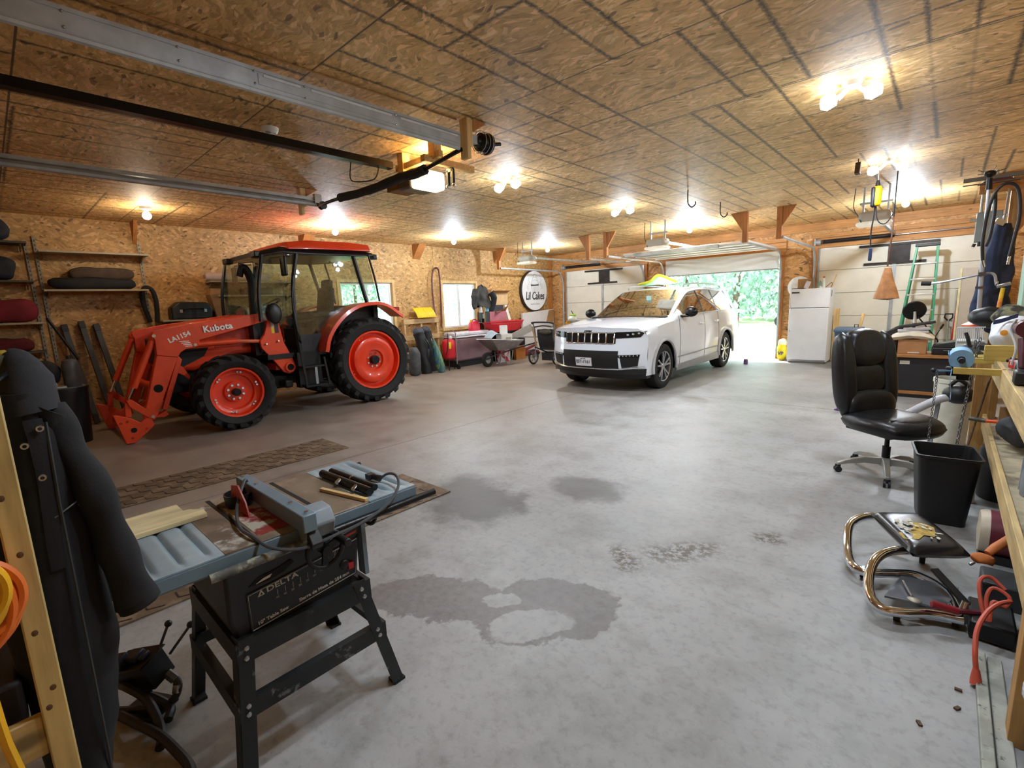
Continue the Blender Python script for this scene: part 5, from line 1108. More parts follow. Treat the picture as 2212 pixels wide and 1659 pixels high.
# ---------------------------------------------------------------- office chair
LEA = M('black_leather', '#17181b', .34, 0, .25, 9, bump=.22, bscale=38); SILV = M('silver_plastic', '#a6a69e', .42, .3, .08, 8)
ch = thing('office_chair', 'black leather office chair on a silver five-star base with casters', 'office chair', (-.28, 4.97, 0), math.radians(51.5))
def cushion(b, w, d, t, n=22, pw=.42, f=None):
    """pillow block in the x,y plane with thickness t along z; f maps local to chair space"""
    def sf(sg):
        def g(u, v):
            x, y = (u-.5), (v-.5); e = (1-abs(2*x)**4)*(1-abs(2*y)**4); x, y = x*math.sqrt(1-.36*(2*y)**2), y*math.sqrt(1-.36*(2*x)**2); q = max(0, e)**pw
            return f(Vector((x*w, y*d, sg*t*.5*q)))
        return g
    b.grid(sf(1), n, n); b.grid(sf(-1), n, n); return b
def seat_f(p): return Vector((p.x*(1+.05*math.cos(p.y*6)), p.y-.02, .455+p.z-.05*max(0, -p.y-.10)**1.0*1.6+.012*math.cos(p.x*9)*0))
b = cushion(B(), .60, .64, .16, f=seat_f); b.obj('seat', LEA, ch, local=True, smooth=70)
def seat_g(p): return Vector((p.x*.98, p.y-.03, .505+p.z-.09*max(0, -p.y-.12)))
b = cushion(B(), .44, .50, .07, f=seat_g); b.obj('seat_pad', LEA, ch, local=True, smooth=70)
b = B()
for y in (-.16, .0, .14): b.tube([seat_g(Vector((x, y, .024))) for x in [-.2+.04*i for i in range(11)]], .004, 5)
b.tube([seat_g(Vector((.0, -.22+.04*i, .0245))) for i in range(12)], .004, 5); b.obj('seat_seam', M('leather_seam', '#0c0c0e', .6), ch, local=True)
B().box(-.2, .2, -.2, .22, .37, .41).box(-.06, .06, -.1, .30, .35, .38).obj('seat_plate', BLACKP, ch, local=True, bev=.01)
def back_f(x0=0., z0=0., lean=.14, y0=.25):
    def g(p):
        z = z0+p.y; return Vector((x0+p.x*(1-.10*max(0, (z-.9)/.35)), y0+lean*(z-.45)-p.z+.05*((p.x)/.26)**2*-.6, z))
    return g
b = cushion(B(), .56, .84, .15, f=back_f(0, .80)); b.obj('back_shell', LEA, ch, local=True, smooth=70)
b = cushion(B(), .38, .34, .17, f=back_f(0, 1.06, y0=.215)); b.obj('head_cushion', LEA, ch, local=True, smooth=70)
b = cushion(B(), .40, .28, .13, f=back_f(0, .80, y0=.215)); b.obj('back_cushion', LEA, ch, local=True, smooth=70)
b = cushion(B(), .48, .28, .18, f=back_f(0, .575, y0=.205)); b.obj('lumbar_cushion', LEA, ch, local=True, smooth=70)
for s in (1, -1):
    b = cushion(B(), .15, .72, .17, f=back_f(s*.205, .84, y0=.215)); b.obj('back_bolster', LEA, ch, local=True, smooth=70)
B().beam((0, .2, .37), (0, .33, .55), .07, .012).obj('back_bracket', BLACKP, ch, local=True)
B().cyl((0, 0, .12), (0, 0, .25), .03, n=16).cyl((0, 0, .25), (0, 0, .37), .018, n=14).obj('gas_lift', M('lift_navy', '#15151c', .3, .3), ch, local=True)
B().cyl((0, 0, .08), (0, 0, .15), .045, .04, n=18).obj('base_hub', SILV, ch, local=True)
for k in range(5):
    a = math.radians(205-51.5+72*k); d = Vector((math.cos(a), math.sin(a), 0)); n = Vector((-d.y, d.x, 0)); sec = []
    for t_, w, z, h in ((.02, .032, .125, .035), (.15, .026, .13, .03), (.28, .022, .105, .022), (.35, .018, .078, .014)):
        c = d*t_+Vector((0, 0, z)); sec.append([c-n*w-Vector((0, 0, h)), c+n*w-Vector((0, 0, h)), c+n*w*.8+Vector((0, 0, h*.6)), c-n*w*.8+Vector((0, 0, h*.6))])
    l = B().loft(sec).obj('base_leg', SILV, ch, local=True, bev=.004)
    b = B()
    for s in (1, -1): b.lathe([(.001, -.010), (.027, -.008), (.027, .008), (.001, .010)], d*.345+n*s*.016+Vector((0, 0, .027)), 'z', 14, Matrix.Rotation(PI/2, 4, d))
    b.cbox(d*.345+Vector((0, 0, .052)), (.03, .03, .03)); b.obj('caster', BLACKP, l, local=True)
# ---------------------------------------------------------------- waste bin
t = thing('waste_bin', 'tall black plastic waste bin standing before the office chair', 'waste bin', (.075, 4.2, 0), .12)
def rr(w, d, z, r=.04, n=5):
    P = []
    for cx, cy, a0 in ((w-r, d-r, 0), (-w+r, d-r, PI/2), (-w+r, -d+r, PI), (w-r, -d+r, 1.5*PI)):
        for k in range(n+1): a = a0+PI/2*k/n; P.append(Vector((cx+r*math.cos(a), cy+r*math.sin(a), z)))
    return P
BINM = M('bin_black', '#0f0f12', .45, 0, .15, 6)
B().loft([rr(.115, .13, .012), rr(.12, .135, .0), rr(.155, .18, .455), rr(.165, .19, .458), rr(.167, .192, .475), rr(.156, .181, .475), rr(.152, .177, .455), rr(.113, .128, .015)], caps=True).obj('bin_wall', BINM, t, local=True)
# ---------------------------------------------------------------- creeper seat
st = thing('creeper_seat', 'low chrome-tube rolling creeper seat with a torn black cushion', 'stool', (-.02, 3.05, 0))
def pad(u, v, sg):
    x, y = u-.5, v-.5; q = max(0, (1-abs(2*x)**6)*(1-abs(2*y)**6))**.35
    c = Vector((-.02, 3.24, .235)); a1 = Vector((.20, -.41, 0)).normalized(); a2 = Vector((.17, .115, 0)).normalized()
    return c+a1*x*.47+a2*y*.27+Vector((0, 0, sg*.035*q))
B().grid(lambda u, v: pad(u, v, 1), 20, 14).grid(lambda u, v: pad(u, v, -1), 20, 14).obj('cushion', M('vinyl_black', '#151519', .25, 0, .15, 8, bump=.1), st, smooth=70)
tr_ = B()
rnd = random.Random(4)
def padt(u, v, h=.0): return pad(u, v, 1)+Vector((0, 0, h))
P = [(.40, .70), (.50, .80), (.62, .72), (.74, .60), (.70, .45), (.80, .28), (.76, .05), (.62, .06), (.60, .30), (.50, .42), (.42, .48), (.36, .58)]
c0 = padt(.58, .48, .004); ringp = [padt(u, v, .003) for u, v in P]
tr_.faces([c0]+ringp, [(0, i+1, (i+1) % len(P)+1) for i in range(len(P))]); tr_.obj('torn_foam', M('foam_yellow', '#b79a4e', .9, 0, .3, 20, bump=.5), st, smooth=0)
tr_ = B()
for k in range(26):
    u, v = .36+.42*rnd.random(), .15+.6*rnd.random(); c = padt(u, v, .007); a = rnd.uniform(0, 6); s = rnd.uniform(.008, .022); d = Vector((math.cos(a), math.sin(a), .25*rnd.random())); n = Vector((-d.y, d.x, 0))
    tr_.faces([c, c+d*s+n*s*.5, c+d*2*s, c+d*s-n*s*.5], [(0, 1, 2, 3)])
tr_.obj('foam_speck', M('foam_pale', '#cfcab4', .9, 0, .2, 20), st, smooth=0, solid=.002)
def ct3(P, nm): B().tube(spline(P, 7), .023, 14).obj(nm, CHROME, st, smooth=60)
ct3([(-.06, 3.46, .195), (-.17, 3.47, .20), (-.27, 3.40, .20), (-.325, 3.30, .165), (-.31, 3.15, .09), (-.27, 3.02, .06), (-.20, 2.98, .06), (-.10, 3.05, .06)], 'frame_tube')
ct3([(.05, 3.12, .20), (-.04, 3.08, .20), (-.13, 2.98, .20), (-.175, 2.86, .17), (-.17, 2.74, .09), (-.12, 2.66, .06), (-.04, 2.68, .058), (.06, 2.76, .055), (.17, 2.79, .055)], 'frame_tube')
ct3([(-.10, 3.05, .06), (.0, 3.1, .06), (.12, 3.0, .058), (.17, 2.79, .055)], 'frame_tube')
B().slab(lambda u, v: Vector((-.11+.22*u+.05*v, 2.76+.26*v+.05*u, .075)), 2, 2, (0, 0, -.01)).obj('tool_tray', M('tray_grey', '#8f9298', .3, .7), st)
for x, y in ((-.215, 3.03), (-.05, 2.70), (.155, 2.81), (.02, 3.4)):
    b = B().cyl((x, y, .038), (x, y, .062), .014, n=12).obj('caster_stem', STEEL, st); B().lathe([(.001, -.014), (.024, -.012), (.024, .012), (.001, .014)], (x-.005, y, .0245), 'x', 16).obj('caster', RUBBER, b)
t = thing('ball_wrench', 'spoon-shaped steel tool lying across the creeper seat tray', 'hand tool', (-.02, 2.80, .08), 0)
B().tube([(-.05, 2.93, .094), (-.01, 2.80, .092)], .006).obj('shaft', STEEL, t); B().ball((0, 2.765, .095), .028, (1, .8, .35)).obj('bowl', M('dull_steel', '#a09a8a', .5, .6), t)
# ---------------------------------------------------------------- workbench with lower shelf
WB = wood('bench_lumber', '#cdb27c', 'y'); WBX = wood('bench_lumber_x', '#c8b05c', 'x'); WBZ = wood('bench_lumber_z', '#b88c50', 'z')
wb = thing('workbench', 'long pine workbench with lower shelf along the near wall, loaded with tools', 'workbench', (.68, 3.8, 0))
B().box(.33, 1.05, 2.0, 5.45, .97, 1.0).obj('bench_top', M('bench_top_board', '#a39272', .7, 0, .2, 6, dirt=('#6d6250', .5, .7, 5)), wb, bev=.003)
B().box(.305, .33, 2.0, 5.42, .85, 1.0).obj('apron', WB, wb, bev=.003)
B().box(.29, .315, 2.0, 5.40, .40, .52).obj('shelf_apron', WB, wb, bev=.003); B().box(.315, 1.05, 2.0, 5.40, .475, .50).obj('lower_shelf', M('shelf_board', '#b0a284', .7, 0, .2, 6, dirt=('#6d6250', .5, .7, 5)), wb)
for y in (2.18, 5.36): B().box(.315 if y > 3 else .275, .36 if y > 3 else .315, y-.045, y+.045, 0, .97).obj('leg', WBZ, wb, bev=.003)
for y in (2.2, 5.36): B().box(.98, 1.05, y-.045, y+.045, 0, .97).obj('leg', WBZ, wb, bev=.003)
B().box(.22, .33, 5.38, 5.42, .18, .97).obj('end_panel', WBZ, wb, bev=.003)
B().box(.215, .36, 4.47, 4.51, .957, 1.0).box(.07, .22, 4.47, 4.51, .957, 1.0).obj('roll_arm', WBX, wb, bev=.002); B().box(.10, .36, 5.14, 5.18, .957, 1.0).obj('roll_arm', WBX, wb, bev=.002)
# overhead lumber frame of the bench
fr2 = thing('timber_rack', 'tall lumber frame with a top beam behind the workbench end', 'frame', (.7, 6.6, 0))
B().box(.36, .43, 6.6, 6.69, 0, 2.55).box(1.0, 1.07, 6.6, 6.69, 0, 2.55).obj('back_post', WBZ, fr2); B().box(.14, 1.07, 6.58, 6.62, 2.42, 2.52).obj('top_beam', HEAD, fr2); gusset(B(), .42, 6.55, 2.42, dx=1, w=.25, h=.4).obj('knee_block', BRK, fr2)
B().box(.07, .33, 5.45, 6.12, .955, .982).obj('side_board', WBX, wb, bev=.003)
# roll of blue shop towel hanging between the arms
t = thing('towel_roll', 'roll of blue paper shop towel on the bench arms with its sheet hanging down', 'paper roll', (.11, 4.8, 1.02))
BT = M('towel_blue', '#86b6e0', .75, 0, .08, 20)
B().lathe([(.022, 0), (.068, 0), (.068, .28), (.022, .28)], (.108, 4.60, 1.045), 'y', 28).obj('paper_roll', BT, t); B().cyl((.108, 4.49, 1.045), (.108, 5.16, 1.045), .018, n=12).obj('core_rod', BLACKP, t)
B().slab(lambda u, v: Vector((.108-.070*math.cos(min(1, v*4)*.9)+.012*max(0, v-.3)+.004*math.sin(9*v), 4.61+.26*u*(1-.35*v), 1.045+.06*math.sin(max(0, .6-v*4))-.30*v)), 6, 16, (-.002, 0, 0)).obj('hanging_sheet', BT, t)
# chains hanging from the arms
CHN = M('chain_steel', '#77777a', .4, .8, .2, 30)
def chain(P, nm, lb, r=.011):
    P = spline(P, 12); b = B(); acc = 0; last = P[0]; k = 0
    for p in P:
        if (p-last).length < r*1.9 and k: continue
        d = (p-last).normalized() if k else Vector((0, 0, -1)); x = d.orthogonal().normalized(); y = d.cross(x); 
        if k % 2: x, y = y, x
        b.tube([p+d*r*1.25*math.cos(a)+x*r*.7*math.sin(a) for a in [2*PI*i/8 for i in range(8)]], r*.26, 5, closed=True); last = p; k += 1
    single(b, nm, CHN, lb, 'chain', smooth=60)
chain([(-.014, 4.7, .935), (-.012, 4.7, .84), (-.016, 4.69, .68), (-.02, 4.68, .50), (-.022, 4.66, .36)], 'chain', 'thin steel chain hanging in front of the chair seat from the clamp handle')
chain([(.165, 4.55, .95), (.16, 4.55, .85), (.15, 4.56, .70), (.14, 4.56, .52), (.135, 4.56, .42)], 'chain', 'steel saw chain hanging below the near roll arm of the bench', .013)
chain([(.215, 5.20, 1.14), (.21, 5.2, 1.1), (.205, 5.2, 1.03), (.205, 5.2, .99)], 'chain', 'short doubled chain draped on the bench end beside the pine block', .014)
chain([(.19, 5.22, 1.12), (.185, 5.22, 1.06), (.18, 5.22, .98), (.175, 5.21, .90)], 'chain', 'second chain draped on the bench end, beside the doubled one', .013)
t = thing('bar_clamp', 'black bar clamp with ball handle sticking out beside the blue roll', 'clamp', (.05, 4.85, .9))
B().cyl((-.02, 4.72, .945), (.10, 4.85, .93), .008).obj('screw_bar', STEEL, t); B().ball((-.035, 4.71, .945), .018).obj('ball_handle', BLACKP, t); B().cbox((.07, 4.83, .93), (.08, .05, .07)).cbox((.14, 4.85, .91), (.09, .08, .09)).obj('jaw', BLACKM, t, bev=.012)
# white bucket, folded walker and fallen stick beyond the chain
t = thing('white_pail', 'white plastic pail on the floor behind the hanging chain', 'pail', (.10, 6.4, 0))
B().lathe([(.001, 0), (.13, 0), (.155, .62), (.162, .62), (.162, .66), (.148, .66), (.125, .02), (.001, .02)], (.12, 6.4, 0), 'z', 28).obj('pail_wall', M('pail_white', '#cfcdbd', .5, 0, .06), t)
B().lathe([(.001, 0), (.14, 0), (.13, .03), (.001, .03)], (.12, 6.4, .6), 'z', 24).obj('pail_fill', BLACKP, t)
t = thing('leaf_blower', 'grey hand-held leaf blower with a long nozzle lying before the pail', 'leaf blower', (-.05, 6.0, 0), 0)
B().tube(spline([(-.30, 5.78, .30), (-.22, 5.84, .34), (-.12, 5.9, .42), (.0, 5.95, .50), (.10, 6.0, .54)], 5), [.04]*8+[.036]*13, 12).obj('nozzle', M('blower_grey', '#b9b9bf', .4, 0, .1), t)
B().tube([(-.315, 5.77, .295), (-.335, 5.755, .285)], .043, 12).obj('nozzle_tip', BLACKP, t); B().ball((.15, 6.02, .56), .10, (1.2, .9, .9)).obj('fan_housing', BLACKP, t); B().tube(spline([(.08, 6.0, .64), (.14, 6.0, .70), (.22, 6.02, .64)], 5), .018, 8).obj('handle', BLACKP, t)
B().beam((.02, 6.0, .52), (-.02, 5.9, .0), .03, .02).obj('prop_stick', M('stick_grey', '#8a8d96', .5), t)
# things on the bench
single(B().box(.235, .47, 4.98, 5.03, 1.001, 1.115), 'pine_block', WBX, 'pine block standing across the bench end behind the red clamp tool', 'wood block', bev=.003)
t = thing('clamp_tool', 'red and black hand clamp lying on the bench', 'clamp', (.37, 4.6, 1.0))
B().cyl((.335, 4.62, 1.05), (.37, 4.60, 1.045), .014).obj('grip', BLACKP, t); B().cbox((.385, 4.55, 1.03), (.06, .10, .055), (0, 0, .5)).obj('red_body', M('tool_red', '#c02a22', .4), t, bev=.01); B().beam((.35, 4.64, 1.056), (.47, 4.50, 1.05), .012, .02).obj('bar', BLACKM, t)
t = thing('grey_charger', 'grey block with a round dark lens at the near end of the bench', 'charger', (.40, 4.05, 1.0))
B().cbox((.39, 4.02, 1.055), (.12, .20, .105)).obj('case', M('case_grey', '#7d868a', .5, 0, .1), t, bev=.008); B().lathe([(.001, -.004), (.04, -.004), (.045, 0)], (.33, 4.0, 1.05), 'x', 20).obj('lens', M('lens_dark', '#20202a', .15), t)
t = thing('cordless_drill', 'maroon and black cordless drill standing on the bench edge', 'drill', (.35, 3.95, 1.0))
MAR = M('drill_maroon', '#4e1524', .45, 0, .15)
B().tube([(.335, 3.80, 1.31), (.33, 3.97, 1.31), (.328, 4.02, 1.31)], [.045, .045, .03], 16).obj('motor', MAR, t); B().beam((.335, 3.86, 1.27), (.35, 3.82, 1.09), .045, .06).obj('grip', MAR, t, bev=.012); B().cbox((.35, 3.83, 1.04), (.08, .12, .08)).obj('battery', BLACKP, t, bev=.012); B().tube([(.327, 4.02, 1.31), (.325, 4.12, 1.31)], [.026, .012], 14).obj('chuck', STEEL, t)
B().tube(spline([(.30, 3.92, 1.36), (.285, 3.95, 1.30), (.31, 3.9, 1.20), (.30, 3.9, 1.10)], 5), .006, 6).obj('wrist_cord', M('cord_white', '#cfcfd0', .5), t)
t = thing('grocery_bag', 'crumpled white plastic shopping bag on the bench with an orange mark', 'bag', (.40, 5.3, 1.05), 0)
B().ball((.40, 5.25, 1.19), .14, (1.0, .9, .95), 26, 16).rough(.045, 9, 1).obj('bag_body', M('bag_white', '#dfe4ea', .35, 0, .06, 8), t, smooth=60); B().lathe([(.001, -.002), (.022, 0)], (.335, 5.12, 1.20), 'y', 16).obj('orange_mark', M('mark_orange', '#e09a3a', .5), t)
B().slab(lambda u, v: Vector((.27+.13*u, 5.14+.0*v, 1.26+.05*u+.03*v)), 4, 2, (0, .01, 0)).rough(.008, 14).obj('blue_band', M('bag_blue', '#28345e', .4), t)
single(B().ball((.50, 5.5, 1.30), .18, (1.3, .8, .55), 26, 16).rough(.06, 8, 3), 'camo_cloth', M('camo', '#6d6a52', .9, 0, .35, 14, bump=.3, dirt=('#2f2d24', .48, .55, 9)), 'rumpled camouflage cloth heaped behind the white shopping bag', 'cloth', smooth=60)
t = thing('power_tool_case', 'black tool with a flared grey hood lying at the bench end', 'power tool', (.2, 5.6, 1.0))
B().slab(lambda u, v: Vector((.075+.20*u, 5.62+.06*v, .985+.075*math.sin(PI*min(1, u*1.1))**.7*v+.0)), 14, 6, (0, .10, 0)).obj('hood', M('hood_grey', '#3e3e40', .5), t, smooth=50); B().tube(spline([(.17, 5.66, 1.06), (.155, 5.66, 1.12), (.14, 5.67, 1.16)], 5), .014, 8).obj('handle', BLACKP, t); B().beam((.20, 5.6, 1.06), (.37, 5.5, 1.03), .05, .06).obj('motor', BLACKP, t, bev=.015)
t = thing('wire_basket', 'white wire basket on the bench end under the trimmer guard', 'basket', (.16, 5.9, 1.0))
b = B()
for k in range(14): x = .09+.013*k; b.tube([(x, 5.9, 1.07), (x-.004, 5.9, 1.19)], .003, 5)
b.tube([(.085, 5.9, 1.19), (.27, 5.9, 1.195)], .005).tube([(.09, 5.9, 1.07), (.27, 5.9, 1.07)], .005); b.obj('wire_mesh', M('wire_white', '#cfd2d8', .4), t); B().box(.09, .28, 5.91, 6.1, .983, 1.075).obj('basket_floor', M('wire_white', '#cfd2d8', .4), t)
single(B().ball((.30, 6.0, 1.28), .13, (1.2, .7, .7), 20, 14).rough(.03, 10, 8), 'work_gloves', BLACKP, 'pile of black work gloves and straps behind the bench end', 'gloves', smooth=60)
# trimmer standing upside down at the bench end
t = thing('string_trimmer', 'string trimmer with orange guard and long bicycle handle standing upside down', 'trimmer', (.24, 6.2, .95))
POL = M('pole_silver', '#b9bac2', .35, .6, .06)
B().cyl((.226, 6.2, 1.27), (.205, 6.2, 1.85), .017, n=12).cyl((.205, 6.2, 1.85), (.192, 6.2, 2.42), .014, n=12).obj('pole', POL, t); B().cyl((.192, 6.2, 2.40), (.190, 6.2, 2.50), .024, .018).obj('gear_head', BLACKM, t); B().ball((.189, 6.2, 2.535), .042, (1, 1, .7)).obj('string_head', BLACKM, t)
b = B()
for k in range(5):
    a = 2*PI*k/5; b.tube([(.189, 6.2, 2.54), (.189+.10*math.cos(a), 6.2+.10*math.sin(a), 2.56+.03*math.sin(a*3))], .003, 5)
b.obj('trimmer_string', BLACKM, t)
ORG = M('guard_orange', '#ee5a1e', .4)
B().lathe([(.032, .12), (.04, .05), (.085, .015), (.115, 0), (.112, -.012), (.03, .04)], (.228, 6.2, 1.20), 'z', 20).obj('guard', ORG, t)
B().cyl((.23, 6.2, .5), (.228, 6.2, 1.21), .02).obj('lower_shaft', POL, t)
B().tube(spline([(.21, 6.2, 1.66), (.10, 6.19, 1.635), (-.02, 6.18, 1.61), (-.13, 6.18, 1.595)], 5), .010, 8).tube(spline([(.21, 6.2, 1.66), (.27, 6.2, 1.665), (.30, 6.2, 1.64), (.315, 6.2, 1.57), (.33, 6.2, 1.55)], 5), .011, 8).obj('handle_bar', POL, t); B().cyl((-.13, 6.18, 1.595), (-.205, 6.18, 1.60), .022, n=12).obj('grip', BLACKP, t, bev=.006); B().cbox((.215, 6.2, 1.66), (.05, .05, .035)).cbox((.215, 6.2, 1.54), (.07, .04, .02)).obj('bracket', M('bracket_brown', '#4a3a34', .5), t)
t = thing('framing_level', 'long slotted metal straightedge laid on the beam above the trimmer', 'straightedge', (.3, 6.55, 2.5))
B().box(.02, .62, 6.45, 6.47, 2.525, 2.56).box(.02, .5, 6.44, 6.45, 2.49, 2.50).obj('bar', M('slot_grey', '#6c655a', .5, .5), t); B().prism([(.12, 2.49), (.26, 2.56), (.40, 2.49)], 'y', 6.46, 6.5).obj('red_plate', M('plate_maroon', '#5c2a24', .6), t)
t = thing('hose_hook', 'thick black hose looped over the bench beam beside the hanging overalls', 'hose', (.35, 6.3, 1.7))
B().tube(spline([(.205, 6.1, 1.78), (.19, 6.1, 1.95), (.20, 6.1, 2.2), (.235, 6.1, 2.36), (.30, 6.1, 2.42), (.37, 6.1, 2.36), (.40, 6.1, 2.15), (.385, 6.1, 1.95), (.37, 6.1, 1.80)], 6), .013, 8).obj('hose_loop', BLACKP, t); B().tube(spline([(.235, 6.12, 2.36), (.245, 6.12, 2.2), (.235, 6.12, 2.0), (.215, 6.12, 1.9)], 6), .012, 8).obj('hose_branch', BLACKP, t)
for p, q in (((.205, 6.1, 1.78), (.22, 6.1, 1.72)), ((.37, 6.1, 1.80), (.365, 6.1, 1.73))): B().cyl(p, q, .011).obj('end_fitting', CHROME, t)
def ov(u, v):
    a = 2*PI*u; z = 2.12-.92*v; w = .055+.075*min(1, v*2.2)-.02*v; x = .325-.035*v+w*math.cos(a)*(1+.12*math.sin(3*a+4*v)); return Vector((x, 6.5+w*.75*math.sin(a), z))
t = thing('denim_overalls', 'dark blue denim overalls hanging from the bench frame', 'overalls', (.3, 6.5, 1.2)); B().grid(ov, 24, 20).rough(.014, 9).obj('trousers', M('denim', '#2b3752', .85, 0, .35, 7, bump=.3), t, smooth=60); B().tube([(.33, 6.5, 2.12), (.34, 6.55, 2.43)], .008).obj('hanging_strap', M('strap_grey', '#9a9a9a', .5), t); B().cbox((.30, 6.44, 2.13), (.07, .03, .05), (0, .5, .3)).obj('buckle', STEEL, t)
single(B().ball((.33, 6.45, 1.33), .10, (1.0, .8, 2.2), 20, 14).rough(.03, 9, 6), 'hanging_jacket', M('jacket_dark', '#1e2636', .85, 0, .3, 8, bump=.3), 'dark navy jacket hanging low behind the trimmer pole', 'jacket', smooth=60)
t = thing('claw_hammer', 'yellow and orange handled hammer standing head up behind the gloves', 'hammer', (.36, 6.0, 1.2)); B().cyl((.335, 6.0, 1.30), (.35, 6.0, 1.53), .016, .014).obj('handle', M('handle_yellow', '#e8b21c', .45, dirt=('#e0603a', .45, .55, 5)), t); B().cbox((.352, 6.0, 1.555), (.09, .03, .03), (0, -.3, 0)).cyl((.315, 6, 1.57), (.30, 6, 1.575), .02).obj('head', STEEL, t, bev=.006)
single(B().box(.44, .50, 5.6, 5.9, 1.03, 1.85), 'green_board', M('board_green', '#a8c8b4', .6), 'pale green board edge standing at the end of the bench by the overalls', 'board', bev=.003)
# under the bench
t = thing('shop_vacuum', 'beige and maroon cylindrical tank lying under the bench', 'tank', (.28, 3.7, 0))
B().lathe([(.001, 0), (.115, .01), (.125, .03), (.125, .44), (.001, .45)], (.235, 3.72, .15), 'x', 30).obj('drum', M('drum_beige', '#c2b6a2', .5, dirt=('#8d8070', .6, .75, 6)), t); B().lathe([(.1262, .05), (.1264, .4)], (.235, 3.72, .15), 'x', 30).xf(Matrix.Identity(4)).obj('drum_band', M('drum_maroon', '#6a2230', .5), t); B().cbox((.40, 3.72, .025), (.3, .2, .045)).obj('cradle', BLACKP, t)
t = thing('black_barrel', 'black plastic barrel under the bench behind the waste bin', 'barrel', (.42, 4.9, 0)); B().lathe([(.001, 0), (.14, 0), (.15, .03), (.15, .36), (.14, .385), (.001, .385)], (.42, 4.85, 0), 'z', 26).obj('drum', BINM, t); B().box(.23, .262, 4.60, 4.70, .01, .36).obj('grey_plate', M('plate_pale', '#bdbeb4', .6), t)
t = thing('jacket_heap', 'grey rolled jacket lying on the lower shelf of the bench', 'jacket', (.42, 4.4, .5)); B().ball((.44, 4.35, .635), .13, (.9, 1.4, .8), 24, 14).rough(.05, 8, 2).obj('cloth', M('cloth_grey', '#35383a', .9, 0, .3, 8, bump=.3), t, smooth=60)
single(B().box(.34, .60, 4.75, 4.78, .501, .70), 'cardboard_flap', M('cardboard', '#a97f52', .85, 0, .1), 'open cardboard carton edge on the lower bench shelf', 'carton', bev=.002)
t = thing('hand_hammer', 'hammer with orange handle lying across the lower bench shelf', 'hammer', (.3, 5.0, .52)); B().cyl((.20, 5.02, .545), (.29, 5.0, .54), .016).obj('head', M('head_grey2', '#6a675e', .5, .5), t); B().cyl((.29, 5.0, .54), (.37, 4.98, .545), .013).obj('handle', ORG, t)
t = thing('pry_bar', 'long rusty pry bar leaning at the far end of the bench', 'bar', (.25, 5.2, .02)); B().tube([(.205, 5.0, .30), (.30, 5.25, .84)], .007, 6).obj('bar', M('rusty_iron', '#5a4434', .7, .4, .3, 30), t)
t = thing('glass_carboy', 'clear plastic jug with a grey tube on the lower bench shelf', 'jug', (.42, 3.4, .5)); B().lathe([(.001, 0), (.07, 0), (.075, .1), (.06, .17), (.025, .2), (.025, .24)], (.42, 3.4, .502), 'z', 20).obj('jug_wall', M('jug_clear', '#a9b4ba', .2, 0, .05, trans=.4), t); B().cyl((.36, 3.45, .51), (.37, 3.5, .68), .012).obj('tube', M('tube_grey', '#6d7c8a', .4), t)
RC = M('cord_salmon', '#c4543e', .5, 0, .1)
t = thing('extension_lead', 'salmon red power cord with a moulded plug hanging off the floor tools', 'cord', (.25, 2.6, 0))
B().tube(spline([(.203, 2.42, .06), (.196, 2.45, .12), (.20, 2.52, .18), (.23, 2.62, .215), (.27, 2.72, .215), (.31, 2.8, .20)], 7), .009, 8).obj('cord', RC, t); B().tube([(.207, 2.395, .012), (.205, 2.405, .03), (.203, 2.42, .065)], [.02, .018, .011], 12).obj('plug', RC, t)
t = thing('cord_coil', 'red extension cord coiled on the floor tools under the bench', 'cord', (.25, 2.9, .1)); b = B(); b.tube(spline([(.30, 2.90, .20), (.25, 2.92, .235), (.215, 2.88, .22), (.225, 2.82, .14), (.25, 2.78, .08), (.24, 2.84, .16), (.26, 2.88, .205), (.31, 2.86, .19), (.30, 2.84, .15), (.26, 2.83, .16), (.255, 2.78, .07)], 6), .008, 7); b.obj('cord', RC, t)
t = thing('orange_torch', 'orange handled wrapped tool leaning off the lower shelf', 'hand tool', (.3, 3.1, .2)); B().tube([(.36, 3.2, .385), (.27, 3.12, .30), (.245, 3.09, .275)], [.018, .02, .016], 12).obj('handle', M('torch_orange', '#c8743a', .6), t); B().ball((.225, 3.06, .255), .034, (1.3, 1, .8)).rough(.01, 30).obj('wrapped_tip', M('wrap_orange', '#b8682e', .8), t); B().cyl((.20, 3.035, .238), (.185, 3.02, .228), .007).obj('nozzle', STEEL, t)
t = thing('socket_wrench', 'red handled ratchet wrench lying by the creeper seat', 'wrench', (.13, 2.75, .1)); B().tube([(.06, 2.74, .115), (.15, 2.77, .10)], .017, 12).obj('handle', M('handle_crimson', '#8e1f2c', .35), t); B().tube([(.15, 2.77, .10), (.25, 2.85, .09)], .012).obj('shaft', M('shaft_maroon', '#6a2a34', .4), t); B().cyl((.165, 2.80, .085), (.175, 2.815, .135), .014).obj('joint', CHROME, t)
t = thing('floor_jack', 'black floor jack arm reaching under the bench from the creeper seat', 'jack', (.25, 2.9, 0)); B().beam((.06, 2.95, .19), (.18, 2.82, .12), .035, .012).obj('lever', M('jack_black', '#1a1b1d', .4, .3), t); B().box(.19, .34, 2.74, 2.98, .01, .09).obj('jack_body', BLACKM, t, bev=.01); B().box(.24, .42, 3.1, 3.3, .0, .12).obj('pump', M('jack_grey', '#2c2e30', .5), t, bev=.01)
t = thing('white_bucket', 'white bucket at the near corner under the bench', 'bucket', (.36, 2.1, 0)); B().lathe([(.001, 0), (.10, 0), (.125, .28), (.135, .28), (.135, .30), (.12, .30), (.097, .01), (.001, .01)], (.41, 2.02, .0), 'z', 26).obj('bucket_wall', M('bucket_white', '#b6bcc6', .45), t)
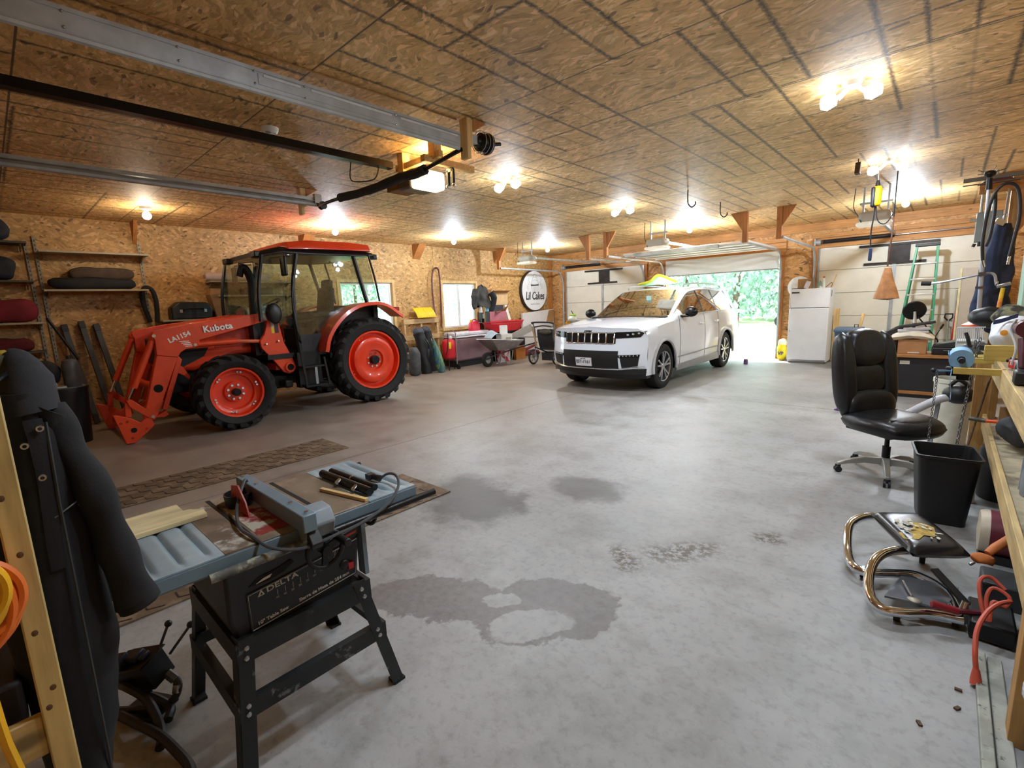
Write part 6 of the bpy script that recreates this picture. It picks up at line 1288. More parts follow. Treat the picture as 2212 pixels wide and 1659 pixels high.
for i, (x, y) in enumerate(((.156, 2.334), (.152, 2.219), (.05, 2.05))):
    single(B().cbox((x, y, .004), (.022, .012, .008), (0, 0, i)), 'metal_scrap', M('rusty_iron', '#5a4434', .7, .4, .3, 30), 'tiny rusty scrap lying on the concrete near the bench', 'scrap', 'scraps on the floor')
# ---------------------------------------------------------------- fridge and what stands on it
FRW = M('fridge_white', '#ebeef2', .35, 0, .03, 4)
t = thing('refrigerator', 'white two-door fridge with the freezer on top, beside the open garage door', 'fridge', (-2.26, 12.55, 0))
B().box(-2.64, -1.88, 12.31, 12.80, .03, 1.65).obj('body', FRW, t, bev=.008)
fz = B().box(-2.64, -1.88, 12.245, 12.305, 1.235, 1.648).obj('freezer_door', FRW, t, bev=.012, seg=3); fd = B().box(-2.64, -1.88, 12.245, 12.305, .07, 1.222).obj('fridge_door', FRW, t, bev=.012, seg=3)
B().tube(spline([(-2.60, 12.25, 1.60), (-2.61, 12.20, 1.56), (-2.61, 12.195, 1.35), (-2.60, 12.25, 1.25)], 5), .014, 8).obj('handle', FRW, fz); B().tube(spline([(-2.60, 12.25, 1.20), (-2.61, 12.20, 1.16), (-2.61, 12.195, .80), (-2.60, 12.25, .72)], 5), .014, 8).obj('handle', FRW, fd)
B().box(-2.60, -2.45, 12.238, 12.245, 1.555, 1.585).obj('badge', M('badge_black', '#1c1c20', .3), fz); B().box(-2.6, -1.92, 12.32, 12.36, .0, .07).obj('kick_plate', M('kick_grey', '#8d8a86', .6), t)
B().box(-1.879, -1.874, 12.45, 12.47, 1.47, 1.60).obj('magnet', BLACKP, t)
single(B().lathe([(.001, 0), (.235, 0), (.24, .012), (.235, .025), (.001, .025)], (-2.555, 12.70, 1.70), 'y', 40, Matrix.Diagonal((1, 1, 1, 1))), 'round_tray', M('tray_white', '#eef0f2', .4, emit=0), 'large round white tray standing upright on the fridge behind the small carton', 'tray')
BX = M('cardboard', '#a97f52', .85, 0, .1)
single(B().box(-2.53, -2.28, 12.42, 12.62, 1.652, 1.87), 'carton', BX, 'small brown carton standing on the fridge', 'box', bev=.003)
single(B().cbox((-2.33, 12.36, 1.735), (.09, .02, .16), (0, .35, 0)), 'leaflet_stack', M('leaflet', '#d6d2e0', .5), 'white folded leaflet leaning on the carton on the fridge', 'leaflet')
single(B().lathe([(.001, 0), (.05, 0), (.05, .10), (.02, .14), (.02, .16), (.001, .16)], (-2.10, 12.40, 1.652), 'z', 18), 'jar', M('jar_green', '#7f9487', .3, dirt=('#d8d8d2', .5, .6, 14)), 'squat green and white jar on the fridge beside the spray can', 'jar')
t = thing('spray_can', 'white spray can with an orange cap on the fridge', 'can', (-2.04, 12.42, 1.65)); B().lathe([(.001, 0), (.033, 0), (.033, .19), (.022, .21), (.001, .21)], (-2.035, 12.42, 1.652), 'z', 18).obj('can', M('can_white', '#cfd8d0', .35), t); B().cyl((-2.035, 12.42, 1.862), (-2.035, 12.42, 1.90), .02).obj('cap', M('cap_orange', '#c2562e', .4), t)
single(B().beam((-1.90, 12.50, 1.652), (-1.82, 12.52, 1.93), .02, .02), 'paint_stick', PINE, 'pale wooden stick leaning upright at the fridge edge', 'stick')
single(B().tube(spline([(-2.0, 12.45, 1.665), (-1.94, 12.46, 1.72), (-1.90, 12.47, 1.76), (-1.88, 12.46, 1.72), (-1.90, 12.44, 1.665)], 5), .008, 6), 'wire_loop', M('copper_wire', '#8a5a3a', .5, .4), 'small loop of brown wire lying on the fridge by the stick', 'wire')
single(B().cbox((-2.4, 12.5, 1.66), (.22, .12, .015)).xf(Matrix.Translation((-.12, -.1, 0))), 'dark_cloth', BLACKP, 'flat dark cloth under the carton on the fridge', 'cloth')
t = thing('feed_bag', 'yellow and white bag leaning between the fridge and the open doorway', 'bag', (-2.83, 12.6, 0))
B().ball((-2.82, 12.62, .20), .20, (.58, .5, 1.05), 22, 14).rough(.018, 8).obj('bag_body', M('bag_yellow', '#e8d21e', .45, 0, .1, 6), t, smooth=60); B().ball((-2.82, 12.64, .40), .13, (.75, .55, .9), 18, 10).rough(.02, 9, 3).obj('bag_top', M('bag_pale', '#efe9cf', .5), t, smooth=60); text('VP', .11, frame((-2.825, 12.515, .17), (1, 0, 0), (0, 0, 1)), 'bag_lettering', M('bag_ink', '#5b5a66', .5), t, bold=.004)
single(B().box(-1.85, -1.74, 12.70, 12.74, .02, 1.19), 'wood_plank', PINE, 'short wide plank leaning upright behind the fridge side', 'plank', bev=.003)
t = thing('storage_tote', 'blue-grey lidded plastic tote on the floor beside the fridge', 'tote', (-1.42, 11.6, 0)); TB = M('tote_blue', '#4f6680', .5, 0, .1)
B().loft([rr(.20, .16, .0), rr(.235, .2, .76)]).xf(Matrix.Translation((-1.41, 11.65, 0))).obj('tub', TB, t); B().loft([rr(.25, .215, .76), rr(.25, .215, .80), rr(.22, .18, .845)]).xf(Matrix.Translation((-1.41, 11.65, 0))).obj('lid', TB, t, bev=.006); B().tube([(-1.33, 11.6, .845), (-1.33, 11.6, .90), (-1.27, 11.6, .90), (-1.27, 11.6, .845)], .008).obj('lid_handle', BLACKP, t)
single(B().beam((-1.245, 11.62, .846), (-1.21, 11.70, 1.11), .05, .02), 'wood_offcut', PINE, 'pale wood offcut standing on the blue tote lid', 'offcut')
t = thing('toy_grabber', 'x', 'toy', (-.95, 7.6, 0))
t['label'] = 'white and purple plastic toy lying on the open floor behind the office chair'
B().tube([(-.90, 7.30, .03), (-.72, 7.25, .03), (-.52, 7.18, .035)], [.022, .026, .02], 10).obj('shaft', M('toy_white', '#c9cde0', .4), t); B().tube([(-.98, 7.33, .03), (-.95, 7.28, .05), (-.89, 7.27, .05), (-.88, 7.33, .03), (-.92, 7.36, .02)], .012, 8, closed=True).obj('loop_handle', M('toy_purple', '#6a3f8c', .4), t); B().tube([(-.68, 7.24, .03), (-.60, 7.21, .032)], .03, 10).obj('collar', M('toy_navy', '#2f2c66', .4), t)
t = thing('paint_can', 'small purple can standing alone on the sunlit floor by the open door', 'can', (-3.35, 11.7, 0)); B().lathe([(.001, 0), (.045, 0), (.045, .10), (.001, .10)], (-3.32, 11.6, .0), 'z', 18).obj('can', M('can_purple', '#6a4a7c', .4), t); B().lathe([(.0, .1), (.046, .1), (.046, .115), (.001, .115)], (-3.32, 11.6, .0), 'z', 18, caps=True).obj('lid', STEEL, t)
# ---------------------------------------------------------------- step ladder
LG = M('ladder_green', '#2f8a66', .45, 0, .08); AL = M('ladder_aluminium', '#c9c9c4', .35, .6, .08)
t = thing('step_ladder', 'green fibreglass step ladder leaning before the right garage door', 'ladder', (-.4, 12.3, 0))
def lx(s, z): return (-.37-(.15+.088*(2.39-z)) if s < 0 else -.37+.155+.022*(2.39-z))
for s in (-1, 1):
    B().beam((lx(s, 0)+0, 12.05, 0), (lx(s, 2.39), 12.42, 2.39), .035, .07, (0, 1, 0)).obj('side_rail', LG, t, bev=.004); B().beam((lx(s, 0)*.9-.05, 12.62, 0), (lx(s, 2.3)*.95-.02, 12.47, 2.33), .03, .05, (0, 1, 0)).obj('rear_rail', LG, t)
for z in (.25, .56, .86, 1.16, 1.455, 1.75, 2.05):
    y = 12.05+.37*z/2.39; B().box(lx(-1, z), lx(1, z), y-.045, y+.045, z-.03, z).obj('step', AL, t, bev=.004)
B().box(lx(-1, 2.39)-.03, lx(1, 2.39)+.03, 12.37, 12.53, 2.355, 2.41).obj('top_cap', M('ladder_black', '#202222', .5), t, bev=.01)
# ---------------------------------------------------------------- desk with its pile
t = thing('desk', 'low black desk with a brown wooden top behind the office chair', 'desk', (-.05, 9.1, 0)); DB = M('desk_black', '#1d1d20', .5, 0, .1, 8); DW = wood('desk_top_wood', '#a8743f', 'x', .45, False)
B().box(-.85, .60, 8.80, 9.45, .585, .625).obj('desk_top', DW, t, bev=.004); B().box(-.80, .56, 8.85, 8.87, .10, .585).obj('modesty_panel', DB, t); B().box(-.82, -.78, 8.84, 9.42, 0, .585).obj('side_panel', DB, t); B().box(.54, .58, 8.84, 9.42, 0, .585).obj('side_panel', DB, t)
B().box(-.80, .56, 8.84, 8.875, .055, .10).obj('foot_rail', DW, t); B().box(-.80, .56, 8.86, 8.89, .0, .05).obj('plinth', BLACKP, t); B().box(-.44, -.33, 8.846, 8.851, .485, .535).obj('paper_label', M('paper', '#d9d5c8', .8), t)
t = thing('carton', 'brown carton with a hand hole on the desk under the white pillow', 'box', (-.33, 9.0, .63)); B().box(-.485, -.165, 8.93, 9.2, .626, .835).obj('carton_wall', M('carton_tan', '#a87a50', .85, 0, .08), t, bev=.003); B().box(-.37, -.24, 8.925, 8.931, .635, .655).obj('hand_tab', M('tab_pale', '#cbbfae', .8), t)
def pil(u, v, sg): x, y = u-.5, v-.5; q = max(0, (1-abs(2*x)**4)*(1-abs(2*y)**4))**.5; return Vector((-.34+.50*x, 9.08+.40*y, .895+sg*.055*q+.03*math.cos(x*4)-.03))
single(B().grid(lambda u, v: pil(u, v, 1), 18, 14).grid(lambda u, v: pil(u, v, -1), 18, 14).rough(.012, 10), 'pillow', M('pillow_white', '#cfc8b6', .85, 0, .08, 6, bump=.2), 'cream pillow resting on the carton on the desk', 'pillow', smooth=70)
single(B().cbox((-.34, 9.10, .945), (.34, .26, .03), (.03, .02, .1)).cbox((-.30, 9.12, .975), (.28, .22, .03), (0, -.05, .2)), 'folded_papers', M('paper_grey', '#b4b0b4', .8), 'grey folded papers on top of the cream pillow', 'papers', bev=.006)
single(B().box(-.60, -.50, 8.95, 9.15, .626, .80), 'radio', M('radio_dark', '#2a2728', .4), 'small dark box on the desk at the carton side', 'box', bev=.008)
t = thing('tool_case', 'black hard tool case lying on the desk beside the carton', 'case', (.07, 9.05, .63)); B().box(-.11, .26, 8.90, 9.2, .626, .73).obj('lower_shell', BLACKP, t, bev=.015); B().prism([(-.11, .73), (.26, .73), (.24, .83), (.10, .815), (-.09, .77)], 'y', 8.92, 9.2).obj('upper_shell', M('case_green_black', '#232826', .45), t, bev=.012); B().tube([(.02, 8.895, .69), (.02, 8.87, .69), (.13, 8.87, .69), (.13, 8.895, .69)], .009).obj('carry_handle', M('grip_grey', '#4c4a4a', .5), t)
t = thing('weight_plate', 'round black disc on a pale stem standing behind the desk pile', 'disc', (-.35, 9.3, .9)); B().lathe([(.001, -.015), (.025, -.015), (.13, -.012), (.142, 0), (.13, .015), (.001, .015)], (-.352, 9.30, 1.235), 'y', 36, Euler((.25, 0, .2)).to_matrix()).obj('disc', BLACKM, t); B().tube([(-.345, 9.27, 1.22), (-.33, 9.25, 1.05)], [.016, .022]).cyl((-.40, 9.29, 1.36), (-.395, 9.29, 1.41), .01).obj('stem', M('stem_pale', '#b8b6ae', .4, .4), t); B().tube([(-.30, 9.26, 1.14), (-.2, 9.27, 1.0), (-.06, 9.3, .80), (-.04, 9.3, .63)], .010, 6).obj('strut', BLACKM, t); B().cyl((-.34, 9.30, 1.05), (-.34, 9.3, .63), .02).obj('post', BLACKM, t)
single(B().tube(spline([(-.62, 9.22, .92), (-.50, 9.2, 1.0), (-.36, 9.2, 1.02), (-.10, 9.2, 1.075)], 5), .022, 10), 'trim_tube', M('tube_dark', '#2e2b2b', .5), 'long dark tube lying slanted across the desk pile', 'tube')
single(B().cbox((-.58, 9.25, .90), (.30, .16, .12), (0, -.45, .1)), 'black_fan', M('fan_black', '#222021', .5, 0, .2, 50), 'dark ribbed panel slanting on the desk pile', 'panel', bev=.01)
single(B().ball((-.60, 9.35, .83), .12, (1.6, .9, .8), 18, 12).rough(.02, 9), 'red_bundle', M('bundle_red', '#a8293f', .7, 0, .15), 'crumpled red bundle at the back of the desk pile', 'bundle', smooth=60)
B_ = B(); B_.box(-.72, -.48, 9.2, 9.42, .626, .80); single(B_, 'carton', BX, 'low brown carton at the back of the desk under the red bundle', 'box', bev=.003)
# ---------------------------------------------------------------- long tools against the right garage door
def shaft_tool(nm, x0, x1, z0, z1, mat, lb, grip=True, y=12.80, tip=None):
    t = thing(nm, lb, nm.split('_')[-1], ((x0+x1)/2, y, 0)); B().cyl((x0, y-.12, z0), (x1, y, z1), .016, n=10).obj('shaft', mat, t)
    if grip: B().tube([(x1, y, z1-.02), (x1-.06, y, z1+.05), (x1-.055, y, z1+.12), (x1+.055, y, z1+.12), (x1+.06, y, z1+.05), (x1, y, z1-.02)], .014, 7, closed=True).obj('grip', BLACKP, t)
    if tip: tip(t)
    return t
ASH = wood('ash_handle', '#c49a62', 'z', .5, False)
shaft_tool('garden_spade', .07, .045, .0, .92, M('shaft_grey_green', '#8f978a', .5), 'spade with a black D-handle standing against the right garage door', tip=lambda t: B().box(-.02, .16, 12.66, 12.675, .0, .28).obj('blade', STEEL, t))
shaft_tool('red_pole', .115, .155, .35, 1.32, M('pole_red', '#c0202c', .4), 'red pole with a dark end leaning by the white door panel', False)
shaft_tool('thin_rod', .13, .12, .0, 1.50, M('rod_pale', '#b5b4a4', .5), 'thin pale rod with a black tip leaning on the right garage door', False, 12.84)
shaft_tool('broom_handle', -.255, -.215, .0, 1.62, ASH, 'wooden broom handle standing behind the green ladder', False, 12.88)
t = thing('snow_brush', 'thin black brush leaning on the right garage door beside the spade', 'brush', (-.05, 12.7, .5)); B().cyl((-.12, 12.68, .60), (-.015, 12.72, .85), .008).obj('shaft', BLACKP, t); B().cyl((-.06, 12.7, .75), (-.02, 12.72, .84), .018).obj('bristle', BLACKP, t); B().cyl((-.12, 12.68, .0), (-.12, 12.68, .61), .012).obj('lower_shaft', STEEL, t)
t = thing('door_slab', 'flat white door slab leaning upright against the right garage door', 'door panel', (.3, 12.6, 0)); B().prism([(.14, 0), (.62, 0), (.62, 1.90), (.165, 1.90)], 'y', 12.50, 12.54).obj('slab', M('slab_grey_white', '#b9b2a6', .5, 0, .04), t, bev=.003); B().box(.135, .165, 12.49, 12.51, .0, 1.90).obj('edge_strip', M('edge_yellow', '#d8d3a8', .5), t)
t = thing('breaker_box', 'grey electrical box with two conduits rising to the ceiling by the bench', 'electrical box', (.33, 9.5, 2.1)); EB = M('breaker_grey', '#7f8a8c', .45, .1, .05)
B().box(.205, .46, 9.44, 9.56, 2.16, 2.56).obj('cabinet', EB, t, bev=.008); B().cyl((.245, 9.5, 2.56), (.245, 9.5, ZC), .016).cyl((.36, 9.5, 2.56), (.36, 9.5, ZC), .016).cyl((.21, 9.46, 2.46), (.14, 9.46, 2.47), .02).obj('conduit', M('conduit_grey', '#a9b0a8', .4, .3), t); B().cyl((.215, 9.44, 2.14), (.2, 9.44, 2.10), .02).cyl((.26, 9.44, 2.16), (.26, 9.44, 2.10), .018).obj('cable_gland', BLACKP, t)
# ---------------------------------------------------------------- shelves on the left wall
SHB = M('shelf_laminate', '#a39a84', .6, 0, .1, 5); UPR = M('shelf_upright', '#8d8572', .5, .4, .15, 30)
def upright(y, z0, z1, lb):
    t = thing('shelf_upright', lb, 'shelf rail', (XL+.02, y, z0), 0, 'slotted shelf rails'); B().box(XL+.001, XL+.025, y-.018, y+.018, z0, z1).obj('rail', UPR, t)
    b = B()
    for k in range(int((z1-z0)/.06)): b.box(XL+.0245, XL+.0265, y-.006, y+.006, z0+.03+k*.06, z0+.055+k*.06)
    b.obj('slot_pattern', M('slot_dark', '#3a3d40', .6), t)
upright(.56, 1.0, 2.70, 'slotted metal shelf rail carrying the leftmost dark shelves'); upright(.66, .95, 2.80, 'slotted metal shelf rail at the near end of the black bag shelf'); upright(1.88, 1.5, 2.80, 'slotted metal shelf rail at the far end of the black bag shelf')
def shelf(y0, y1, z, lb, d=.36, m=SHB):
    t = thing('wall_shelf', lb, 'shelf', (XL+d/2, (y0+y1)/2, z)); B().box(XL+.027, XL+d, y0, y1, z-.028, z).obj('board', m, t, bev=.003)
    for y in (y0+.06, y1-.06): B().prism([(XL+.027, z-.03), (XL+d-.06, z-.03), (XL+.027, z-.12)], 'y', y-.008, y+.008).obj('bracket', UPR, t)
    return t
shelf(.66, 1.93, 2.575, 'empty board shelf high on the left wall above the black bag'); shelf(.64, 1.86, 2.025, 'board shelf on the left wall holding a long black bag'); shelf(1.98, 4.3, 1.52, 'long board shelf on the left wall behind the tractor'); shelf(2.75, 4.2, 2.17, 'upper board shelf on the left wall under the white roll'); shelf(2.85, 4.2, 1.92, 'middle board shelf on the left wall behind the tractor exhaust')
DSH = M('shelf_dark', '#4a443a', .7); shelf(-.4, .56, 2.68, 'topmost of the dark shelves at the near end of the left wall', m=DSH); shelf(-.4, .56, 2.15, 'second of the dark shelves at the near end of the left wall', m=DSH); shelf(-.4, .60, 1.57, 'shelf below the red bag at the near end of the left wall'); shelf(-.4, .55, 1.16, 'lowest of the shelves at the near end of the left wall', m=DSH)
def lump(nm, c, r, sc, mat, lb, cat, seed=1, am=.05, fr_=6): 
    # soft bundle: a rounded box with sagging folds
    b = B(); sg = lambda q, e: math.copysign(abs(q)**e, q)
    b.loft([[Vector((c[0]+r*sc[0]*.92*sg(math.cos(a), .55)*max(.02, math.cos(p))**.5, c[1]+r*sc[1]*.95*sg(math.sin(a), .55)*max(.02, math.cos(p))**.5, c[2]+r*sc[2]*sg(math.sin(p), .7))) for a in [2*PI*i/32 for i in range(32)]] for p in [-PI/2+PI*i/14 for i in range(15)]])
    return single(b.rough(am*r*4.5, fr_, seed), nm, mat, lb, cat, smooth=60)
BKC = M('bag_black', '#17181b', .8, 0, .25, 8, bump=.25); lump('long_bag', (XL+.2, 1.22, 2.115), .10, (1.3, 5.4, .95), BKC, 'long soft black bag lying on the left wall shelf', 'bag', 3, .07, 4); lump('brown_cover', (XL+.12, 1.35, 2.26), .10, (1.0, 4.2, 1.0), M('cover_brown', '#4a3d30', .85, 0, .2), 'brown cover bundled behind the long black bag', 'cover', 5, .05, 4)
lump('red_sports_bag', (XL+.2, .25, 1.74), .15, (1.0, 2.1, 1.05), M('bag_red', '#6e1420', .8, 0, .2, 6, bump=.2), 'dark red bag on the near end shelf of the left wall', 'bag', 2, .03, 5); lump('dark_bundle', (XL+.2, .15, 2.84), .14, (1.1, 2.0, 1.1), BKC, 'dark bundle on the topmost near end shelf', 'bundle', 6); lump('dark_bundle', (XL+.2, .1, 2.33), .15, (1.1, 2.2, 1.15), BKC, 'dark bundle on the second near end shelf above the red bag', 'bundle', 8); lump('red_blanket', (XL+.2, .2, 1.26), .10, (1.3, 2.6, .95), M('blanket_red', '#571019', .85, 0, .2), 'dark red blanket on the lowest near end shelf', 'blanket', 9)
single(B().cyl((XL+.30, .62, 1.62), (XL+.45, .86, 1.0), .02), 'dark_pole', BLACKM, 'dark pole leaning across the near end shelves of the left wall', 'pole')
t = thing('tool_box', 'black tool box with a carry handle on the long shelf behind the loader', 'tool box', (XL+.22, 2.42, 1.52)); B().prism([(2.12, 1.522), (2.72, 1.522), (2.74, 1.70), (2.66, 1.80), (2.25, 1.82), (2.13, 1.72)], 'x', XL+.06, XL+.33).obj('case', BLACKP, t, bev=.02); B().tube([(XL+.34, 2.30, 1.68), (XL+.37, 2.30, 1.70), (XL+.37, 2.58, 1.70), (XL+.34, 2.58, 1.68)], .012).obj('carry_handle', M('case_dark', '#26262a', .4), t)
for y in (2.26, 2.62): B().cbox((XL+.335, y, 1.66), (.02, .04, .05)).obj('latch', STEEL, t)
t = thing('tall_carton', 'tall brown carton leaning beside the black tool box', 'box', (XL+.2, 2.86, 1.52)); B().prism([(2.80, 1.522), (3.02, 1.522), (2.93, 1.95), (2.73, 1.93)], 'x', XL+.05, XL+.32).obj('carton_wall', M('carton_faded', '#94714f', .85, 0, .12), t, bev=.003); B().prism([(2.73, 1.93), (2.93, 1.95), (2.945, 2.03), (2.76, 2.04)], 'x', XL+.06, XL+.3).obj('flap', BX, t)
t = thing('white_roll', 'long white rolled sheet on the upper shelf behind the tractor cab', 'roll', (XL+.2, 3.3, 2.17)); B().cyl((XL+.2, 2.72, 2.245), (XL+.2, 3.8, 2.25), .072, n=20).obj('roll', M('roll_white', '#c9b9b4', .6, 0, .06), t); B().cyl((XL+.2, 2.70, 2.245), (XL+.2, 2.73, 2.245), .03).obj('core', BX, t)
single(B().cbox((XL+.2, 3.55, 1.99), (.25, .5, .12)), 'brown_case', M('case_brown', '#4a2f22', .6), 'flat brown case on the middle shelf behind the exhaust', 'case', bev=.01)
for i, (y, c, lb) in enumerate(((3.2, '#8c2a22', 'red oil jug on the long shelf behind the bonnet'), (3.36, '#b7b3aa', 'white jug on the long shelf beside the red one'), (3.6, '#2b2b2e', 'black jug on the long shelf past the white one'))):
    t = thing('oil_jug', lb, 'jug', (XL+.2, y, 1.52)); m = M('jug_'+c[1:], c, .45); B().loft([rr(.05, .06, 0, .02), rr(.055, .065, .12, .02), rr(.03, .03, .17, .015)]).xf(Matrix.Translation((XL+.24, y, 1.521))).obj('jug_body', m, t); B().cyl((XL+.24, y, 1.69), (XL+.24, y, 1.72), .018).obj('cap', BLACKP, t)
single(B().tube(spline([(XL+.1, 1.86, 1.50), (XL+.13, 1.80, 1.8), (XL+.16, 1.80, 1.98), (XL+.18, 1.86, 2.06), (XL+.18, 1.94, 2.0), (XL+.16, 1.97, 1.8), (XL+.12, 1.95, 1.5)], 6), .035, 9), 'hanging_hose', BKC, 'thick black hose looped over the end of the black bag shelf', 'hose')
GP = M('post_grey', '#3a3c40', .55, 0, .12)
for i, (y, z, lb) in enumerate(((.80, 1.50, 'grey square tube with a black cap leaning on the left wall, nearest of three'), (1.0, 1.54, 'grey square tube with a black cap leaning on the left wall, middle of three'), (1.17, 1.49, 'grey square tube with a black cap leaning on the left wall, closest to the loader'))):
    t = thing('fence_tube', lb, 'tube', (XL+.3, y, 0)); B().beam((XL+.45, y+.14, .02), (XL+.06, y, z), .07, .07, (0, 1, 0)).obj('tube', GP, t, bev=.004); d = Vector((-.39, -.14, z-.02)).normalized(); e = Vector((XL+.06, y, z)); B().beam(e-d*.10, e+d*.012, .078, .078, (0, 1, 0)).obj('cap', BLACKP, t, bev=.006)
t = thing('trash_can', 'black trash can on the floor before the grey tubes', 'trash can', (-8.3, .62, 0)); B().lathe([(.001, 0), (.19, 0), (.235, .70), (.245, .70), (.245, .73), (.225, .73), (.185, .02), (.001, .02)], (-8.3, .56, 0), 'z', 28).obj('can_wall', M('can_black', '#101215', .4, 0, .15), t); B().lathe([(.001, .0), (.225, .0), (.225, .02), (.001, .02)], (-8.3, .56, .715), 'z', 24).obj('lid', M('lid_grey', '#6e7478', .4), t)
t = thing('grey_cylinder', 'dark grey cylinder with a domed top standing on the trash can lid', 'gas bottle', (-8.3, .66, .73)); B().lathe([(.001, 0), (.085, 0), (.09, .03), (.09, .26), (.07, .33), (.03, .35), (.001, .35)], (-8.28, .66, .737), 'z', 24).obj('bottle', M('bottle_grey', '#565a5e', .5, .1, .15), t); B().cyl((-8.28, .66, 1.08), (-8.28, .66, 1.13), .025).obj('valve', BLACKP, t)
single(B().cbox((-8.13, .50, .75), (.10, .16, .022)).cbox((-8.13, .47, .785), (.03, .06, .05), (0, .3, 0)), 'metal_clamp', M('clamp_white', '#b9bcbc', .35, .5), 'bright metal clamp lying on the trash can lid', 'clamp', bev=.004)
single(B().ball((-8.33, .43, .92), .14, (1, 1, 1.25), 20, 12).rough(.02, 7), 'black_helmet', BKC, 'black rounded helmet on the trash can behind the coat', 'helmet', smooth=60)
single(B().box(-9.6, -9.3, -.1, .45, 0, .55), 'dark_crate', M('crate_dark', '#1b1a18', .8), 'dark crate on the floor under the near end shelves', 'crate', bev=.01)
# ---------------------------------------------------------------- clutter along the far part of the left wall
WD = wood('pallet_wood', '#c9a878', 'y'); t = thing('wood_pallet', 'wooden pallet standing on edge against the left wall', 'pallet', (XL+.12, 7.35, 0))
for z in (.10, .42, .78, 1.18): B().box(XL+.16, XL+.18, 6.82, 7.90, z, z+.12).obj('slat', WD, t, bev=.002)
for y in (6.84, 7.34, 7.85): B().box(XL+.06, XL+.16, y, y+.045, .0, 1.30).obj('stringer', WD, t, bev=.002)
t = thing('snow_shovel', 'yellow ribbed snow shovel blade lying on top of the wooden pallet', 'shovel', (XL+.2, 7.4, 1.31))
def ssh(u, v): return Vector((XL+.14+.16*math.sin(v*1.5)+.012*math.cos(u*2*PI*8), 7.12+.58*u+.03*v, 1.57-.25*v))
B().slab(ssh, 48, 8, (-.008, 0, 0)).obj('blade', M('shovel_yellow', '#e6bf18', .4, 0, .06), t, smooth=50); B().cyl((XL+.10, 7.05, 1.33), (XL+.08, 7.9, 1.31), .015).obj('handle', ASH, t)
HS = M('hose_maroon', '#5c2230', .5, 0, .1); t = thing('garden_hose', 'dark red hose hanging in a long loop on the left wall beside the window', 'hose', (XL+.05, 8.0, 1.0))
B().tube(spline([(XL+.2, 7.80, 1.34), (XL+.10, 7.84, 1.6), (XL+.06, 7.86, 2.2), (XL+.05, 7.93, 2.5), (XL+.06, 8.03, 2.565), (XL+.05, 8.11, 2.48), (XL+.05, 8.13, 2.1), (XL+.05, 8.11, 1.5), (XL+.05, 8.08, 1.05)], 7), .018, 8).obj('hose_loop', HS, t); B().cyl((XL+.004, 8.02, 2.55), (XL+.09, 8.02, 2.56), .01).obj('wall_hook', BLACKM, t)
single(B().tube(spline([(XL+.02, 7.97, ZC), (XL+.02, 7.96, 2.6), (XL+.03, 7.78, 2.4), (XL+.03, 7.74, 2.1), (XL+.03, 7.76, 1.7), (XL+.04, 7.80, 1.45)], 6), .005, 5), 'wall_cable', M('cable_tan', '#a5793f', .6), 'thin tan cable running down the left wall beside the hose loop', 'cable')
def golf(x, y, lb, mt, h=1.05, lean=.10, hue=None):
    t = thing('golf_bag', lb, 'golf bag', (x, y, 0)); P = [(x, y, .0), (x-lean*.3, y-.02, .35), (x-lean*.7, y-.06, .75), (x-lean, y-.10, h-.08)]
    b = B().tube(spline(P, 5), [.13, .135, .14, .14, .14, .14, .14, .135, .13, .13, .13, .125, .13, .13, .13, .14], 16); b.rough(.016, 9, int(y*10)); b.obj('bag_body', mt, t, smooth=60); B().ball((x-lean*1.02, y-.11, h-.05), .125, (1.1, 1, .85), 18, 12).rough(.03, 12, 3).obj('hood', M('golf_hood', '#3a3e46', .7, 0, .3, 14), t, smooth=60)
    B().tube(spline([(x+.10, y-.06, .85), (x+.19, y-.02, .65), (x+.18, y, .45), (x+.12, y, .3)], 5), .018, 6).obj('shoulder_strap', BLACKP, t); B().ball((x+.09, y+.03, .42), .08, (.8, 1, 2.2), 14, 10).obj('side_pocket', mt, t, smooth=60); return t
GB = M('golf_black', '#1c1d21', .6, 0, .2, 8); golf(-9.15, 6.98, 'black golf bag with a grey hood leaning behind the tractor wheel', GB); golf(-9.40, 7.36, 'black golf bag leaning before the pallet, next to the red tank', GB, 1.06, .06)
t = thing('folded_chair', 'green and yellow striped folded canvas chair between the two golf bags', 'folded chair', (-9.05, 7.12, 0)); B().loft([[Vector((-8.96+.10*math.cos(a)*w, 7.08+.28*(.82-z)*.0+(.82-z)*.25+.09*math.sin(a)*w, z)) for a in [2*PI*i/14 for i in range(14)]] for z, w in ((.02, .9), (.15, 1.15), (.4, 1.0), (.6, .7), (.80, .35))]).rough(.02, 9).obj('canvas', M('canvas_stripe', '#8fae2e', .7, 0, .2, 5, streak=(1, 30, 1), dirt=('#3b6f8c', .45, .5, 3)), t, smooth=60); B().cyl((-9.0, 7.30, .0), (-9.05, 7.08, .84), .014).obj('pole', STEEL, t)
lump('grey_duffel', (-9.1, 6.60, .335), .15, (1, .8, 2.2), M('duffel_grey', '#4a4c50', .8, 0, .25, 9, bump=.2), 'grey crumpled duffel bag right behind the tractor rear wheel', 'bag', 7, .05, 5)
RED = M('tank_red', '#c8202c', .35, 0, .08); t = thing('blast_tank', 'red pressure tank on a wheeled stand beside the golf bags', 'tank', (-9.15, 7.72, 0))
B().lathe([(.001, 0), (.10, .0), (.165, .05), (.17, .10), (.17, .42), (.15, .48), (.08, .51), (.001, .51)], (-9.15, 7.70, .26), 'z', 28).obj('drum', RED, t); B().cbox((-8.99, 7.62, .62), (.02, .14, .16), (0, 0, .4)).obj('yellow_label', M('label_yellow', '#e6c21a', .5), t, bev=.003)
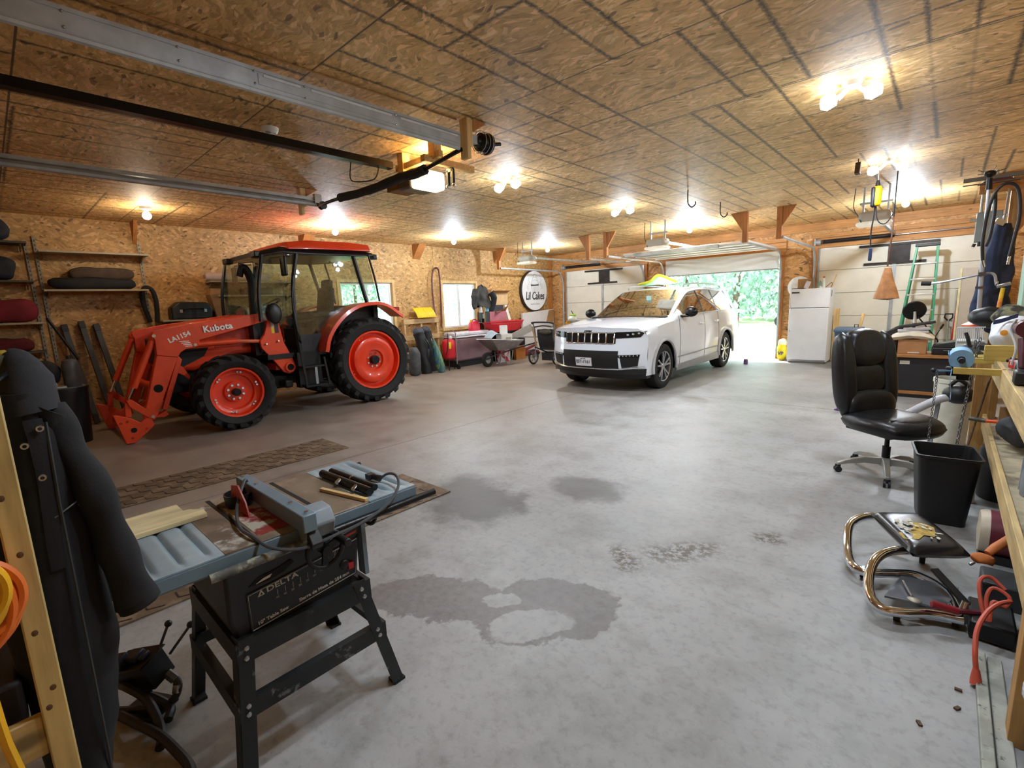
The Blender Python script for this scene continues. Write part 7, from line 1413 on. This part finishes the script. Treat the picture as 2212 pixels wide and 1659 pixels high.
for dx, dy in ((.10, -.10), (-.1, -.1), (0, .12)): B().cyl((-9.15+dx*.8, 7.70+dy*.8, .30), (-9.15+dx*1.4, 7.70+dy*1.4, .0), .013).obj('leg', BLACKM, t)
B().lathe([(.001, -.02), (.07, -.018), (.07, .018), (.001, .02)], (-9.0, 7.86, .071), 'y', 18).obj('wheel', RUBBER, t); B().tube([(-9.05, 7.86, .05), (-9.07, 7.88, .9), (-9.07, 7.80, .98), (-9.15, 7.78, .98)], .014, 7).obj('handle', STEEL, t); B().tube(spline([(-9.15, 7.7, .77), (-9.12, 7.66, .9), (-9.05, 7.6, .85), (-9.0, 7.55, .62), (-9.02, 7.5, .4)], 5), .012, 7).obj('hose', BLACKP, t); B().ball((-9.12, 7.74, .80), .05).obj('gauge', M('gauge_white', '#d8dadc', .4), t)
t = thing('metal_vat', 'long brown metal-clad tub with a bright rim below the window', 'tub', (-9.45, 8.6, 0)); VB = M('vat_bronze', '#94757c', .26, .35, .2, 3)
B().box(-9.72, -9.20, 7.98, 9.3, .16, .76).obj('tub_wall', VB, t, bev=.05, seg=4); B().box(-9.75, -9.17, 7.95, 9.33, .76, .80).obj('rim', M('rim_bright', '#d9d5da', .25, .5), t, bev=.01); B().box(-9.68, -9.25, 8.0, 9.26, .80, .90).obj('lid', M('lid_pale', '#d4cfd6', .4), t, bev=.03); B().box(-9.6, -9.3, 8.1, 9.2, 0, .17).obj('plinth', BLACKP, t)
t = thing('fuel_can', 'red plastic fuel can with a yellow cap on the bright tub lid', 'fuel can', (-9.4, 8.83, .9)); PK = M('can_red', '#d3213f', .4); B().loft([rr(.10, .14, .902, .04), rr(.105, .145, 1.08, .05), rr(.07, .11, 1.15, .04)]).xf(Matrix.Translation((-9.42, 8.86, 0))).obj('can_body', PK, t); B().tube(spline([(-9.42, 8.80, 1.14), (-9.42, 8.83, 1.19), (-9.42, 8.93, 1.19), (-9.42, 8.96, 1.13)], 5), .018, 8).obj('handle', PK, t); B().cyl((-9.42, 8.77, 1.13), (-9.42, 8.74, 1.20), .03).obj('cap', M('cap_yellow', '#e6c21a', .4), t)
# steel rack with a red tray, cartons and a jacket
t = thing('steel_rack', 'light steel rack holding a red tray and cartons beside the window', 'rack', (XL+.3, 9.8, 0)); 
for x in (XL+.05, XL+.36):
    for y in (9.40, 10.55): B().box(x-.02, x+.02, y-.02, y+.02, 0, 1.14 if y > 10 else 1.7).obj('post', M('post_wood', '#b98d55', .6), t)
B().box(XL+.03, XL+.38, 9.38, 10.57, 1.085, 1.11).obj('shelf', STEEL, t); B().box(XL+.03, XL+.38, 9.38, 10.57, .40, .42).obj('shelf', STEEL, t)
def tray(u, v): 
    a = 2*PI*u; e = .75+.25*v; return Vector((-9.26+.20*e*max(-1, min(1, 1.3*math.cos(a))), 9.86+.68*e*max(-1, min(1, 1.3*math.sin(a))), .83+.27*v))
t = thing('red_tray', 'big red plastic wheelbarrow tray held in the steel rack', 'tray', (-9.3, 9.86, .83)); B().grid(tray, 28, 4).loft([[tray(k/28, 0) for k in range(28)], [Vector((-9.26, 9.86, .83)) for k in range(28)]], caps=False).obj('tray_wall', RED, t, solid=.008, smooth=40); B().tube([tray(k/28, 1) for k in range(28)], .016, 6, closed=True).obj('rim', RED, t); B().box(-9.42, -9.10, 9.5, 10.3, .0, .835).obj('stand', BLACKM, t)
t = thing('pink_carton', 'faded pink carton with flaps open on the steel rack', 'box', (-9.5, 9.75, 1.11)); B().box(-9.82, -9.50, 9.43, 10.24, 1.112, 1.385).obj('carton_wall', M('carton_pink', '#b5707a', .8, 0, .08), t, bev=.004); B().slab(lambda u, v: Vector((-9.50+.10*v, 9.78+.45*u, 1.386-.0*u+.16*v-.20*(1-u)*v)), 3, 3, (.004, 0, 0)).obj('flap', M('carton_tan', '#a87a50', .85, 0, .08), t); B().slab(lambda u, v: Vector((-9.83-.02*v, 9.42+.8*u, 1.386+.15*v)), 3, 3, (.004, 0, 0)).obj('flap', BX, t)
t = thing('open_carton', 'tan open carton stacked behind the jacket on the steel rack', 'box', (-9.6, 9.95, 1.5)); B().box(-9.85, -9.55, 9.64, 10.38, 1.56, 1.90).obj('carton_wall', M('carton_light', '#c8a57a', .85, 0, .08), t, bev=.004); B().slab(lambda u, v: Vector((-9.55+.14*v, 9.66+.7*u, 1.90+.06*v)), 3, 3, (0, 0, .004)).obj('flap', BX, t); B().slab(lambda u, v: Vector((-9.68, 9.60+.25*u, 1.9+.10*v)), 2, 2, (.004, 0, 0)).obj('flap', M('carton_dark', '#8b6038', .85), t)
single(B().box(-9.80, -9.56, 9.75, 10.2, 1.389, 1.558), 'dark_books', M('books_dark', '#3c3a44', .7, 0, .3, 20), 'dark stack of folders between the two cartons on the rack', 'folders', bev=.005)
def jk(u, v):
    a = 2*PI*u; z = 2.07-.56*v; w = (.06+.30*v**.5-.08*v)*(1+.12*math.sin(5*a+3*v)); return Vector((-9.30+.45*w*math.cos(a), 9.08+1.15*w*math.sin(a), z-.05*math.sin(a*2)))
t = thing('draped_jacket', 'dark grey jacket draped over the rack post before the window', 'jacket', (-9.3, 9.1, 1.5)); JG = M('jacket_grey', '#3d3b38', .85, 0, .3, 7, bump=.35); B().grid(jk, 30, 16).rough(.035, 7).obj('body', JG, t, smooth=60); B().tube(spline([(-9.2, 8.80, 1.95), (-9.18, 8.70, 1.78), (-9.2, 8.70, 1.60), (-9.22, 8.74, 1.50)], 5), [.10]*6+[.075]*5+[.06]*5, 12).rough(.015, 12).obj('sleeve', JG, t, smooth=60); B().tube(spline([(-9.2, 9.35, 1.9), (-9.17, 9.42, 1.75), (-9.2, 9.40, 1.55), (-9.22, 9.34, 1.42)], 5), [.09]*6+[.08]*5+[.07]*5, 12).rough(.015, 12, 4).obj('sleeve', BKC, t, smooth=60)
for i, (y, c, z0, h, lb) in enumerate(((8.98, '#d9cfc6', 1.38, .22, 'pale tube bottle hanging below the draped jacket'), (9.22, '#79b8d8', 1.40, .20, 'light blue bottle standing below the draped jacket'), (9.02, '#7f9a8c', 1.22, .14, 'green jar on the rack below the draped jacket'))):
    t = thing('bottle', lb, 'bottle', (-9.28, y, z0)); B().lathe([(.001, 0), (.045, 0), (.045, h*.8), (.02, h), (.001, h)], (-9.25, y, z0), 'z', 16).obj('bottle_wall', M('bottle_'+c[1:], c, .35), t); B().cyl((-9.25, y, z0+h), (-9.25, y, z0+h+.03), .02).obj('cap', BLACKP, t)
    B().box(-9.29, -9.21, y-.05, y+.05, 1.112, z0).obj('holder', BLACKP, t)
single(B().beam((-9.52, 10.40, 1.112), (-9.58, 10.28, 1.62), .10, .02, (1, 0, 0)), 'white_board', WHITEP, 'narrow white board leaning at the far end of the rack', 'board')
# wheelbarrow
t = thing('wheelbarrow', 'grey steel wheelbarrow with a black wheel and handles in front of the tub', 'wheelbarrow', (-8.6, 9.0, 0)); WG = M('barrow_grey', '#8c8486', .4, .35, .12)
def wbt(u, v):
    a = 2*PI*u; e = .55+.45*v; ca, sa = max(-1, min(1, 1.35*math.cos(a))), max(-1, min(1, 1.35*math.sin(a))); return Vector((-8.62+.30*e*ca, 9.03+(.62 if sa > 0 else .62)*e*sa+.08*(1-v), .40+.26*v-.05*sa*v))
B().grid(wbt, 32, 5).loft([[wbt(k/32, 0) for k in range(32)], [Vector((-8.62, 9.08, .40)) for k in range(32)]], caps=False).obj('tray', WG, t, solid=.006, smooth=40); B().tube([wbt(k/32, 1) for k in range(32)], .013, 6, closed=True).obj('tray_rim', M('rim_bright', '#d9d5da', .25, .5), t)
for s in (-1, 1):
    B().tube([(-8.62+s*.06, 8.42, .20), (-8.62+s*.14, 8.7, .30), (-8.62+s*.22, 9.5, .42), (-8.62+s*.27, 10.2, .50)], .020, 8).obj('handle', BLACKM, t); B().tube([(-8.62+s*.16, 8.95, .36), (-8.62+s*.20, 9.04, .02), (-8.62+s*.20, 9.20, .015), (-8.62+s*.2, 9.28, .40)], .012, 7).obj('leg', STEEL, t)
B().lathe([(.10, -.035), (.14, -.045), (.18, -.035), (.19, 0), (.18, .035), (.14, .045), (.10, .035)], (-8.62, 8.52, .19), 'x', 28).obj('tyre', RUBBER, t); B().lathe([(.001, -.03), (.105, -.03), (.105, .03), (.001, .03)], (-8.62, 8.52, .19), 'x', 20).cyl((-8.72, 8.52, .19), (-8.52, 8.52, .19), .012).obj('wheel_disc', STEEL, t)
t = thing('white_tub', 'square white pail with print standing in the wheelbarrow', 'pail', (-8.62, 9.2, .42)); B().loft([rr(.14, .16, .42, .04), rr(.15, .18, .80, .04), rr(.14, .17, .80, .04)]).xf(Matrix.Translation((-8.62, 9.18, 0))).obj('tub_wall', WHITEP, t); B().box(-8.469, -8.466, 9.08, 9.28, .60, .72).obj('print_patch', M('print_tan', '#b9ac98', .6), t)
t = thing('paper_roll', 'white paper roll standing on the square pail in the wheelbarrow', 'paper roll', (-8.62, 9.2, .8)); B().lathe([(.03, 0), (.105, 0), (.105, .22), (.03, .22)], (-8.62, 9.16, .803), 'z', 24, caps=False).obj('roll', WHITEP, t)
single(B().slab(lambda u, v: Vector((-8.80+.25*v, 8.62+.46*u, .68+.22*math.sin(PI*(u*.8+.1))*(1-.4*v)+.03*u)), 8, 6, (0, 0, -.006)).rough(.012, 8), 'plastic_sheet', M('sheet_blue', '#a9bccb', .3, 0, .08), 'pale blue bent plastic sheet lying in the wheelbarrow front', 'sheet', smooth=50)
single(B().beam((-8.99, 9.72, .60), (-8.99, 10.75, .88), .20, .08, (1, 0, .2)), 'grey_carton', M('carton_grey', '#8d8883', .8, 0, .06), 'long grey carton leaning between the wheelbarrow and the stroller', 'box', bev=.004)
single(B().cyl((-8.86, 9.60, .68), (-8.84, 10.9, .59), .018), 'steel_pipe', STEEL, 'long bright pipe laid from the tub to the stroller', 'pipe')
single(B().box(-9.08, -8.95, 9.35, 9.75, .0, .34), 'red_white_carton', M('carton_red', '#c9304a', .6, dirt=('#e0dcde', .5, .52, 3)), 'red and white carton on the floor behind the wheelbarrow legs', 'box', bev=.004)
single(B().box(-9.06, -8.95, 10.0, 10.4, .0, .38), 'brown_carton', M('carton_orange', '#b5702e', .8), 'brown carton on the floor under the red tray', 'box', bev=.004)
t = thing('trolley_jack', 'dark red trolley jack on the floor by the left wall', 'jack', (-9.5, 11.0, 0)); JR = M('jack_red', '#7c2226', .5, 0, .15); B().prism([(10.55, .03), (11.6, .03), (11.5, .14), (11.0, .12), (10.7, .10)], 'x', -9.6, -9.35).obj('frame', JR, t, bev=.01); B().beam((-9.47, 10.7, .1), (-9.47, 11.5, .30), .1, .06).obj('lift_arm', JR, t, bev=.01)
for y in (10.62, 11.5): B().cyl((-9.62, y, .035), (-9.33, y, .035), .035).obj('wheel', BLACKM, t)
t = thing('black_machine', 'black motor unit on the floor between the rack and the stroller', 'motor', (-9.5, 10.9, .1)); B().cbox((-9.73, 10.95, .42), (.22, .5, .22)).obj('housing', BLACKM, t, bev=.03); B().cyl((-9.74, 10.95, .0), (-9.74, 10.95, .32), .05).obj('pedestal', BLACKM, t)
single(B().box(XL+.10, XL+.14, 10.95, 11.0, 0, .9), 'white_post', WHITEP, 'short white post standing behind the trolley jack', 'post')
# round shop sign
sg = thing('shop_sign', 'large round white sign with a cupcake emblem hung on the left wall', 'sign', (XL+.06, 11.92, 1.97)); ring_ = []
SC_ = Vector((XL+.07, 11.93, 1.965)); MR = Matrix.Identity(4)
B().lathe([(.001, -.06), (.63, -.06), (.645, -.04), (.645, .035), (.63, .045), (.001, .045)], SC_, 'x', 56).obj('sign_disc', M('sign_edge_shadow', '#2a211d', .5), sg, bev=.004); B().lathe([(.001, .046), (.615, .046), (.615, .052), (.001, .052)], SC_, 'x', 56).obj('sign_face', M('sign_white', '#e9ebee', .35, var=.01), sg)  # dark disc edge stands in for the sign's shadow on the wall
INK = M('sign_ink', '#26262b', .5); GRYK = M('sign_grey_ink', '#a3a6ab', .5)
sx = SC_.x+.0545
def sp_(y, z): return Vector((sx, SC_.y+y, SC_.z+z))
text('Lil Cakes', .34, frame(sp_(0, -.17), (0, 1, 0), (0, 0, 1)), 'sign_lettering', INK, sg, bold=.007, shear=.15, xs=.74); text('BAKERY & SWEETS', .055, frame(sp_(0, -.42), (0, 1, 0), (0, 0, 1)), 'sign_caption', GRYK, sg)
b = B()
for P in ([(-.17, .13), (-.13, -.06), (.13, -.06), (.17, .13)], [(-.10, .12), (-.08, -.05)], [(-.03, .12), (-.025, -.06)], [(.04, .12), (.03, -.06)], [(.11, .12), (.085, -.05)], [(-.19, .20), (-.15, .30), (.0, .34), (.16, .30), (.19, .20)], [(-.14, .31), (-.10, .40), (.02, .43), (.12, .39), (.14, .30)], [(-.08, .42), (-.04, .49), (.02, .53), (.07, .47), (.08, .41)]): b.tube([sp_(y, z) for y, z in P], .005, 4)
b.obj('cupcake_marking', GRYK, sg); B().prism([(SC_.y-.19, SC_.z+.14), (SC_.y+.19, SC_.z+.16), (SC_.y+.20, SC_.z+.21), (SC_.y, SC_.z+.19), (SC_.y-.20, SC_.z+.20)], 'x', sx-.002, sx+.002).obj('cupcake_band', M('band_ink', '#4a4c50', .5), sg)
b = B()
for s in (-1, 1):
    for k in range(5): b.tube([sp_(s*(.30+.06*math.sin(k*1.7)), .05+.07*k), sp_(s*(.34+.05*math.cos(k)), .09+.07*k), sp_(s*(.28+.05*math.cos(k*2)), .12+.07*k)], .004, 4)
b.obj('sprig_marking', GRYK, sg)
# stroller
t = thing('stroller', 'black three-wheeled jogging stroller facing the room beside the white car', 'stroller', (-7.75, 9.7, 0)); SG = M('stroller_grey', '#8f9296', .35, .5, .1)
def whl(c, r, nm='wheel'):
    w = B().lathe([(r-.04, -.02), (r-.02, -.026), (r, 0), (r-.02, .026), (r-.04, .02)], c, 'x', 30).obj('wheel_tyre', RUBBER, t); b = B()
    for k in range(6): a = 2*PI*k/6; b.beam(c, Vector(c)+Vector((0, (r-.035)*math.cos(a), (r-.035)*math.sin(a))), .012, .012, (1, 0, 0))
    b.lathe([(r-.045, -.018), (r-.03, -.018), (r-.03, .018), (r-.045, .018)], c, 'x', 26).cyl(Vector(c)-Vector((.03, 0, 0)), Vector(c)+Vector((.03, 0, 0)), .03); b.obj('spoke', SG, w)
whl((-7.86, 9.45, .20), .20); whl((-7.22, 9.60, .20), .20); whl((-7.50, 10.15, .16), .16)
for s, x, y in ((-1, -7.82, 9.47), (1, -7.26, 9.58)):
    B().tube(spline([(x, y, .20), (x+.02*s, y+.05, .5), (x, y+.02, .85), (x-.02, y-.02, 1.05)], 5), .018, 8).obj('frame_tube', SG, t); B().tube([(x, y, .45), (x-.25*s, y+.55, .18)], .016, 8).obj('frame_tube', BLACKM, t)
B().tube(spline([(-7.84, 9.45, 1.05), (-7.80, 9.36, 1.08), (-7.55, 9.36, 1.09), (-7.30, 9.44, 1.08), (-7.26, 9.54, 1.05)], 6), .022, 8).obj('push_bar', BLACKP, t); B().slab(lambda u, v: Vector((-7.78+.46*u, 9.42+.10*u+.10*v, .98+.03*math.sin(PI*u))), 8, 4, (0, 0, -.03)).obj('parent_tray', M('tray_dark', '#33343a', .4), t)
B().slab(lambda u, v: Vector((-7.76+.42*u, 9.50+.10*u+.12*v*v, .90-.52*v)), 8, 8, (0, .05, 0)).rough(.01, 9).obj('seat_back', GB, t, smooth=60); B().slab(lambda u, v: Vector((-7.76+.42*u, 9.60+.10*u+.35*v, .42-.04*v)), 6, 4, (0, 0, -.05)).obj('seat', GB, t); B().ball((-7.54, 9.55, .84), .15, (1.35, .5, .5), 18, 10).obj('canopy', M('canopy_olive', '#4a473c', .8, 0, .25), t, smooth=60)
B().box(-7.72, -7.34, 9.62, 9.95, .10, .30).rough(.02, 8).obj('basket', GB, t); B().beam((-7.86, 9.43, .98), (-7.74, 9.46, .45), .05, .008, (0, 1, 0)).obj('tan_strap', M('strap_tan', '#a88a60', .7), t)
# white carton, small motorbike
t = thing('white_carton', 'large flat white carton with a brown side leaning behind the stroller', 'box', (-9.3, 12.0, .4)); B().prism([(11.15, .0), (12.70, .0), (12.78, 1.36), (11.20, 1.28)], 'x', -9.76, -9.69).obj('carton_wall', M('carton_white', '#d9d5d6', .7, 0, .04), t, bev=.004); B().prism([(12.35, .93), (12.72, .90), (12.77, 1.34), (12.50, 1.32)], 'x', -9.689, -9.683).obj('brown_panel', BX, t)
t = thing('mini_bike', 'small motorbike with yellow plastics and green white fairing behind the stroller', 'motorbike', (-7.75, 10.9, 0)); YL = M('bike_yellow', '#d79a1c', .4)
def bw(y): B().lathe([(.13, -.05), (.18, -.06), (.23, -.03), (.235, 0), (.23, .03), (.18, .06), (.13, .05)], (-7.55, y, .235), 'x', 26).obj('tyre', RUBBER, t); B().lathe([(.001, -.02), (.14, -.03), (.14, .03), (.001, .02)], (-7.55, y, .235), 'x', 18).obj('wheel_rim', SG, t)
bw(10.65); bw(11.75)
B().tube([(-7.55, 10.65, .235), (-7.55, 10.85, .95)], .03, 8).tube([(-7.55, 10.9, .85), (-7.55, 11.3, .45), (-7.55, 11.75, .25)], .035, 8).tube([(-7.55, 10.95, .85), (-7.55, 11.6, .75)], .03, 8).obj('frame_tube', BLACKM, t); B().cbox((-7.55, 11.2, .45), (.2, .35, .3)).obj('engine', M('engine_grey', '#5c5c5e', .5, .4), t, bev=.03); B().cbox((-7.55, 11.5, .82), (.18, .55, .08)).obj('seat', BLACKP, t, bev=.03)
B().slab(lambda u, v: Vector((-7.68+.10*u, 10.62+.30*u, 1.02-.40*v+.12*u)), 6, 6, (.02, 0, 0)).rough(.01, 9).obj('fender', YL, t); B().ball((-7.58, 10.82, 1.10), .13, (.9, 1, .75), 18, 12).obj('number_shroud', M('shroud_white', '#d5dad4', .35), t, smooth=60); B().ball((-7.58, 10.86, 1.20), .10, (.9, 1.1, .35), 18, 10).obj('shroud_top', M('shroud_green', '#8fb62e', .4), t, smooth=60); B().ball((-7.48, 11.05, .88), .12, (.8, 1.5, .9), 18, 10).obj('fairing', M('fairing_green', '#4f9a2c', .4), t, smooth=60)
B().tube([(-7.85, 10.86, 1.02), (-7.70, 10.9, 1.04), (-7.4, 10.9, 1.04), (-7.25, 10.86, 1.02)], .016, 8).obj('handle_bar', BLACKM, t); B().tube([(-7.57, 10.95, 1.0), (-7.7, 11.05, 1.22), (-7.8, 11.1, 1.32)], .012, 6).obj('lever', BLACKM, t)
